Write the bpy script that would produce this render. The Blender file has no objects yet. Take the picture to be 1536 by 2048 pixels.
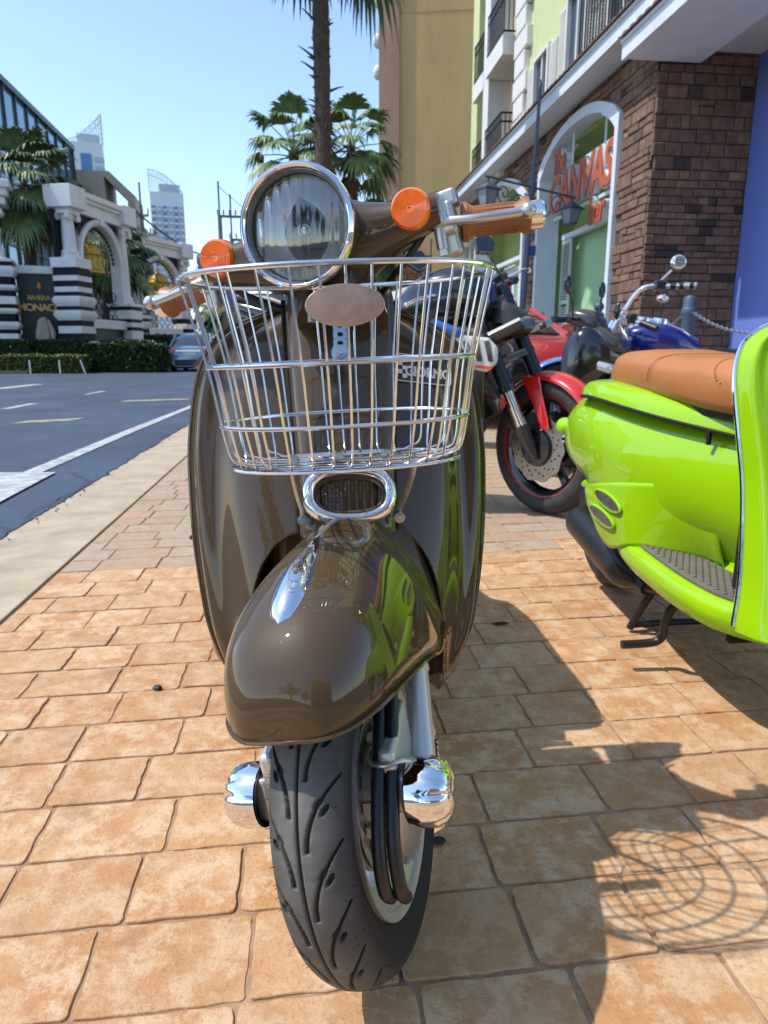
import bpy, bmesh, math, random
import numpy as np
from mathutils import Vector as V, Matrix as M, noise
random.seed(7)
R = math.radians
sc = bpy.context.scene
COL = sc.collection

# ------------------------------------------------------------ camera, sky, sun, exposure
cam_d = bpy.data.cameras.new('camera'); cam = bpy.data.objects.new('camera', cam_d); COL.objects.link(cam)
cam.location = (0, 0, 0.70); cam.rotation_euler = (R(90 - 13.0), 0, 0)
cam_d.sensor_fit = 'HORIZONTAL'; cam_d.sensor_width = 36.0; cam_d.lens = 36.0 * 1380 / 1536
cam_d.clip_start = 0.02; cam_d.clip_end = 4000
cam_d.dof.use_dof = True; cam_d.dof.focus_distance = 0.80; cam_d.dof.aperture_fstop = 16.0
sc.camera = cam
SUN_TO = V((-0.445, -0.030, 0.742)).normalized()          # towards the sun
SUN_EL = math.asin(SUN_TO.z); SUN_AZ = math.atan2(SUN_TO.x, SUN_TO.y)
w = bpy.data.worlds.new('World'); sc.world = w; w.use_nodes = True
nt = w.node_tree; nt.nodes.clear()
sky = nt.nodes.new('ShaderNodeTexSky'); sky.sky_type = 'NISHITA'; sky.sun_disc = False
sky.sun_elevation = SUN_EL; sky.sun_rotation = SUN_AZ
sky.air_density = 1.0; sky.dust_density = 0.45; sky.ozone_density = 1.8; sky.altitude = 5
bg = nt.nodes.new('ShaderNodeBackground'); bg.inputs['Strength'].default_value = 0.15
wo = nt.nodes.new('ShaderNodeOutputWorld')
nt.links.new(sky.outputs[0], bg.inputs[0]); nt.links.new(bg.outputs[0], wo.inputs[0])
sun_d = bpy.data.lights.new('sun', 'SUN'); sun_d.energy = 2.5; sun_d.angle = R(0.53); sun_d.color = (1.0, 0.955, 0.88)
sun = bpy.data.objects.new('sun', sun_d); COL.objects.link(sun)
sun.rotation_euler = SUN_TO.to_track_quat('Z', 'Y').to_euler(); sun.location = (-6, 2, 9)
sc.view_settings.view_transform = 'Standard'; sc.view_settings.look = 'None'
sc.view_settings.exposure = 0.90; sc.view_settings.gamma = 1.0
try: sc.view_settings.use_curve_mapping = False
except Exception: pass
sc.cycles.use_denoising = True
sc.cycles.max_bounces = 10; sc.cycles.glossy_bounces = 6; sc.cycles.transmission_bounces = 8; sc.cycles.transparent_max_bounces = 16
sc.cycles.sample_clamp_indirect = 8.0

# ------------------------------------------------------------ materials
def hexlin(r, g, b):
    f = lambda c: (c / 255 / 12.92) if c <= 10 else ((c / 255 + 0.055) / 1.055) ** 2.4
    return (f(r), f(g), f(b))
MATS = {}
def mat(name, col, rough=0.5, metal=0.0, coat=0.0, coat_rough=0.03, var=0.0, vscale=6.0, bump=0.0, bscale=40.0,
        col2=None, trans=0.0, ior=1.5, emit=None, spec=0.5, rvar=0.0, alpha=None, streak=None, detail=5.0, bdist=0.004):
    """Principled material with procedural colour variation and fine relief."""
    if name in MATS: return MATS[name]
    m = bpy.data.materials.new(name); m.use_nodes = True; n = m.node_tree; L = n.links
    p = n.nodes['Principled BSDF']
    p.inputs['Base Color'].default_value = (*col, 1); p.inputs['Roughness'].default_value = rough
    p.inputs['Metallic'].default_value = metal; p.inputs['IOR'].default_value = ior
    p.inputs['Coat Weight'].default_value = coat; p.inputs['Coat Roughness'].default_value = coat_rough
    p.inputs['Transmission Weight'].default_value = trans
    p.inputs['Specular IOR Level'].default_value = spec
    if emit:
        p.inputs['Emission Color'].default_value = (*emit[:3], 1); p.inputs['Emission Strength'].default_value = emit[3]
    tc = None
    if var or bump or rvar:
        tc = n.nodes.new('ShaderNodeTexCoord'); mp = n.nodes.new('ShaderNodeMapping'); L.new(tc.outputs['Object'], mp.inputs[0])
        if streak: mp.inputs['Scale'].default_value = streak
    if var:
        nz = n.nodes.new('ShaderNodeTexNoise'); nz.inputs['Scale'].default_value = vscale; nz.inputs['Detail'].default_value = detail
        nz.inputs['Roughness'].default_value = 0.62
        L.new(mp.outputs[0], nz.inputs['Vector'])
        cr = n.nodes.new('ShaderNodeMapRange'); cr.inputs[1].default_value = 0.32; cr.inputs[2].default_value = 0.68
        L.new(nz.outputs['Fac'], cr.inputs[0])
        mx = n.nodes.new('ShaderNodeMix'); mx.data_type = 'RGBA'
        c2 = col2 or tuple(max(0, c * (1 - var)) for c in col)
        mx.inputs['A'].default_value = (*col, 1); mx.inputs['B'].default_value = (*c2, 1)
        L.new(cr.outputs[0], mx.inputs['Factor']); L.new(mx.outputs['Result'], p.inputs['Base Color'])
    if rvar:
        nr = n.nodes.new('ShaderNodeTexNoise'); nr.inputs['Scale'].default_value = vscale * 2.3; nr.inputs['Detail'].default_value = 6
        L.new(mp.outputs[0], nr.inputs['Vector'])
        rr = n.nodes.new('ShaderNodeMapRange'); rr.inputs[3].default_value = max(0, rough - rvar); rr.inputs[4].default_value = min(1, rough + rvar)
        L.new(nr.outputs['Fac'], rr.inputs[0]); L.new(rr.outputs[0], p.inputs['Roughness'])
    if bump:
        nb = n.nodes.new('ShaderNodeTexNoise'); nb.inputs['Scale'].default_value = bscale; nb.inputs['Detail'].default_value = 8
        L.new(mp.outputs[0], nb.inputs['Vector'])
        b = n.nodes.new('ShaderNodeBump'); b.inputs['Strength'].default_value = bump; b.inputs['Distance'].default_value = bdist
        L.new(nb.outputs['Fac'], b.inputs['Height']); L.new(b.outputs[0], p.inputs['Normal'])
    MATS[name] = m
    return m

# ------------------------------------------------------------ mesh builder
def cat(pts, n=8, closed=False):
    """Catmull-Rom resampling of a polyline."""
    P = [V(p) for p in pts]; out = []; N = len(P)
    rng = range(N if closed else N - 1)
    for i in rng:
        if closed: a, b, c, d = P[(i - 1) % N], P[i], P[(i + 1) % N], P[(i + 2) % N]
        else: a, b, c, d = P[max(i - 1, 0)], P[i], P[i + 1], P[min(i + 2, N - 1)]
        for k in range(n):
            t = k / n
            out.append(0.5 * ((2 * b) + (c - a) * t + (2 * a - 5 * b + 4 * c - d) * t * t + (3 * b - a - 3 * c + d) * t ** 3))
    if not closed: out.append(P[-1].copy())
    return out
def lerp(t, xs, ys):
    return float(np.interp(t, xs, ys))
def spl(t, xs, ys):
    """smooth interpolation through (xs, ys)"""
    if t <= xs[0]: return ys[0]
    if t >= xs[-1]: return ys[-1]
    i = max(k for k in range(len(xs) - 1) if xs[k] <= t)
    n = len(xs)
    def tang(j):
        if j == 0: return (ys[1] - ys[0]) / (xs[1] - xs[0])
        if j == n - 1: return (ys[-1] - ys[-2]) / (xs[-1] - xs[-2])
        return (ys[j + 1] - ys[j - 1]) / (xs[j + 1] - xs[j - 1])
    h = xs[i + 1] - xs[i]; u = (t - xs[i]) / h
    return ((2 * u**3 - 3 * u**2 + 1) * ys[i] + (u**3 - 2 * u**2 + u) * h * tang(i) + (-2 * u**3 + 3 * u**2) * ys[i + 1] + (u**3 - u**2) * h * tang(i + 1))
def sm(a, b, x):
    t = min(1, max(0, (x - a) / (b - a))); return t * t * (3 - 2 * t)

class MB:
    def __init__(s): s.v = []; s.f = []; s.m = []; s.T = None
    def add(s, vs, fs, mi=0):
        o = len(s.v); T = s.T
        s.v += [tuple(T @ V(p)) for p in vs] if T is not None else [tuple(p) for p in vs]
        s.f += [tuple(i + o for i in f) for f in fs]; s.m += [mi] * len(fs)
        return s
    def box(s, c, sz, rot=None, mi=0):
        x, y, z = sz[0] / 2, sz[1] / 2, sz[2] / 2
        vs = [V((a * x, b * y, d * z)) for a in (-1, 1) for b in (-1, 1) for d in (-1, 1)]
        if rot is not None: vs = [rot @ p for p in vs]
        vs = [p + V(c) for p in vs]
        return s.add(vs, [(0, 1, 3, 2), (4, 6, 7, 5), (0, 4, 5, 1), (2, 3, 7, 6), (0, 2, 6, 4), (1, 5, 7, 3)], mi)
    def b2(s, lo, hi, mi=0):
        return s.box([(a + b) / 2 for a, b in zip(lo, hi)], [abs(b - a) for a, b in zip(lo, hi)], None, mi)
    def loft(s, rings, closed=True, cap0=True, cap1=True, mi=0, loop=False):
        n = len(rings[0]); vs = [p for r in rings for p in r]; fs = []
        m = len(rings)
        for i in range(m if loop else m - 1):
            for j in range(n if closed else n - 1):
                a, b = i * n + j, i * n + (j + 1) % n
                c, d = ((i + 1) % m) * n + (j + 1) % n, ((i + 1) % m) * n + j
                fs.append((a, b, c, d))
        if not loop and closed:
            if cap0: fs.append(tuple(range(n - 1, -1, -1)))
            if cap1: fs.append(tuple(range((m - 1) * n, m * n)))
        return s.add(vs, fs, mi)
    def tube(s, pts, r, n=8, closed=False, caps=True, mi=0, flat=None):
        P = [V(p) for p in pts]; m = len(P)
        rr = r if isinstance(r, (list, tuple)) else [r] * m
        tg = []
        for i in range(m):
            a = P[(i - 1) % m] if (closed or i > 0) else P[i]; b = P[(i + 1) % m] if (closed or i < m - 1) else P[i]
            t = b - a; tg.append(t.normalized() if t.length > 1e-9 else V((0, 0, 1)))
        u = tg[0].orthogonal().normalized()
        if flat is not None:
            f = V(flat); u = (f - f.dot(tg[0]) * tg[0]).normalized()
        rings = []
        for i in range(m):
            u = (u - u.dot(tg[i]) * tg[i])
            u = u.normalized() if u.length > 1e-6 else tg[i].orthogonal().normalized()
            w_ = tg[i].cross(u)
            ra = rr[i]; ra = ra if isinstance(ra, tuple) else (ra, ra)
            rings.append([P[i] + u * ra[0] * math.cos(k * 2 * math.pi / n) + w_ * ra[1] * math.sin(k * 2 * math.pi / n) for k in range(n)])
        return s.loft(rings, True, caps, caps, mi, loop=closed)
    def cyl(s, a, b, r0, r1=None, n=16, mi=0):
        return s.tube([a, b], [r0, r0 if r1 is None else r1], n, mi=mi)
    def rev(s, prof, n=32, T=None, mi=0, closed_prof=False, a0=0, a1=None):
        """profile [(r, h)] turned about z (then T)"""
        full = a1 is None; a1 = 2 * math.pi if full else a1
        rings = []
        k = n if full else n + 1
        for i in range(k):
            a = a0 + (a1 - a0) * i / n
            ring = [V((r * math.cos(a), r * math.sin(a), h)) for r, h in prof]
            if T is not None: ring = [T @ p for p in ring]
            rings.append(ring)
        return s.loft(rings, closed_prof, False, False, mi, loop=full)
    def prism(s, poly, z0, z1, T=None, mi=0):
        n = len(poly)
        vs = [V((x, y, z0)) for x, y in poly] + [V((x, y, z1)) for x, y in poly]
        if T is not None: vs = [T @ p for p in vs]
        fs = [tuple(range(n - 1, -1, -1)), tuple(range(n, 2 * n))] + [(i, (i + 1) % n, n + (i + 1) % n, n + i) for i in range(n)]
        return s.add(vs, fs, mi)
    def sph(s, c, r, n=16, m=10, mi=0, sc=(1, 1, 1), T=None):
        rings = []
        for i in range(m + 1):
            a = -math.pi / 2 + math.pi * i / m; rr = max(math.cos(a), 1e-4)
            ring = [V((rr * math.cos(2 * math.pi * j / n) * r * sc[0], rr * math.sin(2 * math.pi * j / n) * r * sc[1], math.sin(a) * r * sc[2])) for j in range(n)]
            if T is not None: ring = [T @ p for p in ring]
            rings.append([p + V(c) for p in ring])
        return s.loft(rings, True, True, True, mi)
    def mesh(s, name, mats, smooth=35):
        me = bpy.data.meshes.new(name); me.from_pydata(s.v, [], s.f)
        mats = mats if isinstance(mats, (list, tuple)) else [mats]
        for m in mats: me.materials.append(m)
        if any(s.m): me.polygons.foreach_set('material_index', s.m)
        bm = bmesh.new(); bm.from_mesh(me); bmesh.ops.recalc_face_normals(bm, faces=bm.faces); bm.to_mesh(me); bm.free()
        if smooth:
            me.polygons.foreach_set('use_smooth', [True] * len(me.polygons))
            me.set_sharp_from_angle(angle=R(smooth))
        me.update(); return me
    def build(s, name, mats, parent=None, smooth=35, bevel=0, sub=0, thick=0, label=None, bseg=2):
        o = bpy.data.objects.new(name, s.mesh(name, mats, smooth)); COL.objects.link(o); o.parent = parent
        if thick:
            m = o.modifiers.new('solid', 'SOLIDIFY'); m.thickness = thick; m.offset = -1
        if bevel:
            m = o.modifiers.new('bevel', 'BEVEL'); m.width = bevel; m.segments = bseg; m.limit_method = 'ANGLE'; m.angle_limit = R(40)
        if sub:
            m = o.modifiers.new('sub', 'SUBSURF'); m.levels = sub; m.render_levels = sub
        if label: o['label'] = label
        return o

# ------------------------------------------------------------ things and the street frame
YAW = R(6.6)                                   # the kerb, pavers and shop front run 6.6 degrees off the view
ST = M.Rotation(YAW, 4, 'Z')
def tag(o, label, cat_, group=None, kind=None):
    if label: o['label'] = label
    if cat_: o['category'] = cat_
    if group: o['group'] = group
    if kind: o['kind'] = kind
    return o
def thing(name, label, cat_, lat=0, al=0, z=0, rz=0, group=None, world=False):
    """Empty at a thing's base; lat/al = metres across / along the street."""
    o = bpy.data.objects.new(name, None); COL.objects.link(o); o.empty_display_size = 0.1
    o.location = V((lat, al, z)) if world else ST @ V((lat, al, z))
    o.rotation_euler = (0, 0, rz if world else rz + YAW)
    return tag(o, label, cat_, group)
def place(o, lat, al, z=0, rz=0):
    o.location = ST @ V((lat, al, z)); o.rotation_euler = (0, 0, rz + YAW); return o
def struct(o): o['kind'] = 'structure'; return o
def dup(o, parent=None):
    c = o.copy(); COL.objects.link(c); c.parent = parent
    for ch in o.children: dup(ch, c)
    return c
def text_mesh(name, body, mat_, size, ext, parent, T, bold=0.0, shear=0.0, align='CENTER', space=1.0, bevel=0.0):
    cu = bpy.data.curves.new(name, 'FONT'); cu.body = body; cu.size = size; cu.extrude = ext; cu.offset = bold; cu.shear = shear
    cu.align_x = align; cu.align_y = 'CENTER'; cu.space_character = space; cu.resolution_u = 3; cu.bevel_depth = bevel
    t = bpy.data.objects.new(name, cu); COL.objects.link(t)
    dg = bpy.context.evaluated_depsgraph_get(); dg.update()
    me = bpy.data.meshes.new_from_object(t.evaluated_get(dg)); bpy.data.objects.remove(t)
    me.transform(T); me.materials.clear(); me.materials.append(mat_)
    o = bpy.data.objects.new(name, me); COL.objects.link(o); o.parent = parent
    return o
def frame(o, x, y, z=None):
    """matrix with origin o and axes x, y (z = x cross y)"""
    x = V(x).normalized(); y = V(y); y = (y - y.dot(x) * x).normalized(); z = x.cross(y)
    return M(((x.x, y.x, z.x, o[0]), (x.y, y.y, z.y, o[1]), (x.z, y.z, z.z, o[2]), (0, 0, 0, 1)))
# ============================================================ GROUND
def nodes(m): return m.node_tree.nodes, m.node_tree.links, m.node_tree.nodes['Principled BSDF']
def paver_mat():
    m = bpy.data.materials.new('stamped_paver'); m.use_nodes = True; N, L, p = nodes(m)
    geo = N.new('ShaderNodeNewGeometry'); at = N.new('ShaderNodeAttribute'); at.attribute_name = 'tint'
    sep = N.new('ShaderNodeSeparateColor'); L.new(at.outputs['Color'], sep.inputs[0])
    def noise_(scale, detail=6, rough=0.6, dist=0.0):
        t = N.new('ShaderNodeTexNoise'); t.inputs['Scale'].default_value = scale; t.inputs['Detail'].default_value = detail
        t.inputs['Roughness'].default_value = rough; t.inputs['Distortion'].default_value = dist
        L.new(geo.outputs['Position'], t.inputs['Vector']); return t
    def rng(src, a, b, lo=0, hi=1):
        r = N.new('ShaderNodeMapRange'); r.inputs[1].default_value = a; r.inputs[2].default_value = b
        r.inputs[3].default_value = lo; r.inputs[4].default_value = hi; L.new(src, r.inputs[0]); return r.outputs[0]
    def mix(fac, a, b, mode='MIX'):
        x = N.new('ShaderNodeMix'); x.data_type = 'RGBA'; x.blend_type = mode
        for k, s in (('Factor', fac), ('A', a), ('B', b)):
            if isinstance(s, (tuple, float, int)): x.inputs[k].default_value = (*s, 1) if isinstance(s, tuple) else s
            else: L.new(s, x.inputs[k])
        return x.outputs['Result']
    big = noise_(5.0, 7, 0.66, 0.15); med = noise_(19.0, 10, 0.74, 0.0); fine = noise_(170.0, 6, 0.7); stain = noise_(9.0, 6, 0.6, 0.2)
    warm = mix(rng(big.outputs['Fac'], 0.40, 0.58), (0.60, 0.365, 0.185), (0.51, 0.25, 0.10))
    warm = mix(rng(med.outputs['Fac'], 0.46, 0.58), warm, (0.67, 0.46, 0.28))
    med2 = noise_(41.0, 10, 0.78, 0.0)
    warm = mix(rng(med2.outputs['Fac'], 0.52, 0.64, 0, .6), warm, (0.36, 0.170, 0.072))
    pale = mix(rng(med.outputs['Fac'], 0.35, 0.65), (0.46, 0.37, 0.26), (0.36, 0.265, 0.185))
    c = mix(sep.outputs[1], warm, pale)
    c = mix(rng(sep.outputs[0], 0, 1, 0.0, 0.42), c, (0.42, 0.22, 0.10))                      # each cast a little different
    c = mix(rng(stain.outputs['Fac'], 0.57, 0.72, 0, 0.5), c, (0.25, 0.15, 0.085))        # old brown stains
    c = mix(rng(fine.outputs['Fac'], 0.58, 0.68, 0, 0.6), c, (0.20, 0.11, 0.06))           # pits
    vor = N.new('ShaderNodeTexVoronoi'); vor.inputs['Scale'].default_value = 11.0; L.new(geo.outputs['Position'], vor.inputs['Vector'])
    nsel = noise_(2.2, 2)
    dsp = N.new('ShaderNodeMath'); dsp.operation = 'MULTIPLY'
    L.new(rng(vor.outputs['Distance'], 0.10, 0.16, 1, 0), dsp.inputs[0]); L.new(rng(nsel.outputs['Fac'], 0.50, 0.58), dsp.inputs[1])
    dm = N.new('ShaderNodeMath'); dm.operation = 'MULTIPLY'; L.new(dsp.outputs[0], dm.inputs[0]); dm.inputs[1].default_value = 0.55
    c = mix(dm.outputs[0], c, (0.23, 0.125, 0.07))                                              # round oil drips
    L.new(c, p.inputs['Base Color'])
    L.new(rng(med.outputs['Fac'], 0.3, 0.7, 0.42, 0.72), p.inputs['Roughness'])
    p.inputs['Specular IOR Level'].default_value = 0.35
    b1 = N.new('ShaderNodeBump'); b1.inputs['Strength'].default_value = 0.7; b1.inputs['Distance'].default_value = 0.007
    hsum = N.new('ShaderNodeMath'); hsum.operation = 'ADD'; L.new(med.outputs['Fac'], hsum.inputs[0])
    hm = N.new('ShaderNodeMath'); hm.operation = 'MULTIPLY'; hm.inputs[1].default_value = 0.35; L.new(fine.outputs['Fac'], hm.inputs[0])
    L.new(hm.outputs[0], hsum.inputs[1]); L.new(hsum.outputs[0], b1.inputs['Height']); L.new(b1.outputs[0], p.inputs['Normal'])
    return m
M_PAV = paver_mat()
M_GROUT = mat('paver_grout', (0.27, 0.14, 0.072), 0.9, var=0.6, vscale=24, col2=(0.40, 0.27, 0.17), bump=0.5, bscale=120)
M_CONC = mat('kerb_concrete', (0.47, 0.385, 0.275), 0.8, var=0.35, vscale=5.5, col2=(0.33, 0.255, 0.17), bump=0.4, bscale=55, detail=9)
M_ASPH = mat('asphalt', (0.024, 0.042, 0.075), 0.75, var=0.5, vscale=160, col2=(0.046, 0.070, 0.110), bump=0.8, bscale=190, spec=0.6)
M_PAINT = mat('road_paint', (0.56, 0.58, 0.54), 0.7, var=0.6, vscale=13, col2=(0.20, 0.23, 0.26), bump=0.3, bscale=90, detail=9)
M_YEL = mat('road_paint_worn', (0.42, 0.40, 0.25), 0.7, var=0.8, vscale=7, col2=(0.12, 0.12, 0.11), detail=9)
M_EARTH = mat('far_ground', (0.16, 0.15, 0.12), 0.9, var=0.4, vscale=0.4)

N, L, p = nodes(M_ASPH)                                          # broad patches, tyre-polished lanes and cracks over the fine aggregate
_g = N.new('ShaderNodeNewGeometry'); _n = N.new('ShaderNodeTexNoise'); _n.inputs['Scale'].default_value = .9; _n.inputs['Detail'].default_value = 7; L.new(_g.outputs['Position'], _n.inputs['Vector'])
_r = N.new('ShaderNodeMapRange'); _r.inputs[1].default_value = .35; _r.inputs[2].default_value = .65; _r.inputs[3].default_value = .72; _r.inputs[4].default_value = 1.25; L.new(_n.outputs['Fac'], _r.inputs[0])
_v = N.new('ShaderNodeTexVoronoi'); _v.feature = 'DISTANCE_TO_EDGE'; _v.inputs['Scale'].default_value = .55; _d = N.new('ShaderNodeVectorMath'); _d.operation = 'ADD'; _s = N.new('ShaderNodeVectorMath'); _s.operation = 'SCALE'; _s.inputs['Scale'].default_value = .5
L.new(_n.outputs['Color'], _s.inputs[0]); L.new(_g.outputs['Position'], _d.inputs[0]); L.new(_s.outputs[0], _d.inputs[1]); L.new(_d.outputs[0], _v.inputs['Vector'])
_c = N.new('ShaderNodeMapRange'); _c.inputs[1].default_value = .0; _c.inputs[2].default_value = .012; _c.inputs[3].default_value = .45; _c.inputs[4].default_value = 1.0; L.new(_v.outputs['Distance'], _c.inputs[0])
_m = N.new('ShaderNodeMath'); _m.operation = 'MULTIPLY'; L.new(_r.outputs[0], _m.inputs[0]); L.new(_c.outputs[0], _m.inputs[1])
_x = N.new('ShaderNodeMix'); _x.data_type = 'RGBA'; _x.blend_type = 'MULTIPLY'; _x.inputs['Factor'].default_value = 1; _old = p.inputs['Base Color'].links[0].from_socket
L.new(_old, _x.inputs['A']); L.new(_m.outputs[0], _x.inputs['B']); L.new(_x.outputs['Result'], p.inputs['Base Color'])
mb = MB(); mb.add([(-1500, -600, 0), (1500, -600, 0), (1500, 2500, 0), (-1500, 2500, 0)], [(0, 1, 2, 3)])
o = mb.build('ground', M_EARTH, smooth=0); o.location.z = -0.06; struct(o)

# pavement: grout bed with every cast paver proud of it
bed = MB(); bed.b2((-0.812, -3, -0.09), (3.45, 22, -0.0034))
pavement = struct(place(bed.build('pavement', M_GROUT, smooth=0), 0, 0))
bounds = [0.632 + 0.1268 * k for k in range(-8, 64)]
known = {0: [-.46, -.268, -.079, .095, .255, .412, .599], 1: [-.41, -.242, -.102, .07, .246, .428, .574], 2: [-.406, -.216, -.05, .10, .268, .46, .609],
         3: [-.425, -.285, -.10, .05, .20, .386, .571, .719], 4: [-.568, -.428, -.246, -.08, .10, .25, .423, .575, .775],
         5: [-.54, -.39, -.21, -.05, .11, .29, .46, .602, .80], 6: [-.603, -.423, -.28, -.10, .06, .22, .385, .575, .717],
         7: [-.56, -.417, -.233, -.07, .10, .27, .43, .60], -1: [-.45, -.27, -.09, .11, .291, .476]}
rp = random.Random(11)
def skew(lat, al): return (lat, al * (1 + 0.02 * (lat + 0.4)))
def paver_poly(x0, x1, y0, y1, fine, r):
    g = 0.0018 * (1 + 0.9 * r.random()); x0 += g; x1 -= g; y0 += g; y1 -= g
    rc = 0.004 + 0.007 * r.random(); P = []
    cs = [((x0, y0), 180), ((x1, y0), 270), ((x1, y1), 0), ((x0, y1), 90)]
    for i, ((cx, cy), a0) in enumerate(cs):
        k = rc * r.uniform(0.5, 1.3); sx = 1 if cx == x0 else -1; sy = 1 if cy == y0 else -1
        for a in ((0, 45, 90) if fine else (0, 90)):
            t = R(a0 + a); P.append((cx + sx * k + k * math.cos(t), cy + sy * k + k * math.sin(t)))
        if fine:
            nx, ny = cs[(i + 1) % 4][0]
            for u in (0.12, 0.25, 0.37, 0.5, 0.62, 0.75, 0.88):
                jx = r.uniform(-1, 1) * 0.0016; jy = r.uniform(-1, 1) * 0.0016
                P.append((cx + (nx - cx) * u + (jx if abs(nx - cx) < 1e-6 else 0), cy + (ny - cy) * u + (jy if abs(ny - cy) < 1e-6 else 0)))
    return P
def paver_geo(mb, P, r, z=0.0, T=None):
    n = len(P); cx = sum(p[0] for p in P) / n; cy = sum(p[1] for p in P) / n
    def ins(d): 
        out = []
        for x, y in P:
            v = V((cx - x, cy - y)); q = v.normalized() * d; out.append((x + q.x, y + q.y))
        return out
    tz = r.uniform(-0.0012, 0.0012); sx = r.uniform(-.008, .008); sy = r.uniform(-.008, .008)
    rings = []
    for d, h in ((-0.0005, -0.012), (0.0002, -0.0014), (0.0012, 0.0)):
        rings.append([V((x, y, z + h + tz + sx * (x - cx) + sy * (y - cy))) for x, y in ins(d)])
    mb.loft(rings, True, False, True)
def set_tint(me, vals):
    a = me.color_attributes.new('tint', 'FLOAT_COLOR', 'POINT'); a.data.foreach_set('color', np.asarray(vals, dtype=np.float32).ravel())
cells = []
for k in range(-8, 63):
    y0, y1 = 0.632 + 0.1268 * k, 0.632 + 0.1268 * (k + 1)
    js = list(known.get(k, []))
    if not js:
        x = -0.8 + rp.uniform(0.04, 0.17)
        while x < 1.2: js.append(x); x += rp.choice([.14, .15, .17, .185, .20, .16])
    x = js[0]
    while x - 0.10 > -0.80: x -= rp.choice([.15, .17, .185, .16]); js.insert(0, x)
    js = [j for j in js if j > -0.76]; js.insert(0, -0.808)
    x = js[-1]
    while x < 3.3: x += rp.choice([.14, .15, .17, .185, .20, .16]); js.append(x)
    for a, b in zip(js[:-1], js[1:]):
        cells.append((a, b, y0, y1, k))
def seen(c):
    a, b, y0, y1, k = c; lat, al = (a + b) / 2, (y0 + y1) / 2
    w_ = ST @ V((lat, al, 0))
    f = w_.y * 0.974 + 0.7 * 0.225
    if f <= 0.05: return -1
    px = 768 + 1380 * w_.x / f; py = 1024 + 1380 * (0.7 * 0.974 - w_.y * 0.225) / f
    if not (-90 < px < 1630 and py < 2150): return -1
    hid = 0.2 if (560 < px < 860 and py < 1480) or (1200 < px and py < 1160) or (400 < px < 970 and py < 1300) else 1
    return hid / (f * f)
cells.sort(key=lambda c: -seen(c))
rest = MB(); rest_t = []
for i, c in enumerate(cells):
    a, b, y0, y1, k = c
    al = (y0 + y1) / 2
    bx = 2.272 + 0.045 * (a + .8)
    pale = 1.0 if al > bx else 0.0
    if 2.27 < al and rp.random() < 0.06: pale = 0.75
    t = (rp.random(), pale, rp.random(), 1)
    near = i < 300
    P = [skew(x, y) for x, y in paver_poly(a, b, y0, y1, near, rp)]
    if near:
        m1 = MB(); paver_geo(m1, P, rp); me = m1.mesh('paver', M_PAV, 0); set_tint(me, [t] * len(me.vertices))
        po = bpy.data.objects.new('paver', me); COL.objects.link(po); po.parent = pavement
    else:
        n0 = len(rest.v); paver_geo(rest, P, rp); rest_t += [t] * (len(rest.v) - n0)
me = rest.mesh('paver_field', M_PAV, 0); set_tint(me, rest_t)
po = bpy.data.objects.new('paver_field', me); COL.objects.link(po); po.parent = pavement; po['kind'] = 'stuff'
po['label'] = 'smaller stamped pavers running on behind the scooters'

# concrete edge strip, with the same stamped relief, in three casts divided by joints
mb = MB(); r_ = random.Random(3)
for y0, y1 in ((-3, 0.35), (0.358, 3.02), (3.026, 6.4), (6.406, 10.2), (10.206, 22)):
    mb.b2((-1.30, y0, -0.09), (-0.822, y1, 0.0 if y0 < 3 else -0.001))
edge = struct(place(mb.build('concrete_edge_strip', M_CONC, smooth=0, bevel=0.004), 0, 0))

# asphalt: main sheet with a broken, crumbling edge lapping onto the concrete strip
mb = MB(); top = []; N_ = 900
for i in range(N_ + 1):
    y = -3 + 25.0 * i / N_
    n_ = noise.noise(V((y * 2.1, 0, 0))) * 0.022 + noise.noise(V((y * 9, 3, 0))) * 0.016 + noise.noise(V((y * 38, 7, 0))) * 0.010
    top.append((-1.172 + n_ + 0.006 * max(0, y - 3), y))
for i in range(N_):
    (xa, ya), (xb, yb) = top[i], top[i + 1]
    mb.add([(xa, ya, 0.004), (xb, yb, 0.004), (xb + 0.006, yb, -0.004), (xa + 0.006, ya, -0.004), (-1.6, ya, 0.008), (-1.6, yb, 0.008)],
           [(0, 1, 2, 3), (4, 5, 1, 0)])
mb.add([(-1.6, -3, 0.008), (-1.6, 22, 0.008), (-60, 22, 0.008), (-60, -3, 0.008)], [(0, 1, 2, 3)])
mb.add([(-1.16, 22, 0.008), (-60, 22, 0.008), (-60, 30, 0.008), (-1.16, 30, 0.008)], [(0, 1, 2, 3)])
mb.add([(-1.16, 30, 0.008), (-7.6, 30, 0.008), (-9.5, 420, 0.008), (-2, 420, 0.008)], [(0, 1, 2, 3)])
mb.add([(-60, -60, 0.004), (-1.16, -60, 0.004), (-1.16, -3, 0.004), (-60, -3, 0.004)], [(0, 1, 2, 3)])
road = struct(place(mb.build('road', M_ASPH, smooth=0), 0, 0))
# loose crumbs of asphalt along the edge: one scatter
mb = MB(); rr = random.Random(5)
for i in range(170):
    y = 1.9 + 7.5 * rr.random() ** 1.6; x = -1.165 + rr.gauss(0, 0.028) + 0.01; s_ = rr.uniform(0.0025, 0.008)
    M_ = M.Rotation(rr.uniform(0, 6), 3, 'Z') @ M.Rotation(rr.uniform(0, 3), 3, 'X')
    mb.box((x, y, 0.004 + s_ * .3), (s_, s_ * rr.uniform(.6, 1.4), s_ * .7), M_)
o = place(mb.build('asphalt_crumbs', M_ASPH, smooth=0), 0, 0); tag(o, 'loose asphalt crumbs along the ragged road edge', 'gravel', kind='stuff')

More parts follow.
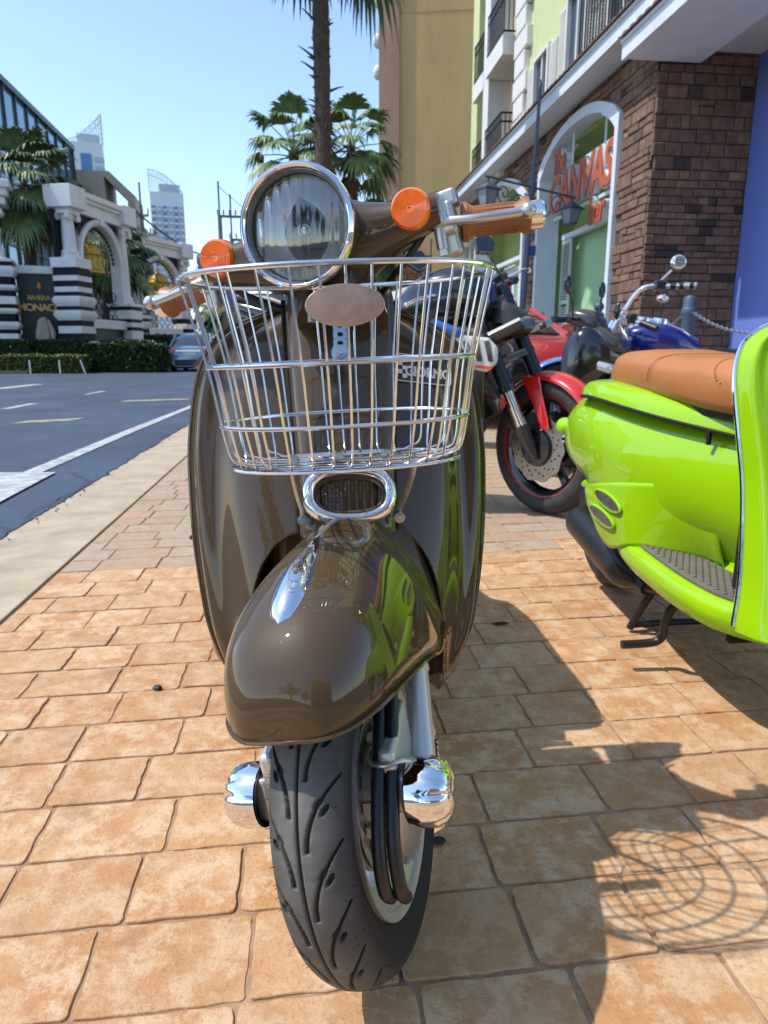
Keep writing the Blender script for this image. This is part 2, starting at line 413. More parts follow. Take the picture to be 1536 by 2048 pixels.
def marking(name, poly, m_, z=0.013):
    mb = MB(); n = len(poly); mb.add([(x, y, z) for x, y in poly], [tuple(range(n))])
    o = place(mb.build(name, m_, road, smooth=0), 0, 0); o.parent = road; o.location = (0, 0, 0); o.rotation_euler = (0, 0, 0); return o
marking('edge_line', [(-1.66, 3.9), (-1.55, 3.9), (-1.505, 6.5), (-1.43, 9.0), (-1.30, 13), (-1.42, 13), (-1.52, 9.0), (-1.61, 6.5)], M_PAINT)
marking('parking_box', [(-2.6, 4.29), (-1.455, 4.195), (-1.43, 3.36), (-1.40, 2.5), (-1.78, 2.5), (-1.80, 3.55), (-2.6, 3.6)], M_PAINT, 0.017)
for a, b, y0, y1 in ((-3.78, -3.67, 9.2, 10.2), (-3.69, -3.60, 12.3, 13.4)):
    marking('lane_dash', [(a, y0), (b, y0), (b, y1), (a, y1)], M_PAINT)
marking('worn_marking', [(-2.9, 7.25), (-2.4, 7.5), (-2.35, 7.85), (-2.85, 7.6)], M_YEL)
marking('parking_outline', [(-2.62, 10.35), (-1.72, 10.75), (-1.74, 11.05), (-2.60, 10.75)], M_YEL)
marking('stop_line', [(-6.1, 14.5), (-5.8, 14.5), (-5.75, 16.5), (-6.0, 16.5)], M_PAINT)
# scraps on the paving
def scrap(name, label, cat_, lat, al, pts, m_, h=0.006):
    mb = MB(); mb.prism(pts, 0, h); o = place(mb.build(name, m_, smooth=0, bevel=0.0015), lat, al, 0.0025); return tag(o, label, cat_)
M_TAR = mat('tar_black', (0.012, 0.012, 0.013), 0.5, bump=0.5, bscale=200)
scrap('tar_blob', 'flat black tar blob on the shaded pavers beside the front tyre', 'tar', 0.178, 0.862,
      [(-.020, -.001), (-.012, -.004), (-.004, -.008), (.006, -.0085), (.013, -.004), (.012, .004), (.004, .0075), (-.006, .005), (-.012, .003), (-.019, .004)], M_TAR, 0.0035)
def pebble(label, lat, al, r):
    mb = MB(); mb.sph((0, 0, r * .5), r, 10, 6, sc=(1.3, 1, .7))
    for i, p in enumerate(mb.v): 
        q = V(p); q *= 1 + 0.25 * noise.noise(q * (2.2 / r)); mb.v[i] = tuple(q)
    o = place(mb.build('pebble', M_TAR), lat, al, 0.0, rr.uniform(0, 3)); tag(o, label, 'pebble')
pebble('small dark pebble on a paver joint left of the brown scooter', -0.325, 1.395, 0.0085)
pebble('tiny black pebble on pale pavers left of the scooter shield', -0.435, 2.64, 0.013)
mb = MB()
for k in range(7):
    mb.tube([(-.02 + .004 * k, (-1) ** k * .003, .002), (-.008 + .004 * k, (-1) ** (k + 1) * .004, .004), (.006 + .003 * k, .002 * (-1) ** k, .002)], [.002, .0028, .0008], 6)
o = place(mb.build('dry_leaf', M_TAR), 0.50, 1.66, 0.002); tag(o, 'curled dry black leaf scrap on sunlit pavers between the scooters', 'leaf')
# ============================================================ SHOP BUILDING ON THE RIGHT
M_STONE = None
def stone_mat():
    m = bpy.data.materials.new('cladding_stone'); m.use_nodes = True; N, L, p = nodes(m)
    at = N.new('ShaderNodeAttribute'); at.attribute_name = 'tint'; geo = N.new('ShaderNodeNewGeometry')
    nz = N.new('ShaderNodeTexNoise'); nz.inputs['Scale'].default_value = 9; nz.inputs['Detail'].default_value = 8; nz.inputs['Roughness'].default_value = .7
    L.new(geo.outputs['Position'], nz.inputs['Vector'])
    sep = N.new('ShaderNodeSeparateColor'); L.new(at.outputs['Color'], sep.inputs[0])
    cr = N.new('ShaderNodeValToRGB'); L.new(sep.outputs[0], cr.inputs[0])
    e = cr.color_ramp.elements; e[0].position = 0; e[0].color = (.040, .030, .027, 1); e[1].position = 1; e[1].color = (.28, .165, .11, 1)
    for pos, c in ((.05, (.075, .056, .05)), (.09, (.16, .092, .064)), (.45, (.205, .115, .076)), (.75, (.18, .115, .082))):
        x = e.new(pos); x.color = (*c, 1)
    mx = N.new('ShaderNodeMix'); mx.data_type = 'RGBA'; mx.blend_type = 'MULTIPLY'; mx.inputs['Factor'].default_value = 1
    r = N.new('ShaderNodeMapRange'); r.inputs[1].default_value = .3; r.inputs[2].default_value = .7; r.inputs[3].default_value = .55; r.inputs[4].default_value = 1.3
    L.new(nz.outputs['Fac'], r.inputs[0]); L.new(cr.outputs[0], mx.inputs['A']); L.new(r.outputs[0], mx.inputs['B'])
    L.new(mx.outputs['Result'], p.inputs['Base Color']); p.inputs['Roughness'].default_value = .85
    b = N.new('ShaderNodeBump'); b.inputs['Strength'].default_value = .8; b.inputs['Distance'].default_value = .02; L.new(nz.outputs['Fac'], b.inputs['Height']); L.new(b.outputs[0], p.inputs['Normal'])
    return m
M_STONE = stone_mat()
M_MORT = mat('stone_mortar', (.11, .075, .055), .95, var=.4, vscale=8, bump=.4)
M_LGREEN = mat('pale_green_render', (.60, .66, .34), .85, var=.10, vscale=1.3, bump=.15, bscale=60)
M_WGREEN = mat('shop_green_wall', (.42, .64, .36), .8, var=.12, vscale=1.1, bump=.1, bscale=50)
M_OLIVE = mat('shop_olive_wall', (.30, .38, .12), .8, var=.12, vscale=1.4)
M_TRIM = mat('white_trim', (.66, .72, .78), .55, var=.10, vscale=3)
M_WHITE = mat('white_render', (.74, .74, .70), .7, var=.10, vscale=2, bump=.1, bscale=50)
M_OCHRE = mat('ochre_render', (.56, .37, .155), .9, var=.32, vscale=.8, col2=(.45, .28, .115), bump=.35, bscale=14, streak=(1, 1, .22), detail=9, bdist=.02)
M_PINK = mat('terracotta_render', (.46, .26, .165), .9, var=.25, vscale=.9, bump=.3, bscale=14, streak=(1, 1, .25), bdist=.02)
M_CREAM = mat('cream_render', (.62, .49, .30), .85, var=.15, vscale=1.2)
M_BLUEW = mat('blue_render', (.12, .17, .50), .75, var=.12, vscale=2.5, col2=(.135, .19, .54), bump=.35, bscale=160)
M_SOFFIT = mat('soffit_grey', (.56, .56, .55), .85, var=.08, vscale=3, bump=.1, bscale=90)
M_IRON = mat('black_iron', (.012, .013, .016), .45, metal=.6)
M_STEELB = mat('blue_grey_iron', (.075, .115, .165), .5, metal=.25, var=.2, vscale=14, bump=.12, bscale=60)
M_GLASSW = mat('window_glass', (.05, .07, .09), .08, metal=0, spec=1.0)
M_TILE = mat('roof_tile', (.20, .095, .065), .85, var=.5, vscale=9, col2=(.10, .06, .05), bump=.3)
M_TERR = mat('terrace_tile', (.36, .33, .28), .8, var=.3, vscale=4, bump=.2)
M_SHUT = mat('shutter_paint', (.56, .64, .60), .55, var=.08, vscale=5)

TZ = 0.47
mb = MB(); mb.b2((3.25, 1.0, -0.05), (16, 60, TZ - .05)); mb.b2((3.19, 0.95, TZ - .05), (16.02, 60.1, TZ))
terrace = struct(place(mb.build('terrace', M_TERR, smooth=0, bevel=.01), 0, 0))

def hole_wall(mb, lat, y0, y1, z0, z1, holes, mi=0, back=.25):
    """wall in the plane lat = const seen from -lat, with arched openings [(a, b, zs, ztop)]"""
    xs = sorted({y0, y1, *[h[0] for h in holes], *[h[1] for h in holes]})
    for a, b in zip(xs[:-1], xs[1:]):
        h = next((h for h in holes if h[0] <= a and h[1] >= b), None)
        if h is None:
            mb.b2((lat, a, z0), (lat + back, b, z1), mi)
        else:
            n = 16; prev = None
            for i in range(n):
                u0, u1 = i / n, (i + 1) / n
                za = arch(h, u0); zb = arch(h, u1); ya, yb = a + (b - a) * u0, a + (b - a) * u1
                vs = [(lat, ya, za), (lat, yb, zb), (lat, yb, z1), (lat, ya, z1), (lat + back, ya, za), (lat + back, yb, zb), (lat + back, yb, z1), (lat + back, ya, z1)]
                mb.add(vs, [(0, 1, 2, 3), (4, 7, 6, 5), (0, 4, 5, 1)], mi)
def arch(h, u):
    zs, zt = h[2], h[3]; x = 2 * u - 1
    return zs + (zt - zs) * math.sqrt(max(0, 1 - (x * .92) ** 2)) if zt > zs else zs

shop = thing('shop_building', 'stone-clad shop building with arched green windows and pale green upper floors', 'building', 0, 0, 0)
W1, W2, W3 = (11.32, 15.02, 3.85, 4.78), (16.0, 20.4, 3.6, 4.72), (21.0, 21.9, 3.55, 4.5)
holes = [W1, W2, W3]
mb = MB(); hole_wall(mb, 5.04, 10.24, 22.0, TZ, 5.2, holes, back=.3); mb.b2((5.04, 10.24, TZ), (6.55, 10.5, 5.2))
mb.build('masonry_wall', M_MORT, shop, smooth=0)
# cladding stones: coursed irregular ashlar, each stone its own block
rs = random.Random(21); stones = []
def course(place_fn, u0, u1, z0, z1, ok):
    z = z0
    while z < z1 - .02:
        h = rs.choice([.09, .11, .13, .15, .18, .21]); h = min(h, z1 - z)
        u = u0 + rs.uniform(-.2, 0)
        while u < u1:
            wd = rs.choice([.15, .20, .26, .31, .38]) * rs.uniform(.85, 1.15)
            a, b = max(u, u0), min(u + wd, u1)
            if b - a > .05:
                if h > .18 and rs.random() < .4:
                    zm = z + h * rs.uniform(.4, .6); parts = [(z, zm), (zm, z + h)]
                else: parts = [(z, z + h)]
                for (za, zb) in parts:
                    if ok((a + b) / 2, (za + zb) / 2, (b - a) / 2): stones.append((place_fn, a, b, za, zb))
            u += wd
        z += h
def okf(u, z, hw):
    for h in holes:
        if h[0] - hw * .9 < u < h[1] + hw * .9:
            t = min(1, max(0, (u - h[0]) / (h[1] - h[0])))
            if z < arch(h, t) + .07: return False
    return True
front = lambda u, z, d: (5.04 - d, u, z); side = lambda u, z, d: (u, 10.24 - d, z)
course(front, 10.24, 22.0, TZ, 5.0, okf); course(side, 5.02, 6.5, TZ, 4.78, lambda u, z, w_: True)
def skey(s):
    f, a, b, za, zb = s; p = f((a + b) / 2, (za + zb) / 2, 0)
    if za < 1.05: return 99
    return p[1] * (1.35 if f is front else .8)
stones.sort(key=skey)
srest = MB(); srt = []
def stone_geo(mb, f, a, b, za, zb):
    d = rs.uniform(.018, .045); g = .006; a += g; b -= g; za += g; zb -= g; e = .012
    rings = [[f(u, z, dd) for u, z in ((a + k, za + k), (b - k, za + k + rs.uniform(-.004, .004)), (b - k, zb - k), (a + k, zb - k))] for k, dd in ((0, -.02), (0, d - .012), (e, d))]
    mb.loft(rings, True, False, True)
for i, s in enumerate(stones):
    t = rs.random(); t = t if t > .1 else t * .8
    tv = (t, rs.random(), 0, 1)
    if i < 300:
        m1 = MB(); stone_geo(m1, *s); me = m1.mesh('stone', M_STONE, 30); set_tint(me, [tv] * len(me.vertices))
        so = bpy.data.objects.new('stone', me); COL.objects.link(so); so.parent = shop
    else:
        n0 = len(srest.v); stone_geo(srest, *s); srt += [tv] * (len(srest.v) - n0)
me = srest.mesh('stone_field', M_STONE, 30); set_tint(me, srt)
so = bpy.data.objects.new('stone_field', me); COL.objects.link(so); so.parent = shop; so['kind'] = 'stuff'

def window_bay(h, name, recess=.75):
    y0, y1, zs, zt = h
    bay = MB(); bay.b2((5.04 + recess, y0 - .1, TZ), (5.1 + recess, y1 + .1, 3.05)); 
    b = bay.build('window_wall', M_WGREEN, shop, smooth=0)
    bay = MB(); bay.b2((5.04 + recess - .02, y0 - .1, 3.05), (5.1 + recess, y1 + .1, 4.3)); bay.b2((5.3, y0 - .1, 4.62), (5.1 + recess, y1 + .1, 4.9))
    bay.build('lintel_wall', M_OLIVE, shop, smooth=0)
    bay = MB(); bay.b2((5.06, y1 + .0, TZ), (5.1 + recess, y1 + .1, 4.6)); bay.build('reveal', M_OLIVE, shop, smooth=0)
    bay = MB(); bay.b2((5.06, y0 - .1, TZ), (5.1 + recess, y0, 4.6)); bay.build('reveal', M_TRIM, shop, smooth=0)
    # surround
    fr = MB(); n = 28; fw = .13; outer, inner = [], []
    pts = [(y0, TZ)] + [(y0 + (y1 - y0) * i / n, arch(h, i / n)) for i in range(n + 1)] + [(y1, TZ)]
    cy, cz = (y0 + y1) / 2, 2.6
    rings = []
    for y, z in pts:
        oy = y + (-fw * .35 if y < cy - 1.5 else fw * .35 if y > cy + 1.5 else 0); oz = z + (0.0 if z <= TZ + .01 else .10)
        iy = y + (fw * .65 if y < cy - 1.2 else -fw * .65 if y > cy + 1.2 else 0); iz = z - (0.0 if z <= TZ + .01 else .07)
        rings.append([(4.96, oy, oz), (4.96, iy, iz), (5.42, iy, iz), (5.42, oy, oz)])
    fr.loft(rings, True, True, True); fr.build('window_surround', M_TRIM, shop, smooth=0)
    # transom and louvred shutters
    tr = MB(); tr.b2((5.5, y0 + .05, 3.0), (5.62, y1 - .05, 3.1)); tr.build('transom', M_TRIM, shop, smooth=0)
    for a, b in ((y0 + .12, y0 + .62), (y1 - .62, y1 - .12)):
        sh = MB(); sh.b2((5.50, a, TZ + .05), (5.54, a + .05, 2.98)); sh.b2((5.50, b - .05, TZ + .05), (5.54, b, 2.98))
        for z in (TZ + .05, 1.70, 2.90): sh.b2((5.50, a + .05, z), (5.54, b - .05, z + .08))
        so = sh.build('shutter', M_SHUT, shop, smooth=0)
        sl = MB(); z = TZ + .16
        while z < 2.88:
            if not 1.66 < z < 1.80: sl.box((5.52, (a + b) / 2, z), (.045, b - a - .1, .008), M.Rotation(R(-38), 3, 'Y'))
            z += .052
        s2 = sl.build('louvre_slats', M_SHUT, so, smooth=0); s2['kind'] = 'stuff'
window_bay(W1, 'w1'); window_bay(W2, 'w2'); window_bay(W3, 'w3')
M_BACK = mat('recess_dark_green', (.035, .085, .03), .8, var=.2)
mb = MB(); mb.b2((5.55, 20.9, TZ), (5.6, 22.0, 4.4)); mb.build('recess_shade_panel', M_BACK, shop, smooth=0)  # green recess behind the third arch, its shadow put into the dark colour
mb = MB(); mb.b2((5.70, 18.9, TZ), (5.78, 19.9, 3.0)); dr = mb.build('door', M_TRIM, shop, smooth=0, label='white door with a red panel beside the air conditioner')
mb = MB(); mb.b2((5.66, 19.1, 1.0), (5.70, 19.7, 2.55)); mb.build('red_panel', mat('red_panel', (.42, .02, .02), .5, var=.3, vscale=6), dr, smooth=0)

# eaves: two lengths of tiled pent roof with a white fascia, soffit over the porch
def eave(name, lat, y0, y1, z, up, label=None):
    e = MB(); e.b2((lat, y0, z), (lat + .06, y1, z + .20)); e.b2((lat - .03, y0, z + .20), (lat + .06, y1, z + .245)); e.b2((lat + .06, y0, z + .02), (5.6, y1, z + .05))
    o = e.build('fascia', M_TRIM, shop, smooth=0)
    t = MB(); n = int((y1 - y0) / .035); rings = []
    for i in range(n + 1):
        y = y0 + (y1 - y0) * i / n; q = .035 * abs(math.sin(math.pi * y / .21))
        rings.append([(lat - .07, y, z + .25 + q), (lat + up, y, z + .25 + .52 * up + q), (lat + up, y, z + .22 + .52 * up), (lat - .07, y, z + .246)])
    t.loft(rings, True, True, True); t.build('roof_tiles', M_TILE, shop, smooth=0)
eave('eave', 4.55, 9.3, 21.5, 5.02, .62)
eave('porch_eave', 4.45, 3.0, 10.16, 4.60, .9)
mb = MB(); mb.b2((4.70, 3.0, 4.785), (9.0, 10.2, 4.84)); mb.build('porch_soffit', M_SOFFIT, shop, smooth=0)
mb = MB(); mb.b2((4.75, 3.0, 4.84), (9.0, 10.2, 8.2)); mb.build('porch_upper_wall', M_LGREEN, shop, smooth=0)
mb = MB(); mb.b2((6.5, 3.0, TZ), (6.7, 10.22, 4.785)); mb.build('blue_wall', M_BLUEW, shop, smooth=0, label='plain blue rendered wall under the porch')
# upper storeys
mb = MB(); mb.b2((5.2, 9.2, 5.2), (5.6, 16.75, 16)); mb.build('upper_wall', M_LGREEN, shop, smooth=0)
mb = MB(); mb.b2((5.55, 16.75, 5.2), (5.9, 22.0, 16)); mb.build('balcony_wall', M_CREAM, shop, smooth=0)
mb = MB(); mb.b2((5.15, 21.35, 2.0), (5.9, 22.05, 16)); mb.build('end_pilaster', M_LGREEN, shop, smooth=0)
for k in range(24):
    z = 5.1 + k * .44; q = MB(); d = .14 if k % 2 else .0
    q.b2((5.06, 16.72 - d, z), (5.3, 17.45 + d * .6, z + .40)); q.build('quoin', M_WHITE, shop, smooth=0, bevel=.02)
def upper_window(y0, y1, z0, z1):
    f = MB(); t = .08
    f.b2((5.10, y0 - t, z0 - t), (5.21, y0, z1 + t)); f.b2((5.10, y1, z0 - t), (5.21, y1 + t, z1 + t)); f.b2((5.10, y0, z1), (5.21, y1, z1 + t)); f.b2((5.08, y0 - t, z0 - t), (5.21, y1 + t, z0))
    f.b2((5.14, (y0 + y1) / 2 - .03, z0), (5.21, (y0 + y1) / 2 + .03, z1))
    o = f.build('window', M_WHITE, shop, smooth=0)
    g = MB(); g.b2((5.18, y0, z0), (5.205, y1, z1)); g.build('pane', M_GLASSW, o, smooth=0)
    for a, b in ((y0 - .5, y0 - .1), (y1 + .1, y1 + .5)):
        s_ = MB(); s_.b2((5.13, a, z0), (5.2, b, z1))
        z = z0 + .06
        while z < z1 - .05: s_.b2((5.115, a + .04, z), (5.131, b - .04, z + .03)); z += .06
        s_.build('window_shutter', M_WHITE, o, smooth=0)
for y0, y1, z0, z1 in ((15.3, 16.1, 5.55, 6.75), (13.35, 14.2, 5.7, 7.1), (15.3, 16.1, 8.4, 9.7), (13.35, 14.2, 8.5, 9.8), (11.3, 12.3, 5.7, 7.4), (10.0, 10.8, 5.7, 7.4)): upper_window(y0, y1, z0, z1)
def balcony(y0, y1, z, lat=4.78, rail=.95):
    b = MB(); b.b2((lat, y0, z - .42), (5.56, y1, z)); o = b.build('balcony', M_WHITE, shop, smooth=0)
    rl = MB()
    for zz in (z + .08, z + rail * .8, z + rail): rl.tube([(lat + .03, y0 + .03, zz), (lat + .03, y1 - .03, zz)], .022, 6); rl.tube([(lat + .03, y0 + .03, zz), (5.55, y0 + .03, zz)], .022, 6)
    n = int((y1 - y0) / .13)
    for i in range(n + 1):
        y = y0 + .03 + (y1 - y0 - .06) * i / n; rl.tube([(lat + .03, y, z + .05), (lat + .03, y, z + rail)], .013, 5)
    for i in range(6):
        x = lat + .03 + (5.5 - lat) * i / 6; rl.tube([(x, y0 + .03, z + .05), (x, y0 + .03, z + rail)], .013, 5)
    r_o = rl.build('railing', M_IRON, o); r_o['label'] = 'black iron balcony railing'
    w_ = MB(); w_.b2((5.50, y0 + .2, z), (5.56, y1 - .5, z + 2.0)); w_.build('balcony_door', M_GLASSW, o, smooth=0)
for z in (5.35, 7.95, 10.55): balcony(17.75, 19.3, z, 4.85); balcony(19.95, 21.1, z, 4.95)
mb = MB()
for z in (5.35, 7.95, 10.55): mb.b2((4.95, 19.35, z - .42), (5.6, 19.9, z + 2.2))
mb.build('balcony_party_wall', M_WHITE, shop, smooth=0)
# one near balcony railing above the porch eave
rl = MB()
for zz in (5.75, 6.7, 6.85): rl.tube([(4.95, 10.6, zz), (4.95, 13.1, zz)], .025, 6); rl.tube([(4.95, 13.1, zz), (5.2, 13.1, zz)], .025, 6)
for i in range(22): y = 10.6 + 2.5 * i / 21; rl.tube([(4.95, y, 5.75), (4.95, y, 6.85)], .014, 5)
rl.build('window_balcony_railing', M_IRON, shop)

# the sign: solid letters with pale sides, hung in the first arch
M_SIGN = mat('sign_orange', (.50, .11, .035), .55, var=.25, vscale=7, col2=(.40, .10, .06))
M_SIDE = mat('sign_side', (.62, .66, .68), .6)
sign = thing('letter_sign', 'hanging orange letter sign reading the CANVAS bar in the near arch', 'sign', 5.02, 13.05, 3.66)
TS = lambda y, z: frame((0, y, z), (0, -1, 0), (0, 0, 1))
def letters(body, size, y, z, bold, shear, name, sp=1.0, sy=1.0):
    T = TS(y, z) @ M.Diagonal((1, sy, 1, 1))
    bk = text_mesh(name + '_return', body, M_SIDE, size, .06, sign, M.Translation((.075, 0.0, 0)) @ T, bold + .006, shear, space=sp)
    fr = text_mesh(name + '_face', body, M_SIGN, size, .012, sign, T, bold, shear, space=sp)
letters('CANVAS', .80, -.05, .02, .022, .12, 'canvas_letters', .93, 1.15)
letters('The', .46, .95, .62, .012, .1, 'the_letters', .9, 1.25)
letters('bar', .52, -.98, -.60, .012, .1, 'bar_letters', .95, 1.2)
for y in (.5, -.95): mb = MB(); mb.cyl((.1, y, .3), (.1, y, 1.05), .018, n=6); mb.build('hanger_rod', M_SIDE, sign)
for z in (.05, -.38): mb = MB(); mb.b2((.1, -1.55, z), (.14, 1.4, z + .05)); mb.build('sign_rail', M_SIDE, sign, smooth=0)

# air conditioner in the second bay
ac = thing('air_conditioner', 'grey outdoor air conditioner box on the green wall behind the motorcycles', 'air conditioner', 5.2, 16.75, 1.35)
M_AC = mat('ac_grey', (.40, .44, .42), .5, var=.15, vscale=8)
mb = MB(); mb.b2((0, 0, 0), (.36, .9, .66)); mb.build('cabinet', M_AC, ac, smooth=0, bevel=.02)
mb = MB()
for i in range(5): 
    rr_ = .06 + .05 * i; mb.tube([( -.012, .34 + rr_ * math.cos(t * .2618), .33 + rr_ * math.sin(t * .2618)) for t in range(24)], .007, 5, closed=True)
mb.build('fan_grille', M_IRON, ac)
for y in (.05, .80): mb = MB(); mb.b2((.02, y, -.12), (.34, y + .05, 0)); mb.build('bracket', M_IRON, ac, smooth=0)

# ============================================================ FAR BUILDINGS AHEAD
oc = thing('ochre_building', 'tall ochre rendered building end wall behind the palms', 'building', .15, 30.75, 0, R(-13))
mb = MB(); mb.b2((4.02, 0, 0), (9.5, 8, 26)); mb.build('wall', M_OCHRE, oc, smooth=0)
mb = MB(); mb.b2((3.22, -.12, 0), (4.02, 8, 26)); mb.build('corner_pilaster', M_PINK, oc, smooth=0)
for z, h_, d_ in ((3.2, .15, .03), (13.4, .04, .012)): mb = MB(); mb.b2((4.021, -d_, z), (9.5, 0.1, z + h_)); mb.build('string_course', M_OCHRE, oc, smooth=0)
for z in (5.2, 6.6, 11.5, 12.6, 14.0):
    mb = MB(); mb.sph((3.12, .3, z), .22, 10, 8, sc=(.8, 1, 1.2)); mb.build('corbel', M_WHITE, oc)
bp = thing('brick_pier', 'orange brick pier seen through the basket below the palms', 'brick pier', 3.0, 22.0, 0)
M_BRICK = mat('orange_brick', (.42, .17, .075), .85, var=.6, vscale=10, col2=(.20, .10, .06), bump=.5, bscale=20)
rb = random.Random(4); mb = MB(); mb.b2((-.02, .02, 0), (1.0, .5, 3.6)); mb.build('core', M_MORT, bp, smooth=0)
for z in range(20):
    x = -.03 - (z % 2) * .14
    while x < 1.0:
        a, b = max(x, -.03), min(x + .28, 1.02)
        if b - a > .04:
            q = MB(); d = rb.uniform(0, .03); q.b2((a + .008, -d, z * .18 + .01), (b - .008, .06, z * .18 + .172)); q.build('brick', M_BRICK, bp, smooth=0)
        x += .29
# ============================================================ PALMS
M_TRUNK = mat('palm_trunk', (.115, .078, .055), .95, var=.6, vscale=18, col2=(.05, .036, .03), bump=.9, bscale=30, bdist=.02)
M_FROND = mat('palm_frond', (.055, .105, .032), .5, var=.5, vscale=5, col2=(.10, .16, .05), spec=.5)
M_FROND2 = mat('palm_frond_bright', (.17, .26, .085), .5, var=.5, vscale=5, col2=(.09, .15, .05))
M_DEAD = mat('palm_dead_frond', (.17, .115, .065), .9, var=.4, vscale=7)
M_FRUIT = mat('palm_fruit', (.22, .020, .014), .5, var=.5, vscale=30)
def fan_leaf(mb, base, d, plen, flen, rnd, nb=22, spread=150, droop=.5, mi=0):
    """petiole then a pleated fan of blades that split and droop towards their tips"""
    d = V(d).normalized(); side = d.cross(V((0, 0, 1)))
    side = side.normalized() if side.length > 1e-3 else V((1, 0, 0)); up = side.cross(d).normalized()
    hub = V(base) + d * plen - V((0, 0, 1)) * plen * .10
    mb.tube([base, (V(base) + hub) / 2 + up * plen * .04, hub], [.022, .016, .012], 5, mi=mi)
    d2 = (d - V((0, 0, .35))).normalized(); up2 = side.cross(d2).normalized()
    for i in range(nb):
        a = R(-spread / 2 + spread * i / (nb - 1)) * 1.0 + rnd.uniform(-.03, .03)
        bd = (d2 * math.cos(a) + side * math.sin(a)).normalized()
        L = flen * (.72 + .28 * math.cos(a * .75)) * rnd.uniform(.9, 1.08)
        wv = bd.cross(up2).normalized(); wd = flen * .055
        dr = droop * rnd.uniform(.6, 1.3)
        p1 = hub + bd * L * .38 + up2 * .02; p2 = hub + bd * L * .72 - V((0, 0, 1)) * L * dr * .18; p3 = hub + bd * L * .92 - V((0, 0, 1)) * L * dr * .62
        f = up2 * wd * .55
        mb.add([hub, p1 - wv * wd, p1 + f, p1 + wv * wd, p2 - wv * wd * .75, p2 + f * .6, p2 + wv * wd * .75, p3],
               [(0, 1, 2), (0, 2, 3), (1, 4, 5, 2), (2, 5, 6, 3), (4, 7, 5), (5, 7, 6)], mi)
def palm(label, x, y, h, r0, r1, seed, nleaf=34, plen=.9, flen=.9, lean=(0, 0), stubs=14, skirt=12, bright=.4, fruit=False, cr=1.0, stub_len=.22, group='fan palms'):
    rnd = random.Random(seed); t = thing('palm_tree', label, 'palm tree', x, y, -.02, 0, None, True); t['group'] = group
    tr = MB(); n = 60; pts = []; rad = []
    for i in range(n + 1):
        u = i / n; pts.append(V((lean[0] * u * u, lean[1] * u * u, h * u))); k = 1 + .10 * (i % 2) + rnd.uniform(-.05, .05)
        rad.append((r0 + (r1 - r0) * u ** .6) * k * (1.25 if u < .04 else 1))
    tr.tube(pts, rad, 14); tr.build('trunk', M_TRUNK, t, smooth=20)
    sb = MB()
    for i in range(stubs * 8):                                   # old leaf bases
        u = .2 + .8 * rnd.random(); a = rnd.uniform(0, 6.283); c = V((lean[0] * u * u, lean[1] * u * u, h * u)); q = V((math.cos(a), math.sin(a), 0)); rr_ = r0 + (r1 - r0) * u ** .6
        lg = stub_len * rnd.uniform(.3, 1.0) * (1 if rnd.random() < .5 else .3)
        sb.tube([c + q * rr_ * .8, c + q * (rr_ + lg * .6) + V((0, 0, lg * .35)), c + q * (rr_ + lg) + V((0, 0, lg * .5))], [.030, .016, .007], 5)
    sb.build('leaf_stubs', M_TRUNK, t)['kind'] = 'stuff'
    top = V((lean[0], lean[1], h)); cr_ = MB()
    for i in range(nleaf):
        a = i * 2.39996 + rnd.uniform(-.2, .2); e = R(78 - 118 * (i / nleaf) ** .85 + rnd.uniform(-9, 9))
        d = V((math.cos(a) * math.cos(e), math.sin(a) * math.cos(e), math.sin(e)))
        fan_leaf(cr_, top + V((0, 0, -.25 * i / nleaf)), d, plen * cr * rnd.uniform(.8, 1.15), flen * cr * rnd.uniform(.85, 1.1), rnd, droop=.45 + .5 * i / nleaf, mi=1 if rnd.random() < bright else 0)
    cr_.build('crown', [M_FROND, M_FROND2], t, smooth=0)
    if skirt:
        sk = MB()
        for i in range(skirt):
            a = rnd.uniform(0, 6.283); e = R(rnd.uniform(-80, -58)); d = V((math.cos(a) * math.cos(e), math.sin(a) * math.cos(e), math.sin(e)))
            fan_leaf(sk, top + V((0, 0, -.45)) + V((math.cos(a), math.sin(a), 0)) * r1, d, plen * .4, flen * .85, rnd, nb=14, spread=80, droop=.5)
        sk.build('dead_skirt', M_DEAD, t, smooth=0)
    if fruit:
        fb = MB()
        for b, (ox, oy) in enumerate(((-.52, -.1), (-.30, .45))):
            st = cat([top + V((0, 0, -.3)), top + V((ox * .8, oy * .8, -.15)), top + V((ox, oy, -.8)), top + V((ox * 1.05, oy, -1.75))], 6); fb.tube(st, .012, 5)
            for i in range(260):
                u = rnd.random(); p = st[int(7 + u * (len(st) - 8))]; s_ = .10 * (1.2 - u)
                q = p + V((rnd.gauss(0, s_), rnd.gauss(0, s_), rnd.gauss(0, .05))); fb.sph(q, .019, 6, 4)
        fb.build('fruit_bunch', M_FRUIT, t)['kind'] = 'stuff'
    return t
palm('tall palm with red fruit bunch, its trunk rising behind the headlight', -1.12, 14.0, 9.25, .145, .145, 1, 30, 1.0, 1.0, (-.02, 0), 18, 22, .15, True, 1.15, .42)
palm('shorter fan palm left of the tall trunk', -2.35, 20.0, 5.95, .16, .13, 2, 28, .85, .72, (-.05, 0), 8, 5, .6)
palm('shorter fan palm right of the tall trunk before the ochre wall', -.80, 20.6, 6.25, .15, .12, 3, 28, .85, .72, (-.1, 0), 8, 5, .7)
palm('low fan palm whose crown fills the gap under the two palms', -.35, 24.0, 4.3, .15, .12, 12, 34, .9, .85, (0, 0), 6, 8, .5)
palm('leafy palm in front of the glass building at the left edge', -13.35, 27.4, 6.75, .26, .19, 4, 46, 1.3, 1.2, (.15, 0), 6, 5, .12, group='palms by the striped gateway')
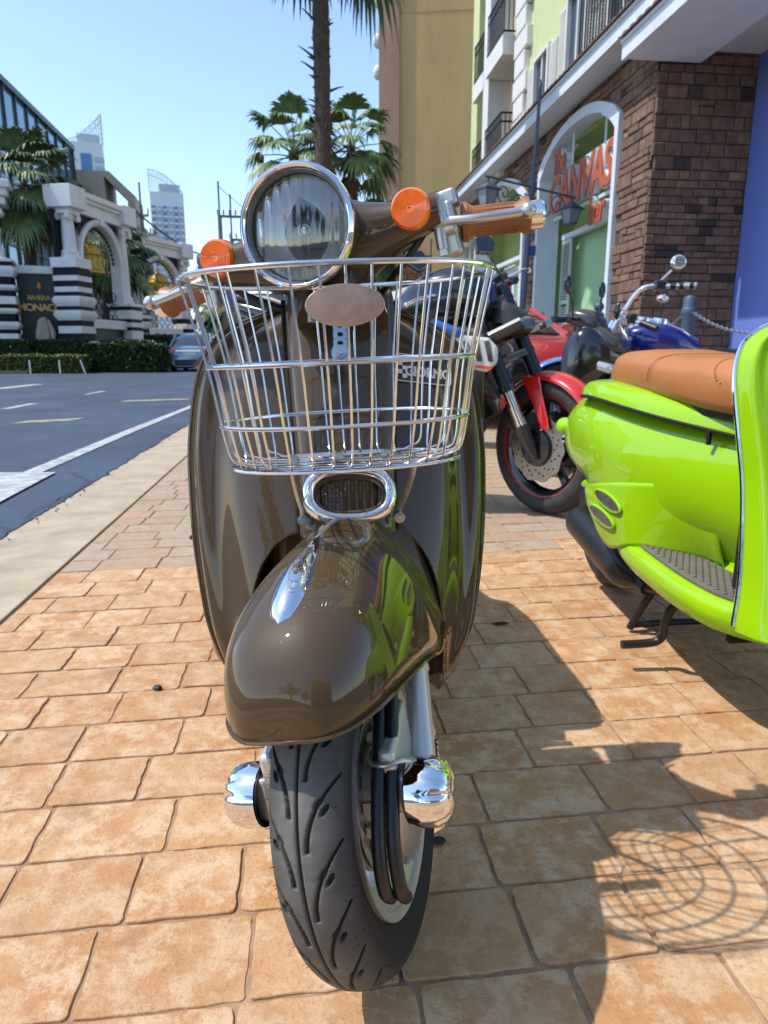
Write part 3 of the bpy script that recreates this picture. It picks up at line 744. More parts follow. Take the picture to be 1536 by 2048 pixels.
palm('palm between the two bell arches', -12.9, 33.2, 5.3, .24, .18, 5, 38, 1.2, 1.15, (.5, 0), 5, 10, .12, group='palms by the striped gateway')
palm('small palm seen low under the left handlebar', -9.6, 44, 3.3, .22, .18, 7, 32, 1.2, 1.2, (0, 0), 4, 4, .3, group='palms down the road')
palm('small bright palm seen through the basket by the road', -7.2, 50, 3.0, .22, .18, 8, 32, 1.3, 1.2, (0, 0), 4, 4, .55, group='palms down the road')
palm('small palm at the far end of the road behind the car', -11.6, 52, 3.8, .22, .18, 9, 32, 1.3, 1.3, (0, 0), 4, 4, .2, group='palms down the road')

# ============================================================ STRIPED GATEWAY (left)
M_GW = mat('gate_white_stone', (.76, .76, .74), .7, var=.15, vscale=2, bump=.1)
M_GK = mat('gate_black_stone', (.010, .012, .020), .6, var=.3, vscale=5, spec=.2)
M_GD = mat('gate_dark_panel', (.022, .036, .034), .5, var=.5, vscale=1.5)
M_GOLD = mat('gold_paint', (.60, .40, .07), .42, metal=.55, var=.4, vscale=9, col2=(.40, .24, .04))
M_BRON = mat('sign_bronze', (.50, .33, .13), .35, metal=.8)
def pedestal(mb, x, y, z0, z1, w_=1.05, seed=0):
    rnd = random.Random(seed); z = z0; k = 0
    while z < z1 - .02:
        wh = k % 2 == 0; h = min((.26 if wh else .20) * rnd.choice([.7, 1, 1.35]), z1 - z)
        u = (z - z0) / (z1 - z0); prof = 1 + .16 * (abs(u - .5) * 2) ** 3 + (.10 if wh and rnd.random() < .35 else 0) - (.06 if not wh else 0)
        s_ = w_ * prof
        if wh and rnd.random() < .25:
            for i in range(6):
                a, b = math.sin(math.pi * i / 6), math.sin(math.pi * (i + 1) / 6)
                mb.b2((x - s_ / 2 - .09 * a, y - s_ / 2 - .09 * a, z + h * i / 6), (x + s_ / 2 + .09 * a, y + s_ / 2 + .09 * a, z + h * (i + 1) / 6), 0)
        else: mb.b2((x - s_ / 2, y - s_ / 2, z), (x + s_ / 2, y + s_ / 2, z + h), 0 if wh else 1)
        z += h; k += 1
def column(parent, x, y, z0, z1, r=.225):
    c = MB(); H = z1 - z0
    prof = [(0, 0), (r * 1.55, 0), (r * 1.55, .10), (r * 1.3, .12), (r * 1.42, .18), (r * 1.42, .24), (r * 1.12, .28)]
    for i in range(9):
        u = i / 8; prof.append((r * (1.06 - .16 * u + .04 * math.sin(math.pi * u)), .32 + (H - .62) * u))
    prof += [(r * 1.05, H - .28), (r * 1.05, H - .24), (r * .95, H - .22), (r * 1.15, H - .14), (0, H - .12)]
    c.rev(prof, 24, M.Translation((x, y, z0))); c.b2((x - r * 1.5, y - r * 1.4, z1 - .12), (x + r * 1.5, y + r * 1.4, z1))
    for sx in (-1, 1):
        for sy in (-1, 1): c.tube([(x + sx * r * 1.25, y + sy * r * .75, z1 - .20), (x + sx * r * 1.25, y + sy * r * 1.3, z1 - .20)], .13, 12)
    c.build('column', M_GW, parent, smooth=40)
def bell(label, parent_loc, x, y, z, h=1.35, r=.48):
    b = thing('bell', label, 'bell', x, y, z, 0, 'gold bells', True)
    prof = [(.02, h), (r * .12, h * .95), (r * .14, h * .86), (r * .5, h * .80), (r * .78, h * .70), (r * .93, h * .52), (r * 1.0, h * .25), (r * 1.06, .06), (r * 1.12, 0), (r * 1.04, 0), (r * .9, .3), (r * .8, h * .5), (.02, h * .72)]
    m_ = MB(); m_.rev(prof, 28); m_.build('shell', M_GOLD, b, smooth=50)
    m_ = MB()
    for k in range(14):
        a = k * math.pi / 7; m_.tube([(r * 1.03 * math.cos(a + w_ * .10), r * 1.03 * math.sin(a + w_ * .10), zz) for zz, w_ in ((.1, 1), (h * .25, -1), (h * .42, 1), (h * .55, 0))], .022, 5)
    for zz in (.12, h * .5): m_.tube([(r * 1.04 * math.cos(i * .2618), r * 1.04 * math.sin(i * .2618), zz) for i in range(24)], .03, 6, closed=True)
    m_.build('lattice', M_GOLD, b); m_ = MB(); m_.cyl((0, 0, h), (0, 0, h + .5), .02, n=6); m_.build('hanging_rod', M_IRON, b)
    return b
def portico(label, x, y, rz, L, ped0, ped1, top, seed):
    g = thing('bell_arch', label, 'archway', x, y, 0, rz, 'bell arches of the gateway', True)
    for px, pt, sd in ((0, ped0, seed), (L, ped1, seed + 1)):
        p_ = MB(); pedestal(p_, px, 0, 0, pt, .92, sd); p_.build('striped_pedestal', [M_GW, M_GK], g, smooth=0, bevel=.015)
        column(g, px, 0, pt, top - .75)
    e = MB()
    for dz, ov, hh in ((-.75, .30, .22), (-.53, .25, .20), (-.33, .36, .13), (-.20, .46, .20)): e.b2((-.0 - ov, -ov, top + dz), (L + ov, ov, top + dz + hh))
    for px in (0, L): e.b2((px - .48, -.52, top - .68), (px + .48, .52, top + .06))
    e.build('entablature', M_GW, g, smooth=0, bevel=.02)
    # arch ring and dark spandrel wall
    r_ = (L - .95) / 2; zc = top - .95 - r_; n = 24; a = MB(); sp = MB()
    rings = []; pts = [(L / 2 - r_ - .0, min(ped0, ped1))] + [(L / 2 - r_ * math.cos(math.pi * i / n), zc + r_ * math.sin(math.pi * i / n)) for i in range(n + 1)] + [(L / 2 + r_, min(ped0, ped1))]
    for i, (px, pz) in enumerate(pts):
        c_ = V((px - L / 2, 0, pz - zc)); nrm = V((-1, 0, 0)) if i == 0 else V((1, 0, 0)) if i == len(pts) - 1 else V((px - L / 2, 0, max(pz - zc, 0))).normalized()
        q = V((px, 0, pz)); w_ = .20
        rings.append([q + nrm * w_ + V((0, -.24, 0)), q + nrm * w_ * .6 + V((0, -.30, 0)), q - nrm * .02 + V((0, -.20, 0)), q - nrm * .02 + V((0, .25, 0)), q + nrm * w_ + V((0, .25, 0))])
    a.loft(rings, True, True, True); a.b2((L / 2 - .12, -.34, zc + r_ - .02), (L / 2 + .12, -.2, top - .72)); a.build('arch_ring', M_GW, g, smooth=30)
    for i in range(n):
        x0_, z0_ = L / 2 - r_ * math.cos(math.pi * i / n), zc + r_ * math.sin(math.pi * i / n); x1_, z1_ = L / 2 - r_ * math.cos(math.pi * (i + 1) / n), zc + r_ * math.sin(math.pi * (i + 1) / n)
        sp.add([(x0_, -.12, z0_), (x1_, -.12, z1_), (x1_, -.12, top - .74), (x0_, -.12, top - .74), (x0_, .2, z0_), (x1_, .2, z1_), (x1_, .2, top - .74), (x0_, .2, top - .74)], [(0, 1, 2, 3), (4, 7, 6, 5), (0, 4, 5, 1)])
    sp.b2((-.5, .2, ped0), (L / 2 - r_, .32, top - .75)); sp.b2((L / 2 + r_, .2, ped1), (L + .5, .32, top - .75)); sp.build('spandrel', M_GK, g, smooth=0)
    # scroll ironwork inside the arch, and low wall between pedestals
    ir = MB(); rnd = random.Random(seed)
    for i in range(22):
        t_ = math.pi * (i + .5) / 22; c_ = V((L / 2 - (r_ - .13) * math.cos(t_), .05, zc + (r_ - .13) * math.sin(t_))); ir.tube([c_ + V((.09 * math.cos(k * .7) * (1 - k / 14), 0, .09 * math.sin(k * .7) * (1 - k / 14))) for k in range(12)], .018, 5)
    for i in range(7):
        for j in range(5):
            c_ = V((L / 2 - r_ + .2 + (2 * r_ - .4) * i / 6, .12, 1.2 + j * .42)); ir.tube([c_ + V((.17 * math.cos(k * .7), 0, .17 * math.sin(k * .7))) for k in range(9)], .02, 5, closed=True)
    io = ir.build('scroll_ironwork', M_IRON, g); io['kind'] = 'stuff'
    lw = MB(); lw.b2((.5, -.1, 0), (L - .5, .3, 1.6)); lw.build('dado', M_GD, g, smooth=0)
    lw = MB(); lw.b2((.45, -.25, 1.6), (L - .45, .4, 1.95)); lw.build('dado_cap', M_GW, g, smooth=0, bevel=.03)
    return g
portico('nearer arch with gold bell on striped pedestals', -11.30, 26.3, R(81), 3.6, 4.0, 2.65, 6.35, 3)
portico('farther arch with gold bell behind the palm', -12.35, 35.6, R(69), 3.9, 2.6, 2.5, 6.3, 9)
bell('gold bell hanging in the nearer striped arch', None, -11.35, 28.0, 3.68, 1.35, .52)
bell('gold bell hanging in the farther striped arch', None, -11.65, 37.4, 3.55, 1.35, .55)
# sign wall and left pillar
pl = thing('striped_pillar', 'striped pillar with white column at the left edge beside the gold lettering', 'pillar', -13.50, 25.35, 0, R(20), None, True)
mb = MB(); pedestal(mb, 0, 0, 0, 3.85, 1.0, 5); mb.build('striped_pedestal', [M_GW, M_GK], pl, smooth=0, bevel=.015); column(pl, 0, 0, 3.85, 5.6)
mb = MB(); mb.b2((-.6, -.5, 5.6), (.55, .5, 5.85)); mb.b2((-.7, -.6, 5.85), (.65, .6, 6.1)); mb.b2((-.8, -.7, 6.1), (.75, .7, 6.35)); mb.build('entablature', M_GW, pl, smooth=0, bevel=.02)
sw = thing('sign_wall', 'dark green wall with gold letters between striped pillars', 'wall', -13.10, 25.80, 0, R(20), None, True)
mb = MB(); mb.b2((0, 0, 0), (1.75, .3, 3.45)); mb.build('panel', M_GD, sw, smooth=0)
mb = MB(); mb.b2((-.05, -.12, 3.45), (1.8, .4, 3.72)); mb.build('coping', M_GW, sw, smooth=0, bevel=.03)
T0 = lambda x, z: frame((x, -.05, z), (1, 0, 0), (0, 0, 1))
text_mesh('gold_letters', 'MONACO', M_BRON, .36, .03, sw, T0(.70, 2.28), .006, 0, space=.84)
text_mesh('gold_letters', 'RIVIERA', M_BRON, .24, .02, sw, T0(.68, 2.62), .0, 0, space=.9)
mb = MB(); mb.add([(.72, -.06, 2.86), (.64, -.06, 3.02), (.72, -.06, 3.22), (.80, -.06, 3.02), (.72, -.14, 3.02), (.72, 0, 3.02)], [(0, 1, 4), (1, 2, 4), (2, 3, 4), (3, 0, 4), (1, 0, 5), (2, 1, 5), (3, 2, 5), (0, 3, 5)])
mb.build('flame_emblem', mat('flame_orange', (.75, .27, .06), .5), sw, smooth=0)
mb = MB(); rnd = random.Random(8)
for k in range(16):
    x_ = .55 + .5 * rnd.random(); mb.tube([(x_ * .6 + .3, -.30, 1.95 - .4 * abs(x_ - .8)), (x_, -.34, 1.4), (x_ + rnd.uniform(-.1, .1), -.4, .75)], [.05, .09, .06], 6)
mb.build('waterfall', mat('falling_water', (.42, .36, .28), .4, var=.4, vscale=8), sw)
rsn = thing('sales_sign', 'green letter R signboard on dark plinth between the arches', 'sign', -12.3, 33.4, 0, R(12), None, True)
mb = MB(); mb.b2((-.6, 0, 0), (.75, .25, 2.15)); mb.build('plinth', M_GK, rsn, smooth=0)
mb = MB(); mb.b2((-.55, -.1, 2.15), (-.12, .2, 3.35)); mb.build('white_slab', M_GW, rsn, smooth=0)
M_SG = mat('sign_green', (.012, .24, .05), .4)
text_mesh('green_letter', 'R', M_SG, 1.75, .09, rsn, frame((.22, -.1, 2.72), (1, 0, 0), (0, 0, 1)), .05)
text_mesh('white_letters', 'RIVIERA', M_GW, .30, .02, rsn, frame((.08, -.03, 1.85), (1, 0, 0), (0, 0, 1)), .01, space=.95)
text_mesh('green_letters', 'SALE', M_SG, .26, .02, rsn, frame((.12, -.03, 1.45), (1, 0, 0), (0, 0, 1)), .01)

# ============================================================ HEDGES
def leafy(name, label, cat_, boxes, n, s_, mats, seed, world=True, kind='thing', rz=0, at=(0, 0)):
    t = thing(name, label, cat_, at[0], at[1], 0, rz, None, True); rnd = random.Random(seed); f = MB(); core = MB()
    vol = [(b[3] - b[0]) * (b[4] - b[1]) + (b[5] - b[2]) * ((b[3] - b[0]) + (b[4] - b[1])) for b in boxes]; tot = sum(vol)
    for b, v_ in zip(boxes, vol):
        core.b2((b[0] + s_, b[1] + s_, b[2]), (b[3] - s_, b[4] - s_, b[5] - s_ * 1.2))
        for i in range(int(n * v_ / tot)):
            face = rnd.random(); p = [rnd.uniform(b[k], b[k + 3]) for k in range(3)]
            if face < .45: p[1] = b[1] + abs(rnd.gauss(0, s_ * .8))
            elif face < .8: p[2] = b[5] - abs(rnd.gauss(0, s_ * .9)) + .10 * noise.noise(V((p[0] * 1.7, p[1] * 1.7, seed)))
            else: p[0] = (b[0] if rnd.random() < .5 else b[3]) + rnd.gauss(0, s_ * .5)
            q = M.Rotation(rnd.uniform(0, 6.28), 3, 'Z') @ M.Rotation(rnd.uniform(-1.2, 1.2), 3, 'X'); l_ = s_ * rnd.uniform(.7, 1.5)
            c_ = V(p); a_, b_ = q @ V((l_ * .35, 0, 0)), q @ V((0, l_ * .8, 0))
            f.add([c_ - b_, c_ + a_, c_ + b_, c_ - a_], [(0, 1, 2, 3)], 1 if rnd.random() < .4 else 0)
    core.build('branches', mats[2], t, smooth=0); f.build('foliage', mats[:2], t, smooth=0); return t
M_H1 = mat('hedge_leaf', (.030, .075, .018), .55, var=.5, vscale=3); M_H2 = mat('hedge_leaf_light', (.060, .125, .030), .55, var=.4, vscale=3)
M_H3 = mat('hedge_yellow', (.20, .21, .035), .6, var=.4, vscale=2); M_HC = mat('hedge_core', (.012, .022, .008), .9)
leafy('hedge', 'clipped dark hedge at far left before the striped pillar', 'hedge', [(-.9, 0, 0, .9, .7, 1.12)], 2600, .07, [M_H1, M_H1, M_HC], 1, at=(-13.3, 24.7))
leafy('hedge', 'clipped dark hedge below the gold letters', 'hedge', [(-.85, 0, 0, .85, .7, 1.15)], 2600, .07, [M_H1, M_H2, M_HC], 2, at=(-11.45, 25.0))
leafy('hedge', 'low yellowish flowering border along the kerb at left', 'hedge', [(-2.2, 0, 0, 1.75, .7, .62)], 5200, .06, [M_H3, M_H2, M_HC], 3, at=(-12.0, 23.9))
leafy('hedge', 'tall green shrub mass left of the parked blue car', 'hedge', [(-.9, 0, 0, 1.6, 1.6, 1.02), (-.4, .3, .9, 1.3, 1.3, 1.12)], 6500, .08, [M_H2, M_H1, M_HC], 4, at=(-9.7, 24.9))
leafy('hedge', 'dark shrubs under the far arch', 'hedge', [(-1.5, 0, 0, 2.4, 2.2, 1.5)], 3200, .11, [M_H1, M_H1, M_HC], 5, at=(-10.2, 32.5))
leafy('tree_row', 'dark leafy tree mass where the road ends', 'trees', [(-3.5, 0, 0, 3, 3, 3.6), (-5.5, 2, 0, -2, 6, 4.4)], 5200, .26, [M_H1, M_H2, M_HC], 6, at=(-9.0, 56))
for i, (x_, ln) in enumerate(((-11.9, .0), (-10.9, .0), (-10.05, .28))):
    mb = MB(); mb.cyl((0, 0, 0), (-ln * .5, 0, .46), .025, n=8); o = mb.build('marker_peg', M_WHITE); o.location = (x_, 23.7, 0)
    tag(o, ['white marker peg left of the other two before the hedge', 'white marker peg standing upright before the low yellow hedge', 'white marker peg that leans before the hedge'][i], 'peg')
mb = MB(); mb.b2((-20, 0, -.02), (5, 6, .10)); o = mb.build('planting_bed', M_EARTH, smooth=0); o.location = (-14.0 + .8, 23.6, 0); o.scale = (.24, 1, 1); struct(o)
mb = MB(); mb.b2((-6, 6, -.02), (1.6, 30, .09)); o = mb.build('verge', mat('verge_green', (.05, .075, .03), .9, var=.5, vscale=4), smooth=0); o.location = (-11, 23.6, 0); struct(o)

# ============================================================ FAR LEFT BUILDINGS
gb = thing('glass_building', 'glass curtain-wall building rising at the upper left edge', 'building', -22.5, 45.0, 0, R(98), None, True)
M_CURT = mat('curtain_glass', (.20, .33, .44), .06, metal=.55, var=.15, vscale=.4)
M_MULL = mat('mullion_dark', (.03, .045, .05), .4)
mb = MB(); mb.b2((-16, 0, 0), (14, 16, 16.1)); mb.build('glass', M_CURT, gb, smooth=0)
for i in range(16):
    mb = MB(); x_ = -15.9 + 2 * i; mb.b2((x_ - .06, -.12, 0), (x_ + .06, 0, 16.15)); mb.build('mullion', M_MULL, gb, smooth=0)
for z in (4, 7, 10, 13):
    mb = MB(); mb.b2((-16, -.08, z - .06), (14, 0, z + .06)); mb.build('transom', M_MULL, gb, smooth=0)
mb = MB(); mb.b2((-16.1, -.25, 16.1), (14.15, 16, 16.45)); mb.build('roof_edge', M_MULL, gb, smooth=0)
mb = MB(); mb.b2((13.9, -.2, 0), (14.1, 16, 16.1)); mb.build('corner_post', M_MULL, gb, smooth=0)
bg_ = thing('roof_frame_building', 'beige concrete building with open roof frame behind the near arch', 'building', -24.8, 60, 0, R(10), None, True)
M_BEI = mat('beige_concrete', (.46, .40, .30), .85, var=.1, vscale=.6)
mb = MB(); mb.b2((-2, 0, 0), (5.0, 5, 10.9)); mb.build('block', M_BEI, bg_, smooth=0)
mb = MB(); mb.b2((-2, 0, 12.5), (2.2, 5, 15.0)); mb.b2((-2, 0, 10.9), (-1.2, 5, 12.5)); mb.b2((.9, 0, 10.9), (1.6, 5, 12.5)); mb.build('upper_frame', M_BEI, bg_, smooth=0)
mb = MB(); mb.prism([(2.2, 15.0), (2.2, 14.6), (3.9, 12.9), (3.9, 10.9), (4.5, 10.9), (4.5, 13.2), (2.6, 15.0)], 0, -4, frame((0, 0, 0), (1, 0, 0), (0, 0, 1))); mb.build('sloped_frame', M_BEI, bg_, smooth=0)
M_TW = mat('tower_white', (.62, .66, .70), .6); M_TG = mat('tower_glass', (.09, .20, .38), .12, metal=.3, var=.2, vscale=.05); M_TGR = mat('tower_grey', (.38, .44, .50), .5)
def tower(label, x, y, w_, h, flip, seed):
    t = thing('tower_block', label, 'tower', x, y, 0, R(20) if flip else R(22), 'towers on the skyline', True)
    b = MB(); b.b2((-w_ / 2, -w_ / 2, 0), (w_ / 2, w_ / 2, h)); b.build('shaft', M_TW, t, smooth=0)
    fl = 3.2; nf = int(h / fl) - 1; rnd = random.Random(seed)
    if flip:
        for c_ in range(6):
            b = MB(); x_ = -w_ / 2 + w_ * (c_ + .5) / 6
            for k in range(8, nf): b.b2((x_ - w_ / 15, -w_ / 2 - .15, k * fl + .5), (x_ + w_ / 15, -w_ / 2 + .1, k * fl + 2.6))
            b.build('window_column', M_TG if c_ % 2 == 0 else M_TGR, t, smooth=0)['kind'] = 'stuff'
            b = MB()
            for k in range(8, nf): b.b2((x_ - w_ / 16, -w_ / 2 - 1.3, k * fl - .1), (x_ + w_ / 16, -w_ / 2, k * fl + 1.0))
            b.build('balcony_column', M_TW, t, smooth=0)['kind'] = 'stuff'
    else:
        b = MB(); b.b2((-w_ * .14, -w_ / 2 - .3, h * .70), (w_ * .16, -w_ / 2 + .1, h * .95)); b.build('window_column', M_TG, t, smooth=0)
        b = MB(); b.b2((-w_ * .14, -w_ / 2 - .3, h * .40), (w_ * .16, -w_ / 2 + .1, h * .66)); b.build('window_column', M_TG, t, smooth=0)
        b = MB()
        for k in range(10, nf): b.b2((w_ * .24, -w_ / 2 - .3, k * fl), (w_ * .47, -w_ / 2 + .1, k * fl + 1.9)); b.b2((-w_ * .44, -w_ / 2 - .3, k * fl), (-w_ * .34, -w_ / 2 + .1, k * fl + 1.9)); b.b2((w_ / 2 - .1, -w_ * .45, k * fl), (w_ / 2 + .2, w_ * .4, k * fl + 1.8))
        b.build('window_rows', M_TGR, t, smooth=0)['kind'] = 'stuff'
    b = MB(); b.b2((-w_ * .2, -w_ * .3, h), (w_ * .42, w_ * .3, h + w_ * .28)); b.build('plant_room', M_TGR, t, smooth=0)
    # open steel sail on the roof
    n = 14; s_ = 1 if flip else -1; P = []
    for i in range(n + 1):
        u = i / n; zz = h + w_ * (.78 * (1 - u) ** 1.5 + .06 if not flip else .62 * (1 - u ** 2) + .03); P.append((s_ * (-w_ / 2 + w_ * u), zz))
    b = MB(); rib = [V((x_, -w_ * .38, z_)) for x_, z_ in P]; rib2 = [V((x_, w_ * .38, z_)) for x_, z_ in P]
    b.tube(rib, .28, 6); b.tube(rib2, .28, 6)
    for i, (x_, z_) in enumerate(P):
        b.tube([(x_, -w_ * .38, h), (x_, -w_ * .38, z_)], .10 if i else .35, 5)
        if i % 2 == 0: b.tube([(x_, -w_ * .38, z_), (x_, w_ * .38, z_)], .10, 5)
        if i < n:
            x2, z2 = P[i + 1]
            for k in range(6):
                if h + k * 1.6 + 1.6 < z_: b.tube([(x_, -w_ * .38, h + k * 1.6), (x2, -w_ * .38, h + k * 1.6 + 1.6)], .08, 4); b.tube([(x2, -w_ * .38, h + k * 1.6), (x_, -w_ * .38, h + k * 1.6 + 1.6)], .08, 4)
    b.build('roof_sail', M_TW, t)['kind'] = 'stuff'
    return t
tower('pale tower with blue glass strip and curved steel sail, left of the two', -119.0, 300, 13.2, 80.5, False, 1)
tower('pale tower with balcony stacks and sail roof, right of the two', -117.5, 400, 17.0, 83.0, True, 2)
# low roofs at the end of the street
fh = thing('red_roof_house', 'low white building with red roof far down the road', 'building', -8.5, 95, 0, 0, None, True)
mb = MB(); mb.b2((-4, 0, 0), (4, 6, 4.2)); mb.build('wall', M_WHITE, fh, smooth=0)
mb = MB(); mb.prism([(-4.4, 4.2), (4.4, 4.2), (3.6, 5.6), (-3.6, 5.6)], .3, -6, frame((0, 0, 0), (1, 0, 0), (0, 0, 1))); mb.build('roof', mat('red_roof', (.45, .09, .06), .7), fh, smooth=0)
fb_ = thing('far_block', 'hazy pale apartment block at the end of the road', 'building', -26, 180, 0, 0, None, True)
mb = MB(); mb.b2((-9, 0, 0), (9, 10, 15)); mb.build('wall', M_TW, fb_, smooth=0)
for k in range(4):
    mb = MB(); mb.b2((-8.5, -.2, 2 + 3.2 * k), (8.5, .1, 3.6 + 3.2 * k)); mb.build('window_band', M_TGR, fb_, smooth=0)
# ============================================================ UTILITY POLES AND WIRES
M_POLE = mat('pole_concrete', (.22, .20, .17), .9, var=.3, vscale=4); M_WIRE = mat('wire_black', (.01, .01, .011), .6)
def pole(label, x, y, h, rz, arms, spike):
    t = thing('utility_pole', label, 'utility pole', x, y, 0, rz, 'utility poles', True)
    b = MB(); b.tube([(0, 0, 0), (0, 0, h)], [.17, .11], 8); b.build('post', M_POLE, t)
    b = MB(); b.cyl((0, 0, h), (0, 0, h + spike), .05, n=6); b.build('ground_wire_mast', M_STEELB, t)
    for z, a, c in arms:
        b = MB(); b.b2((-a, -.06, z - .06), (c, .06, z + .06)); ar = b.build('crossarm', M_POLE, t, smooth=0)
        k = 0; n = max(2, int((a + c) / .3))
        for k in range(n + 1):
            q = MB(); x_ = -a + (a + c) * k / n; q.rev([(.0, .30), (.03, .28), (.05, .2), (.03, .16), (.055, .10), (.03, .05), (.03, 0), (0, 0)], 8, M.Translation((x_, 0, z + .06))); q.build('insulator', M_POLE, ar)
    return t
pole('utility pole with crossarms left of the right-hand tower', -13.2, 40.2, 7.9, R(-20), [(7.95, 1.0, .45), (6.95, .75, .85)], 1.75)
pole('utility pole with crossarms just left of the headlight', -8.9, 40, 7.95, R(10), [(7.9, .1, 1.8), (5.6, 1.2, 1.9)], 1.7)
pole('thinner utility pole beside the one left of the headlight', -8.5, 41, 6.9, R(10), [(6.85, .1, 1.3), (5.7, .9, 1.4)], 2.3)
def wire(label, pts, r=.03):
    b = MB(); b.tube(cat(pts, 8), r, 5); o = b.build('overhead_wire', M_WIRE); tag(o, label, 'wire', 'overhead wires')
wire('thick overhead cable sagging between the two pole heads', [(-13.6, 40.0, 8.3), (-12.3, 40, 7.25), (-10.6, 40, 6.15), (-9.0, 40, 5.75)], .05)
wire('thin overhead wire above the thick sagging cable', [(-8.9, 40, 9.6), (-8.5, 41, 9.1), (-5, 48, 7.0), (2, 60, 6.5)], .018)
# ============================================================ SCOOTERS
M_CHROME = mat('chrome', (.82, .83, .84), .05, metal=1.0, rvar=.03, vscale=20)
M_WIREC = mat('basket_chrome', (.78, .78, .76), .14, metal=1.0, rvar=.08, vscale=60)
M_ALU = mat('cast_aluminium', (.60, .60, .58), .34, metal=.9, var=.12, vscale=14)
M_SILV = mat('silver_paint', (.55, .54, .50), .38, metal=.55, coat=.3)
M_ZINC = mat('zinc_steel', (.55, .58, .58), .28, metal=1.0, var=.3, vscale=40, rvar=.12)
M_BLACKP = mat('black_plastic', (.012, .012, .013), .45, var=.3, vscale=20)
M_RUB = mat('rubber_hose', (.010, .010, .011), .38)
M_VOID = mat('inner_black', (.006, .006, .006), .8)
M_AMBER = mat('amber_lens', (1.0, .185, .001), .16, coat=1.0, spec=.6)
M_AMBER2 = mat('amber_rim', (.75, .085, .001), .2, coat=.8)
M_TAN = mat('tan_rubber', (.36, .130, .050), .45, var=.25, vscale=16, bump=.12, bscale=150, bdist=.001)
M_SEAT = mat('tan_vinyl', (.46, .175, .055), .42, var=.14, vscale=9, bump=.25, bscale=260, bdist=.0012, spec=.45)
M_MATR = mat('floor_mat_rubber', (.16, .145, .115), .75, var=.2, vscale=25, bump=.3, bscale=200, bdist=.001)
def paint(name, col, flake=.25):
    m = mat(name, col, .45, coat=1.0, coat_rough=.012, spec=.06); N, L, p = nodes(m)
    tc = N.new('ShaderNodeTexCoord'); nz = N.new('ShaderNodeTexNoise'); nz.inputs['Scale'].default_value = 5.5; nz.inputs['Detail'].default_value = 2
    L.new(tc.outputs['Object'], nz.inputs['Vector'])
    b = N.new('ShaderNodeBump'); b.inputs['Strength'].default_value = .10; b.inputs['Distance'].default_value = .012; L.new(nz.outputs['Fac'], b.inputs['Height'])
    L.new(b.outputs[0], p.inputs['Coat Normal'])
    d = N.new('ShaderNodeTexNoise'); d.inputs['Scale'].default_value = 230; d.inputs['Detail'].default_value = 3; L.new(tc.outputs['Object'], d.inputs['Vector'])
    r = N.new('ShaderNodeMapRange'); r.inputs[1].default_value = .66; r.inputs[2].default_value = .74; r.inputs[3].default_value = .012; r.inputs[4].default_value = .16
    L.new(d.outputs['Fac'], r.inputs[0]); L.new(r.outputs[0], p.inputs['Coat Roughness'])                     # dust specks
    return m
M_BROWN = paint('brown_paint', (.070, .044, .019)); M_GREEN = paint('lime_paint', (.30, .55, .004))
def tyre_mat(name):
    m = bpy.data.materials.new(name); m.use_nodes = True; N, L, p = nodes(m)
    tc = N.new('ShaderNodeTexCoord'); nz = N.new('ShaderNodeTexNoise'); nz.inputs['Scale'].default_value = 26; nz.inputs['Detail'].default_value = 9; nz.inputs['Roughness'].default_value = .7
    L.new(tc.outputs['Object'], nz.inputs['Vector'])
    at = N.new('ShaderNodeAttribute'); at.attribute_name = 'wear'
    cr = N.new('ShaderNodeMapRange'); cr.inputs[1].default_value = .3; cr.inputs[2].default_value = .72; cr.inputs[3].default_value = .35; cr.inputs[4].default_value = 1.0; L.new(nz.outputs['Fac'], cr.inputs[0])
    ml = N.new('ShaderNodeMath'); ml.operation = 'MULTIPLY'; L.new(cr.outputs[0], ml.inputs[0]); L.new(at.outputs['Fac'], ml.inputs[1])
    mx = N.new('ShaderNodeMix'); mx.data_type = 'RGBA'; mx.inputs['A'].default_value = (.013, .013, .014, 1); mx.inputs['B'].default_value = (.165, .160, .138, 1)
    L.new(ml.outputs[0], mx.inputs['Factor']); L.new(mx.outputs['Result'], p.inputs['Base Color']); p.inputs['Roughness'].default_value = .72
    b = N.new('ShaderNodeBump'); b.inputs['Strength'].default_value = .4; b.inputs['Distance'].default_value = .0015; L.new(nz.outputs['Fac'], b.inputs['Height']); L.new(b.outputs[0], p.inputs['Normal'])
    return m
M_TYRE = tyre_mat('tyre_rubber')

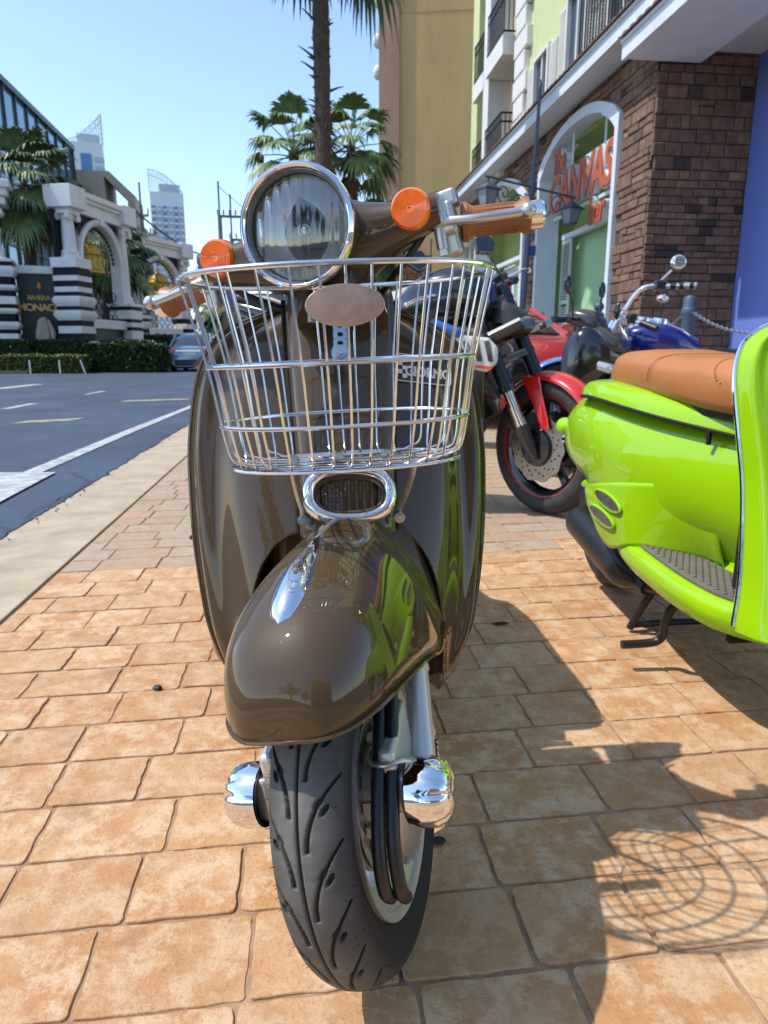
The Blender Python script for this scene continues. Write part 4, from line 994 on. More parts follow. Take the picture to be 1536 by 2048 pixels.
def tyre(name, parent, C_, R_o, half, r_in, T=None, nth=720, nph=56, tread=True, pitch=20):
    """tyre about an x axle through C_, tread grooves cut into the surface"""
    Rc = R_o - half * .82; prof = []
    for i in range(nph + 1):
        ph = R(-128 + 256 * i / nph); prof.append((half * math.sin(ph) * (1 if abs(ph) < 2 else 1), Rc + (R_o - Rc) * math.cos(ph)))
    prof = [(-half * .74, r_in)] + prof + [(half * .74, r_in)]
    sarc = [0]
    for a, b in zip(prof[:-1], prof[1:]): sarc.append(sarc[-1] + math.hypot(a[0] - b[0], a[1] - b[1]))
    mid = sarc[len(sarc) // 2]; S_ = np.array(sarc) - mid
    X = np.array([p[0] for p in prof]); RR = np.array([p[1] for p in prof]); th = np.arange(nth) * 2 * math.pi / nth
    Lg = th * R_o; D = np.zeros((nth, len(prof)))
    if tread:
        s = S_[None, :] / half; l = Lg[:, None]; per = 2 * math.pi * R_o / pitch
        def groove(dist, wd): return np.clip(1.35 - np.abs(dist) / wd, 0, 1)
        D = np.maximum(D, groove(s + 0 * l + .10 * 0, .036) * np.ones_like(l))
        el = per * 1.15
        for sg, off in ((1, 0), (-1, .5)):
            q = s * sg
            for rep in (0, 1):
                ph_ = (((l / per + off) % 1.0) + rep) * per / el; ok = ph_ <= 1
                qc = .20 + .86 * ph_ ** 2; slope = half * .86 * 2 * ph_ / el
                D = np.maximum(D, groove(np.abs(q - qc) * half / np.sqrt(1 + slope ** 2), .0022 * (1 - .3 * ph_)) * ok * (q > .12))
            for so, lo in ((.50, .30), (.64, .40)):
                ph2 = (l / per + off + lo) % 1.0; d2 = np.minimum(ph2, 1 - ph2) * per; e_ = (q - so) * half
                a_ = d2 * np.sign(.5 - ph2)
                D = np.maximum(D, np.clip(1.6 * (1.4 - ((a_ * .8 + e_ * .6) / .0062) ** 2 - ((-a_ * .6 + e_ * .8) / .0028) ** 2), 0, 1))
    depth = .0042
    Rm = RR[None, :] - D * depth * (np.abs(S_[None, :]) < half * 1.35)
    v = np.zeros((nth, len(prof), 3)); v[..., 0] = C_[0] + X[None, :]; v[..., 1] = C_[1] - Rm * np.cos(th)[:, None]; v[..., 2] = C_[2] + Rm * np.sin(th)[:, None]
    n = len(prof); idx = np.arange(nth * n).reshape(nth, n); nx = np.roll(idx, -1, 0)
    f = np.stack([idx[:, :-1], nx[:, :-1], nx[:, 1:], idx[:, 1:]], -1).reshape(-1, 4)
    v = v.reshape(-1, 3)
    if T is not None:
        A = np.array(T); v = v @ A[:3, :3].T + A[:3, 3]
    me = bpy.data.meshes.new(name); me.from_pydata(v.tolist(), [], f.tolist()); me.materials.append(M_TYRE)
    wear = ((1 - D) * np.clip(1.25 - np.abs(S_[None, :]) / (half * 1.1), 0, 1)).ravel()
    a = me.attributes.new('wear', 'FLOAT', 'POINT'); a.data.foreach_set('value', wear.astype(np.float32))
    me.polygons.foreach_set('use_smooth', [True] * len(me.polygons)); me.set_sharp_from_angle(angle=R(50)); me.update()
    o = bpy.data.objects.new(name, me); COL.objects.link(o); o.parent = parent; return o

RAKE = R(28.36); AXIS = V((0, math.sin(RAKE), math.cos(RAKE))); AP = V((0, .6953, .2))
def steer_m(deg): return M.Translation(AP) @ M.Rotation(R(deg), 4, AXIS) @ M.Translation(-AP)
WC = V((0, .7215, .201)); WR = .201
ZS = [.17, .205, .222, .235, .25, .29, .33, .42, .49, .57, .66, .711, .735, .75, .762, .769, .772]
WS_BROWN = [.11, .145, .160, .173, .182, .198, .207, .2185, .2225, .222, .209, .187, .158, .125, .085, .045, .012]
WS_GREEN = [.20, .212, .216, .218, .217, .209, .203, .197, .196, .202, .206, .192, .165, .130, .088, .046, .012]
def shield_y(x, z, w_, brown):
    yc = .915 + (z - .45) * .40; ye = .972 + (z - .3) * .22
    u = min(1, abs(x) / w_)
    y = yc + (ye - yc) * u ** 2.4
    y += .022 * sm(.93, 1.0, u)                                     # rolled outer edge
    y += .016 * math.exp(-((u - .80) / .10) ** 2) * sm(.2, .3, z)   # shallow swage inside the edge
    return y
def well(x, z):
    """how far a point lies inside the wheel arch (0 outside, 1 inside)"""
    rx = .138; zc = .23; rz = .236
    d = ((abs(x) / rx) ** 3.4 + (max(0, z - zc) / rz) ** 3.4) ** (1 / 3.4); return 1 - sm(.89, 1.0, d)
def seat_parts(root, m_body, green):
    # tan two-section seat
    st = [(1.155, .100, .600, .640), (1.165, .120, .592, .668), (1.20, .130, .586, .690), (1.30, .137, .590, .700), (1.42, .139, .602, .697), (1.50, .138, .607, .703), (1.505, .137, .608, .704), (1.512, .1365, .6085, .7025), (1.52, .138, .609, .706), (1.62, .136, .614, .715), (1.72, .128, .617, .712), (1.765, .112, .618, .690), (1.775, .09, .622, .665)]
    st = [(y, w_, z0 - .014, z1 - .006) for y, w_, z0, z1 in st]
    rings = []
    for y, w_, z0, z1 in st:
        ring = []
        for k in range(32):
            a = 2 * math.pi * k / 32; c, s_ = math.cos(a), math.sin(a)
            ex = .42 if s_ > 0 else .30
            ring.append(V((w_ * math.copysign(abs(c) ** .5, c), y, (z0 + z1) / 2 + (z1 - z0) / 2 * math.copysign(abs(s_) ** (.75 if s_ > 0 else .5), s_))))
        rings.append(ring)
    sb = MB(); sb.loft(rings, True, True, True); so = sb.build('seat', M_SEAT, root, smooth=30)
    def seat_w(y): return float(np.interp(y, [s[0] for s in st], [s[1] for s in st]))
    pi = MB()
    for y in (1.504, 1.516):
        i = [s for s in st if abs(s[0] - 1.512) < .004][0]; _, w_, z0, z1 = i
        pi.tube([V(((w_ + .0012) * math.copysign(abs(math.cos(a)) ** .5, math.cos(a)), y, (z0 + z1) / 2 + ((z1 - z0) / 2 + .0012) * math.copysign(abs(math.sin(a)) ** .75, math.sin(a)))) for a in [R(-5 + 190 * k / 40) for k in range(41)]], .0016, 6)
    pi.build('piping', M_SEAT, so)
    # front stitch seam
    sm_ = MB()
    for k in range(46):
        u = k / 45; a = R(8 + 164 * u); y = 1.235 + .055 * math.sin(math.pi * u) ** .6
        w_ = seat_w(y) + .0006; z0, z1 = np.interp(y, [s[0] for s in st], [s[2] for s in st]), np.interp(y, [s[0] for s in st], [s[3] for s in st])
        c, s2 = math.cos(a), math.sin(a); p = V((w_ * math.copysign(abs(c) ** .5, c), y, (z0 + z1) / 2 + ((z1 - z0) / 2 + .0006) * abs(s2) ** .75))
        sm_.sph(p, .0021, 6, 4, sc=(1, 1.6, 1))
    s3 = sm_.build('stitching', mat('seat_thread', (.50, .21, .08), .7), so); s3['kind'] = 'stuff'
    bs = MB(); bs.loft([[V((w_ * .86 * sx, y, z)) for sx, z in ((-1, z0 - .002), (1, z0 - .002), (1, z0 + .012), (-1, z0 + .012))] for y, w_, z0, z1 in st[1:-1]], True, True, True); bs.build('seat_base', M_BLACKP, root, smooth=0)

def rear_body(root, m_body, m_mat):
    YS = [1.10, 1.14, 1.20, 1.30, 1.42, 1.55, 1.68, 1.80, 1.90, 2.00, 2.08, 2.14, 2.17]
    W_ = [.085, .094, .106, .130, .163, .190, .195, .181, .166, .140, .105, .060, .012]
    ZT = [.560, .568, .574, .582, .594, .608, .618, .619, .607, .580, .540, .494, .455]
    ZB = [.22, .22, .22, .225, .235, .262, .292, .320, .340, .358, .378, .402, .43]
    def ring(y, k=1.0, dz=0):
        w_, zt, zb = (spl(y, YS, q) for q in (W_, ZT, ZB)); w_ *= k; zc = (zt + zb) / 2; hz = (zt - zb) / 2; out = []
        for i in range(56):
            a = 2 * math.pi * i / 56; c, s_ = math.cos(a), math.sin(a)
            x = w_ * math.copysign(abs(c) ** .62, c); z = zc + hz * math.copysign(abs(s_) ** .72, s_)
            if z > zb + .55 * (zt - zb): x *= 1 - .22 * ((z - (zb + .55 * (zt - zb))) / (.45 * (zt - zb))) ** 1.6   # cheeks draw in towards the seat
            if y < 1.45 and z < zc: x *= 1 - .46 * sm(1.45, 1.25, y) * sm(0, 1, (zc - z) / hz)
            out.append(V((x, y, z + dz)))
        return out
    ys = [1.10 + (2.17 - 1.10) * i / 48 for i in range(49)]
    b = MB(); b.loft([ring(y) for y in ys], True, True, True); body = b.build('rear_body', m_body, root, smooth=60)
    # upper cowl under the seat, with a black shut line between
    rings = []
    for y in [1.12 + (1.93 - 1.12) * i / 30 for i in range(31)]:
        w_, zt = spl(y, YS, W_), spl(y, YS, ZT); k = .80 * (1 - .9 * sm(1.82, 1.93, y) ** 2)
        rings.append([V((w_ * k * x, y, zt - .020 + h)) for x, h in ((-1.16, -.012), (-1.13, .010), (-1.02, .024), (-.86, .030), (0, .032), (.86, .030), (1.02, .024), (1.13, .010), (1.16, -.012))])
    b = MB(); b.loft(rings, False); b.build('seat_cowl', m_body, root, smooth=50)
    b = MB()
    for sx in (-1, 1):
        pts = []
        for i in range(31):
            y = 1.12 + (1.90 - 1.12) * i / 30; w_, zt = spl(y, YS, W_), spl(y, YS, ZT); k = .80 * (1 - .9 * sm(1.82, 1.93, y) ** 2); pts.append(V((sx * w_ * k * 1.165, y, zt - .034)))
        b.tube(pts, .0045, 6)
    b.build('shut_line', M_VOID, root)
    for y in (1.16, 1.275):                                      # clips under the shut line
        for sx in (-1, 1):
            w_, zt = spl(y, YS, W_), spl(y, YS, ZT); b = MB(); b.box((sx * w_ * .955, y, zt - .048), (.008, .010, .03)); b.build('clip', M_VOID, root, smooth=0, bevel=.002)
    # tail: rear turn signals and emblem
    for sx in (-1, 1):
        b = MB(); b.sph((sx * .125, 2.04, .475), .034, 16, 12, sc=(.8, 1.25, .85)); b.build('turn_signal', m_body, root)
    # lower side skirt with two oval vents each side
    def skx(y, v_):
        u = (y - 1.24) / .56; wt = spl(y, YS, W_) * (1.0 - .10 * sm(.35, 0, u)) + .001; wb = .080 + .108 * sm(.05, .42, u) - .025 * sm(.6, 1, u)
        return (wt + (wb - wt) * v_ ** (1.0 + 1.4 * sm(.5, 0, u)) + .010 * math.sin(math.pi * v_) * sm(.25, .7, u)) * (1 - .16 * sm(.72, 1.0, u) ** 1.5)
    def skz(y, z):
        u = (y - 1.24) / .56; zt = .435 - .100 * u + .010 * math.sin(math.pi * u); zb = .264 - .038 * sm(.30, .55, u) + .125 * max(0, (u - .5) / .5) ** 1.8
        return skx(y, min(1, max(0, (zt - z) / (zt - zb))))
    for sx in (-1, 1):
        rings = []
        for i in range(33):
            y = 1.24 + (1.80 - 1.24) * i / 32; u = (y - 1.24) / .56
            zt = .435 - .100 * u + .010 * math.sin(math.pi * u); zb = .264 - .038 * sm(.30, .55, u) + .125 * max(0, (u - .5) / .5) ** 1.8
            rings.append([V((sx * skx(y, v_), y, zt + (zb - zt) * v_)) for v_ in [j / 16 for j in range(17)]])
        b = MB(); b.loft(rings, False); sk = b.build('side_skirt', m_body, root, smooth=60, thick=.006)
        for k, (y, z) in enumerate(((1.545, .345), (1.565, .302))):
            gy = (skz(y + .04, z + .008) - skz(y - .04, z - .008)) / .08; gz = (skz(y, z + .012) - skz(y, z - .012)) / .024; T = frame((sx * (skz(y, z) + .003), y, z), (sx * gy, 1, .20), (sx * gz, -.20, 1))
            T = T if (T.to_3x3() @ V((0, 0, 1))).x * sx > 0 else T @ M.Rotation(math.pi, 4, 'X')
            b = MB(); rg = []
            for i in range(40):
                a = 2 * math.pi * i / 40; c_ = T @ V((.060 * math.cos(a), .0165 * math.sin(a), 0)); rg.append(c_)
            b.tube(rg, .0042, 8, closed=True); vt = b.build('vent', m_body, root)
            b = MB(); b.prism([(.058 * math.cos(2 * math.pi * i / 32), .0145 * math.sin(2 * math.pi * i / 32)) for i in range(32)], -.004, .002, T); b.build('vent_back', M_VOID, vt, smooth=0)
            b = MB()
            for i in range(-9, 10):
                x_ = i * .0062; h_ = .0145 * math.sqrt(max(0, 1 - (x_ / .058) ** 2))
                if h_ > .003: b.tube([T @ V((x_ - h_ * .5, -h_, .003)), T @ V((x_ + h_ * .5, h_, .003))], .0012, 4); b.tube([T @ V((x_ + h_ * .5, -h_, .0034)), T @ V((x_ - h_ * .5, h_, .0034))], .0012, 4)
            g_ = b.build('vent_mesh', M_ZINC, vt); g_['kind'] = 'stuff'
    # floorboard, tunnel hump and dotted mat
    FY = [.985, 1.02, 1.08, 1.20, 1.32, 1.42, 1.50, 1.55]; FW = [.150, .182, .212, .218, .208, .196, .180, .165]
    rings = []
    for i in range(25):
        y = .985 + (1.55 - .985) * i / 24; w_ = spl(y, FY, FW); zf = .262
        pr_ = [(-w_ + .012, .205), (-w_, .225), (-w_, .243), (-w_ + .008, .256), (-w_ + .024, zf), (-.078, zf), (-.066, zf + .010), (-.054, zf + .052), (-.036, zf + .063), (0, zf + .066), (.036, zf + .063), (.054, zf + .052), (.066, zf + .010), (.078, zf), (w_ - .024, zf), (w_ - .008, .256), (w_, .243), (w_, .225), (w_ - .012, .205)]
        if y > 1.22:
            t_ = sm(1.22, 1.42, y); pr_ = [(x, z + (.012 * t_ if abs(x) < .05 and z > zf + .02 else 0)) for x, z in pr_]
        rings.append([V((x, y, z)) for x, z in pr_])
    b = MB(); b.loft(rings, True, True, True); b.build('floorboard', m_body, root, smooth=50)
    for sx in (-1, 1):
        P = []
        for i in range(17):
            y = 1.03 + (1.46 - 1.03) * i / 16; P.append((sx * (spl(y, FY, FW) - .026), y))
        Q = [(sx * .084, 1.40), (sx * .084, 1.03)]
        if sx > 0: poly = [(x, y) for x, y in P] + [(sx * .10, 1.455)] + Q
        else: poly = ([(x, y) for x, y in P] + [(sx * .10, 1.455)] + Q)[::-1]
        b = MB(); b.prism(poly, .263, .268); mo = b.build('floor_mat', m_mat, root, smooth=0)
        b = MB(); j = 0; y = 1.045
        while y < 1.44:
            x = .096 + (.007 if j % 2 else 0)
            while x < spl(y, FY, FW) - .036:
                b.rev([(.0, .0031), (.0042, .0030), (.0050, .0018), (.0052, 0)], 10, M.Translation((sx * x, y, .268))); x += .0145
            y += .0125; j += 1
        d_ = b.build('mat_studs', m_mat, mo); d_['kind'] = 'stuff'
    # rear wheel, muffler, stand
    rw = V((0, 1.905, .198)); ty = tyre('rear_tyre', root, rw, .198, .046, .13, None, 300, 40, True, 22)
    b = MB(); TX = frame(rw, (0, 1, 0), (0, 0, 1)); b.rev([(.02, -.05), (.10, -.045), (.118, -.036), (.134, -.036), (.134, .036), (.118, .036), (.10, .03), (.05, .045), (.02, .05)], 40, TX); b.build('rear_rim', M_BLACKP, root)
    b = MB(); mp = cat([(-.100, 1.50, .130), (-.108, 1.58, .145), (-.114, 1.70, .172), (-.116, 1.83, .200), (-.116, 1.90, .214)], 6)
    b.tube(mp, [.018] * 4 + [.028, .038, .046, .051] + [.052] * (len(mp) - 11) + [.051, .046, .034], 24); b.build('muffler', mat('muffler_black', (.015, .015, .016), .35, var=.3, vscale=8), root, smooth=50)
    b = MB(); b.tube(cat([(-.07, 1.42, .18), (-.085, 1.47, .14), (-.102, 1.52, .134)], 5), .016, 10); b.build('exhaust_pipe', mat('pipe_steel', (.10, .075, .06), .4, metal=.9, var=.4, vscale=20), root)
    b = MB(); b.b2((-.10, 1.48, .16), (.10, 1.98, .30)); b.build('engine', M_BLACKP, root, smooth=0, bevel=.03)
    for sx in (-1, 1):
        b = MB(); b.tube(cat([(sx * .06, 1.50, .16), (sx * .10, 1.52, .07), (sx * .115, 1.54, .010)], 5), .0095, 10); b.build('stand_leg', M_BLACKP, root)
    b = MB(); b.tube(cat([(-.115, 1.54, .018), (0, 1.545, .018), (.115, 1.54, .018)], 4), .009, 8); b.build('stand_bar', M_BLACKP, root)
    b = MB(); b.tube(cat([(-.125, 1.26, .19), (-.150, 1.285, .17), (-.158, 1.30, .12), (-.150, 1.315, .085), (-.165, 1.325, .068), (-.235, 1.33, .062)], 6), [.015, .016, .016, .015, .014, .013, .012, .011] + [.009] * 50, 10) if False else b.tube(cat([(-.125, 1.26, .19), (-.152, 1.285, .165), (-.160, 1.30, .12), (-.152, 1.318, .085), (-.170, 1.325, .066), (-.240, 1.33, .062)], 6), .0095, 10)
    if m_body is M_GREEN: b.build('kick_lever', M_BLACKP, root)
    # inner leg panel joining floor and shield
    b = MB(); b.b2((-.11, 1.00, .262), (.11, 1.05, .62)); b.build('inner_panel', m_body, root, smooth=0, bevel=.03, bseg=4)

def front_body(root, m_body, WS, green):
    b = MB(); NZ, NX = (230, 231) if not green else (110, 111); grid = []; z_lo = .236 if green else .185
    for i in range(NZ + 1):
        z = z_lo + (.772 - z_lo) * (i / NZ); w_ = max(.012, spl(z, ZS, WS)); row = []
        for j in range(NX + 1):
            u = -1 + 2 * j / NX; u = math.copysign(abs(u) ** .92, u); x = u * w_; y = shield_y(x, z, w_, True)
            q = well(x, z)
            row.append(V((x, y + .16 * q, z)))
        grid.append(row)
    b.loft(grid, False)
    for k_, f_ in enumerate(b.f):
        c_ = [b.v[q_] for q_ in f_]
        if well(sum(p_[0] for p_ in c_) / 4, sum(p_[2] for p_ in c_) / 4) > .45: b.m[k_] = 1
    sh = b.build('leg_shield', [m_body, M_BLACKP], root, smooth=60, thick=.008)
    # trim along the shield's edge
    pts = [];
    for i in range(2, NZ + 1): pts.append(grid[i][0] + V((-.001, .003, 0)))
    pts2 = [grid[i][-1] + V((.001, .003, 0)) for i in range(NZ, 1, -1)]
    b = MB(); b.tube(pts + pts2, .0042, 8); b.build('edge_trim', M_CHROME if green else m_body, root)
    # dark inner arch liner
    b = MB(); b.b2((-.14, 1.10, .16), (.14, 1.115, .47)); b.build('arch_liner', M_VOID, root, smooth=0)
    # centre cover
    rings = []
    for i in range(40):
        u = i / 39; z = .462 + (.800 - .462) * u; y = .838 + .445 * (z - .49) - .012 * math.sin(math.pi * min(1, u * 1.15)); hw = .059 + .013 * sm(.5, .78, z); bk = .085
        if u < .06: y += .02 * (1 - u / .06) ** 2
        if u > .93: y += .05 * ((u - .93) / .07) ** 2; hw *= 1 - .2 * ((u - .93) / .07) ** 2
        prof = [(-hw - .006, bk), (-hw - .004, .040), (-hw, .016), (-hw + .006, .006), (-hw + .018, .001), (-hw * .45, -.0035), (0, -.005), (hw * .45, -.0035), (hw - .018, .001), (hw - .006, .006), (hw, .016), (hw + .004, .040), (hw + .006, bk)]
        rings.append([V((x, y + d, z)) for x, d in prof])
    b = MB(); b.loft(rings, False); b.build('front_cover', m_body, root, smooth=50, thick=.003)
    b = MB()
    for sx in (-1, 1):
        b.tube([V((sx * (.0655 + .013 * sm(.5, .78, z)), .838 + .445 * (z - .49) + .048, z)) for z in [.47 + .3 * k / 16 for k in range(17)]], .003, 6)
    b.build('cover_gap', M_VOID, root)
    # neck between cover and handlebar
    b = MB(); b.tube([(0, .93, .74), (0, .985, .81), (0, 1.0, .86)], [(.060, .05), (.046, .045), (.05, .045)], 20, flat=(1, 0, 0)); b.build('steering_neck', m_body, root)
    # horn grille
    T = frame((0, .836, .529), (1, 0, 0), (0, .40, 1)); gr = []
    def oval(a, n_, rx, rz, p): c, s_ = math.cos(a), math.sin(a); return (rx * math.copysign(abs(c) ** p, c), rz * math.copysign(abs(s_) ** p, s_))
    b = MB(); rings = []
    for dx, dz_ in ((.0, -.012), (.0, .006), (-.003, .0115), (-.008, .0135), (-.013, .0115), (-.0155, .005), (-.016, -.012)):
        rings.append([T @ V((*oval(2 * math.pi * k / 64, 0, .0580 + dx, .0385 + dx, .80), dz_)) for k in range(64)])
    b.loft(rings, True, False, False); hz = b.build('horn_bezel', M_CHROME, root, smooth=60)
    b = MB(); b.prism([oval(2 * math.pi * k / 48, 0, .0425, .0228, .76) for k in range(48)], -.020, -.017, T); b.build('horn_back', M_VOID, root, smooth=0)
    hg = bpy.data.objects.new('horn_grille', None); COL.objects.link(hg); hg.parent = root
    xs = [-.0425] + [-.0335 + .0096 * k for k in range(8)] + [.0425]
    for k in range(9):
        c = -.0384 + .0096 * k; h_ = .0225 * (max(0, 1 - (abs(c) / .0425) ** 2.6)) ** .39
        bb = MB(); bb.box((0, 0, 0), (.0044, h_ * 2 + .002, .006)); bb.v = [tuple(T @ (V(p) + V((c, 0, -.007)))) for p in bb.v]; bb.build('grille_bar', m_body, hg, smooth=0, bevel=.0018, bseg=3)
    bb = MB()
    for sy in (-1, 1):
        bb.tube([T @ V((*oval(math.pi * k / 20 * 1 + (0 if sy > 0 else math.pi), 0, .0425, .0225, .76), -.004)) for k in range(21)], .0035, 8)
    bb.build('grille_edge', m_body, hg)

def front_end(root, m_body, ang, dz=0.0, basket_side=True, detail=True):
    """everything that turns with the handlebar"""
    T = steer_m(ang)
    def B(): m_ = MB(); m_.T = T; return m_
    # wheel
    tyre('front_tyre', root, WC, WR, .0405, .132, T, 880 if detail else 240, 124 if detail else 36, True, 20)
    if detail:                                                    # moulding hairs left on the tread shoulders
        rh = random.Random(6); b = B()
        for k in range(60):
            a = rh.uniform(-1.2, 1.4); sx = rh.choice((-1, 1)); x = sx * rh.choice((.0385, .039, .033)); r_ = .1678 + .0332 * math.sqrt(max(0, 1 - (x / .0405) ** 2))
            p = WC + V((x, -r_ * math.cos(a), r_ * math.sin(a))); d = V((sx * .8, -math.cos(a) * .6, math.sin(a) * .6 + rh.uniform(-.3, .3))).normalized(); b.tube([p, p + d * rh.uniform(.002, .0045)], [.0004, .00025], 4)
        b.build('tread_hairs', M_RUB, root)['kind'] = 'stuff'
    TX = frame(WC, (0, 1, 0), (0, 0, 1))
    b = B(); b.rev([(.106, -.010), (.114, -.020), (.122, -.031), (.135, -.0345), (.139, -.036), (.139, -.030), (.131, -.026), (.131, .026), (.139, .030), (.139, .036), (.135, .0345), (.130, .0335), (.1285, .029), (.122, .027), (.114, .018), (.106, .010)], 64, TX, closed_prof=True)
    rim = b.build('front_rim', M_SILV, root, smooth=35)
    for k in range(6):
        a = k * math.pi / 3 + .3; d = V((0, math.cos(a), math.sin(a))); s_ = V((0, -math.sin(a), math.cos(a))); b = B()
        b.loft([[WC + d * r_ + s_ * q * w_ + V((h, 0, 0)) for q, h in ((-1, -.014), (1, -.014), (1, .014), (-1, .014))] for r_, w_ in ((.03, .017), (.07, .013), (.112, .021))], True, True, True); b.build('spoke', M_SILV, rim, smooth=0, bevel=.004)
    b = B(); b.rev([(.0, .068), (.022, .066), (.030, .058), (.066, .055), (.076, .050), (.076, .012), (.070, .010)], 48, TX); dr = b.build('brake_drum', M_ALU, root, smooth=35)
    b = B()
    for k in range(20):
        a = k * 2 * math.pi / 20; d = V((0, math.cos(a), math.sin(a))); b.box(WC + d * .080 + V((.036, 0, 0)), (.026, .006, .012), (M.Rotation(a + math.pi / 2 - math.pi / 2, 3, 'X')))
    b.build('drum_fins', M_ALU, dr, smooth=0)['kind'] = 'stuff'
    b = B()
    for k in range(3): b.rev([(.0765, .022 - .006 * k), (.0905, .0205 - .006 * k), (.0905, .0185 - .006 * k), (.0765, .017 - .006 * k)], 48, TX)
    b.build('drum_ribs', M_ALU, dr)['kind'] = 'stuff'
    for sx in (-1, 1):
        b = B(); b.tube([(sx * .068, .785, .372), (sx * .077, .752, .335), (sx * .0785, .748, .329), (sx * .0786, .7475, .3283), (sx * .084, .690, .250)], [.0165, .0165, .0165, .0145, .0145], 24); b.build('fork_tube', M_SILV, root)
        # trailing link arm from pivot to axle
        b = B(); b.loft([[V((sx * .082 + q * .011, y + e * .0, z + e * h)) for q, e in ((-1, -1), (1, -1), (1, 1), (-1, 1))] for y, z, h in ((.625, .252, .026), (.66, .238, .027), (.70, .212, .025), (.735, .195, .020))], True, True, True); b.build('link_arm', M_SILV, root, smooth=30, bevel=.006, bseg=3)
        b = B(); b.loft([[V((sx * .066 + q * .009, y, z + e * h)) for q, e in ((-1, -1), (1, -1), (1, 1), (-1, 1))] for y, z, h in ((.625, .27, .034), (.65, .262, .045), (.70, .275, .05))], True, True, True); b.build('link_bracket', M_SILV, root, smooth=30, bevel=.006, bseg=3)
        # chrome domed pivot cover with pressed ribs
        TC = frame((sx * .092, .640, .250), (0, 1, 0), (0, 0, 1)) if sx > 0 else frame((sx * .092, .640, .250), (0, -1, 0), (0, 0, 1))
        n_ = 72; rings = []
        for r_, h in ((.0335, -.010), (.0345, .0), (.0345, .010), (.033, .018), (.029, .026), (.022, .031), (.012, .034), (.001, .0345)):
            rings.append([TC @ V((r_ * math.cos(2 * math.pi * k / n_) * (1 - (.085 if .012 < h < .030 and k % 6 < 2 else 0)), r_ * math.sin(2 * math.pi * k / n_) * (1 - (.085 if .012 < h < .030 and k % 6 < 2 else 0)), h)) for k in range(n_)])
        b = B(); b.loft(rings, True, False, True); pc = b.build('pivot_cover', M_CHROME, root, smooth=60)
        b = B(); b.rev([(.032, -.012), (.030, .004), (.001, .004)], 32, TC); b.build('pivot_rubber', M_BLACKP, pc)
    b = B(); b.tube([V((-.105, .7247, .196)), V((.105, .7247, .196))], .009, 12); b.build('axle', M_ALU, root)
    # hoses with a wire clip and the speedometer cable
    b = B(); b.tube(cat([(.045, .80, .44), (.052, .715, .365), (.054, .665, .320), (.056, .605, .262), (.056, .580, .222), (.056, .575, .188), (.054, .592, .165)], 8), .0072, 12); b.build('brake_hose', M_RUB, root)
    b = B(); b.tube(cat([(.056, .81, .44), (.062, .722, .365), (.066, .672, .320), (.069, .613, .262), (.069, .588, .222), (.069, .583, .182), (.066, .600, .158)], 8), .0072, 12); b.build('speedometer_cable', M_RUB, root)
    b = B(); b.tube(cat([(.044, .665, .292), (.046, .632, .292), (.064, .622, .292), (.084, .636, .288), (.096, .655, .262)], 6), .0026, 8); b.build('cable_clip', M_ALU, root)
    b = B(); b.tube(cat([(.055, .78, .30), (.060, .83, .20), (.058, .80, .12)], 6), .006, 10); b.build('brake_arm', M_ALU, root)
    b = B(); b.tube([(.062 + .004 * math.cos(k * 1.3), .80 + .0008 * k + .004 * math.sin(k * 1.3), .155 + .0011 * k) for k in range(44)], .0016, 6); b.build('return_spring', M_BLACKP, root)
    # mudguard
    FYs = [.548, .551, .558, .57, .59, .62, .66, .71, .77, .84, .91, .97, 1.0]
    FW = [.006, .032, .047, .059, .070, .0795, .0855, .0880, .0875, .084, .076, .068, .060]
    FZ = [.368, .402, .420, .437, .455, .472, .486, .497, .504, .506, .498, .478, .458]
    FB = [.367, .366, .366, .366, .367, .366, .362, .352, .335, .310, .300, .305, .310]
    ys = [.548 + (.60 - .548) * (i / 14) ** 2 for i in range(14)] + [.60 + .40 * i / 34 for i in range(35)]
    rings = []
    for y in ys:
        w_, zt, zb = spl(y, FYs, FW), spl(y, FYs, FZ), spl(y, FYs, FB); r_ = []
        for k in range(41):
            a = math.pi * k / 40; c, s_ = math.cos(a), math.sin(a)
            e1 = .66 + .22 * sm(.60, .80, y); x = -w_ * math.copysign(abs(c) ** (.80 + .16 * sm(.62, .82, y)), c); h = abs(s_) ** e1
            lip = 1 + .07 * (1 - h) ** 3 * sm(.55, .6, y)
            r_.append(V((x * lip, y, zb + (zt - zb) * h)))
        rings.append(r_)
    b = B(); b.loft(rings, False); fd = b.build('mudguard', m_body, root, smooth=70, thick=.003)
    b = B(); b.tube([r_[0] for r_ in rings[::-1]] + [r_[-1] for r_ in rings], .0020, 8); b.build('rolled_edge', m_body, fd)
    # chrome crest
    rings = []
    for i in range(25):
        u = i / 24; y = .598 + (.745 - .598) * u; zt = spl(y, FYs, FZ); hw = .0200 * math.sin(math.pi * u ** .62) ** .85 * (1 - .25 * u) + .0006; hh = .010 * math.sin(math.pi * u ** .7) + .0015
        rings.append([V((x * hw, y, zt + h * hh - .0018 * (1 - h) - (abs(x) * hw) ** 2 * 5)) for x, h in ((-1, -.3), (-.9, .35), (-.55, .8), (0, 1.1), (.55, .8), (.9, .35), (1, -.3))])
    b = B(); b.loft(rings, False); b.build('fender_crest', M_CHROME, fd, smooth=60)
    # headlight
    HC = V((0, .888, .854 + dz)); TH = frame(HC, (1, 0, 0), (0, -.06, 1))           # local z looks forward (-y)
    TH = M(((1, 0, 0, HC.x), (0, .06, -1, HC.y), (0, 1, .06, HC.z), (0, 0, 0, 1))) @ M.Diagonal((.915, .915, .95, 1))
    b = B(); b.rev([(.0, -.135), (.035, -.128), (.055, -.105), (.068, -.07), (.0745, -.035), (.0765, -.012), (.077, -.004)], 48, TH); hl = b.build('headlight_shell', m_body, root, smooth=60)
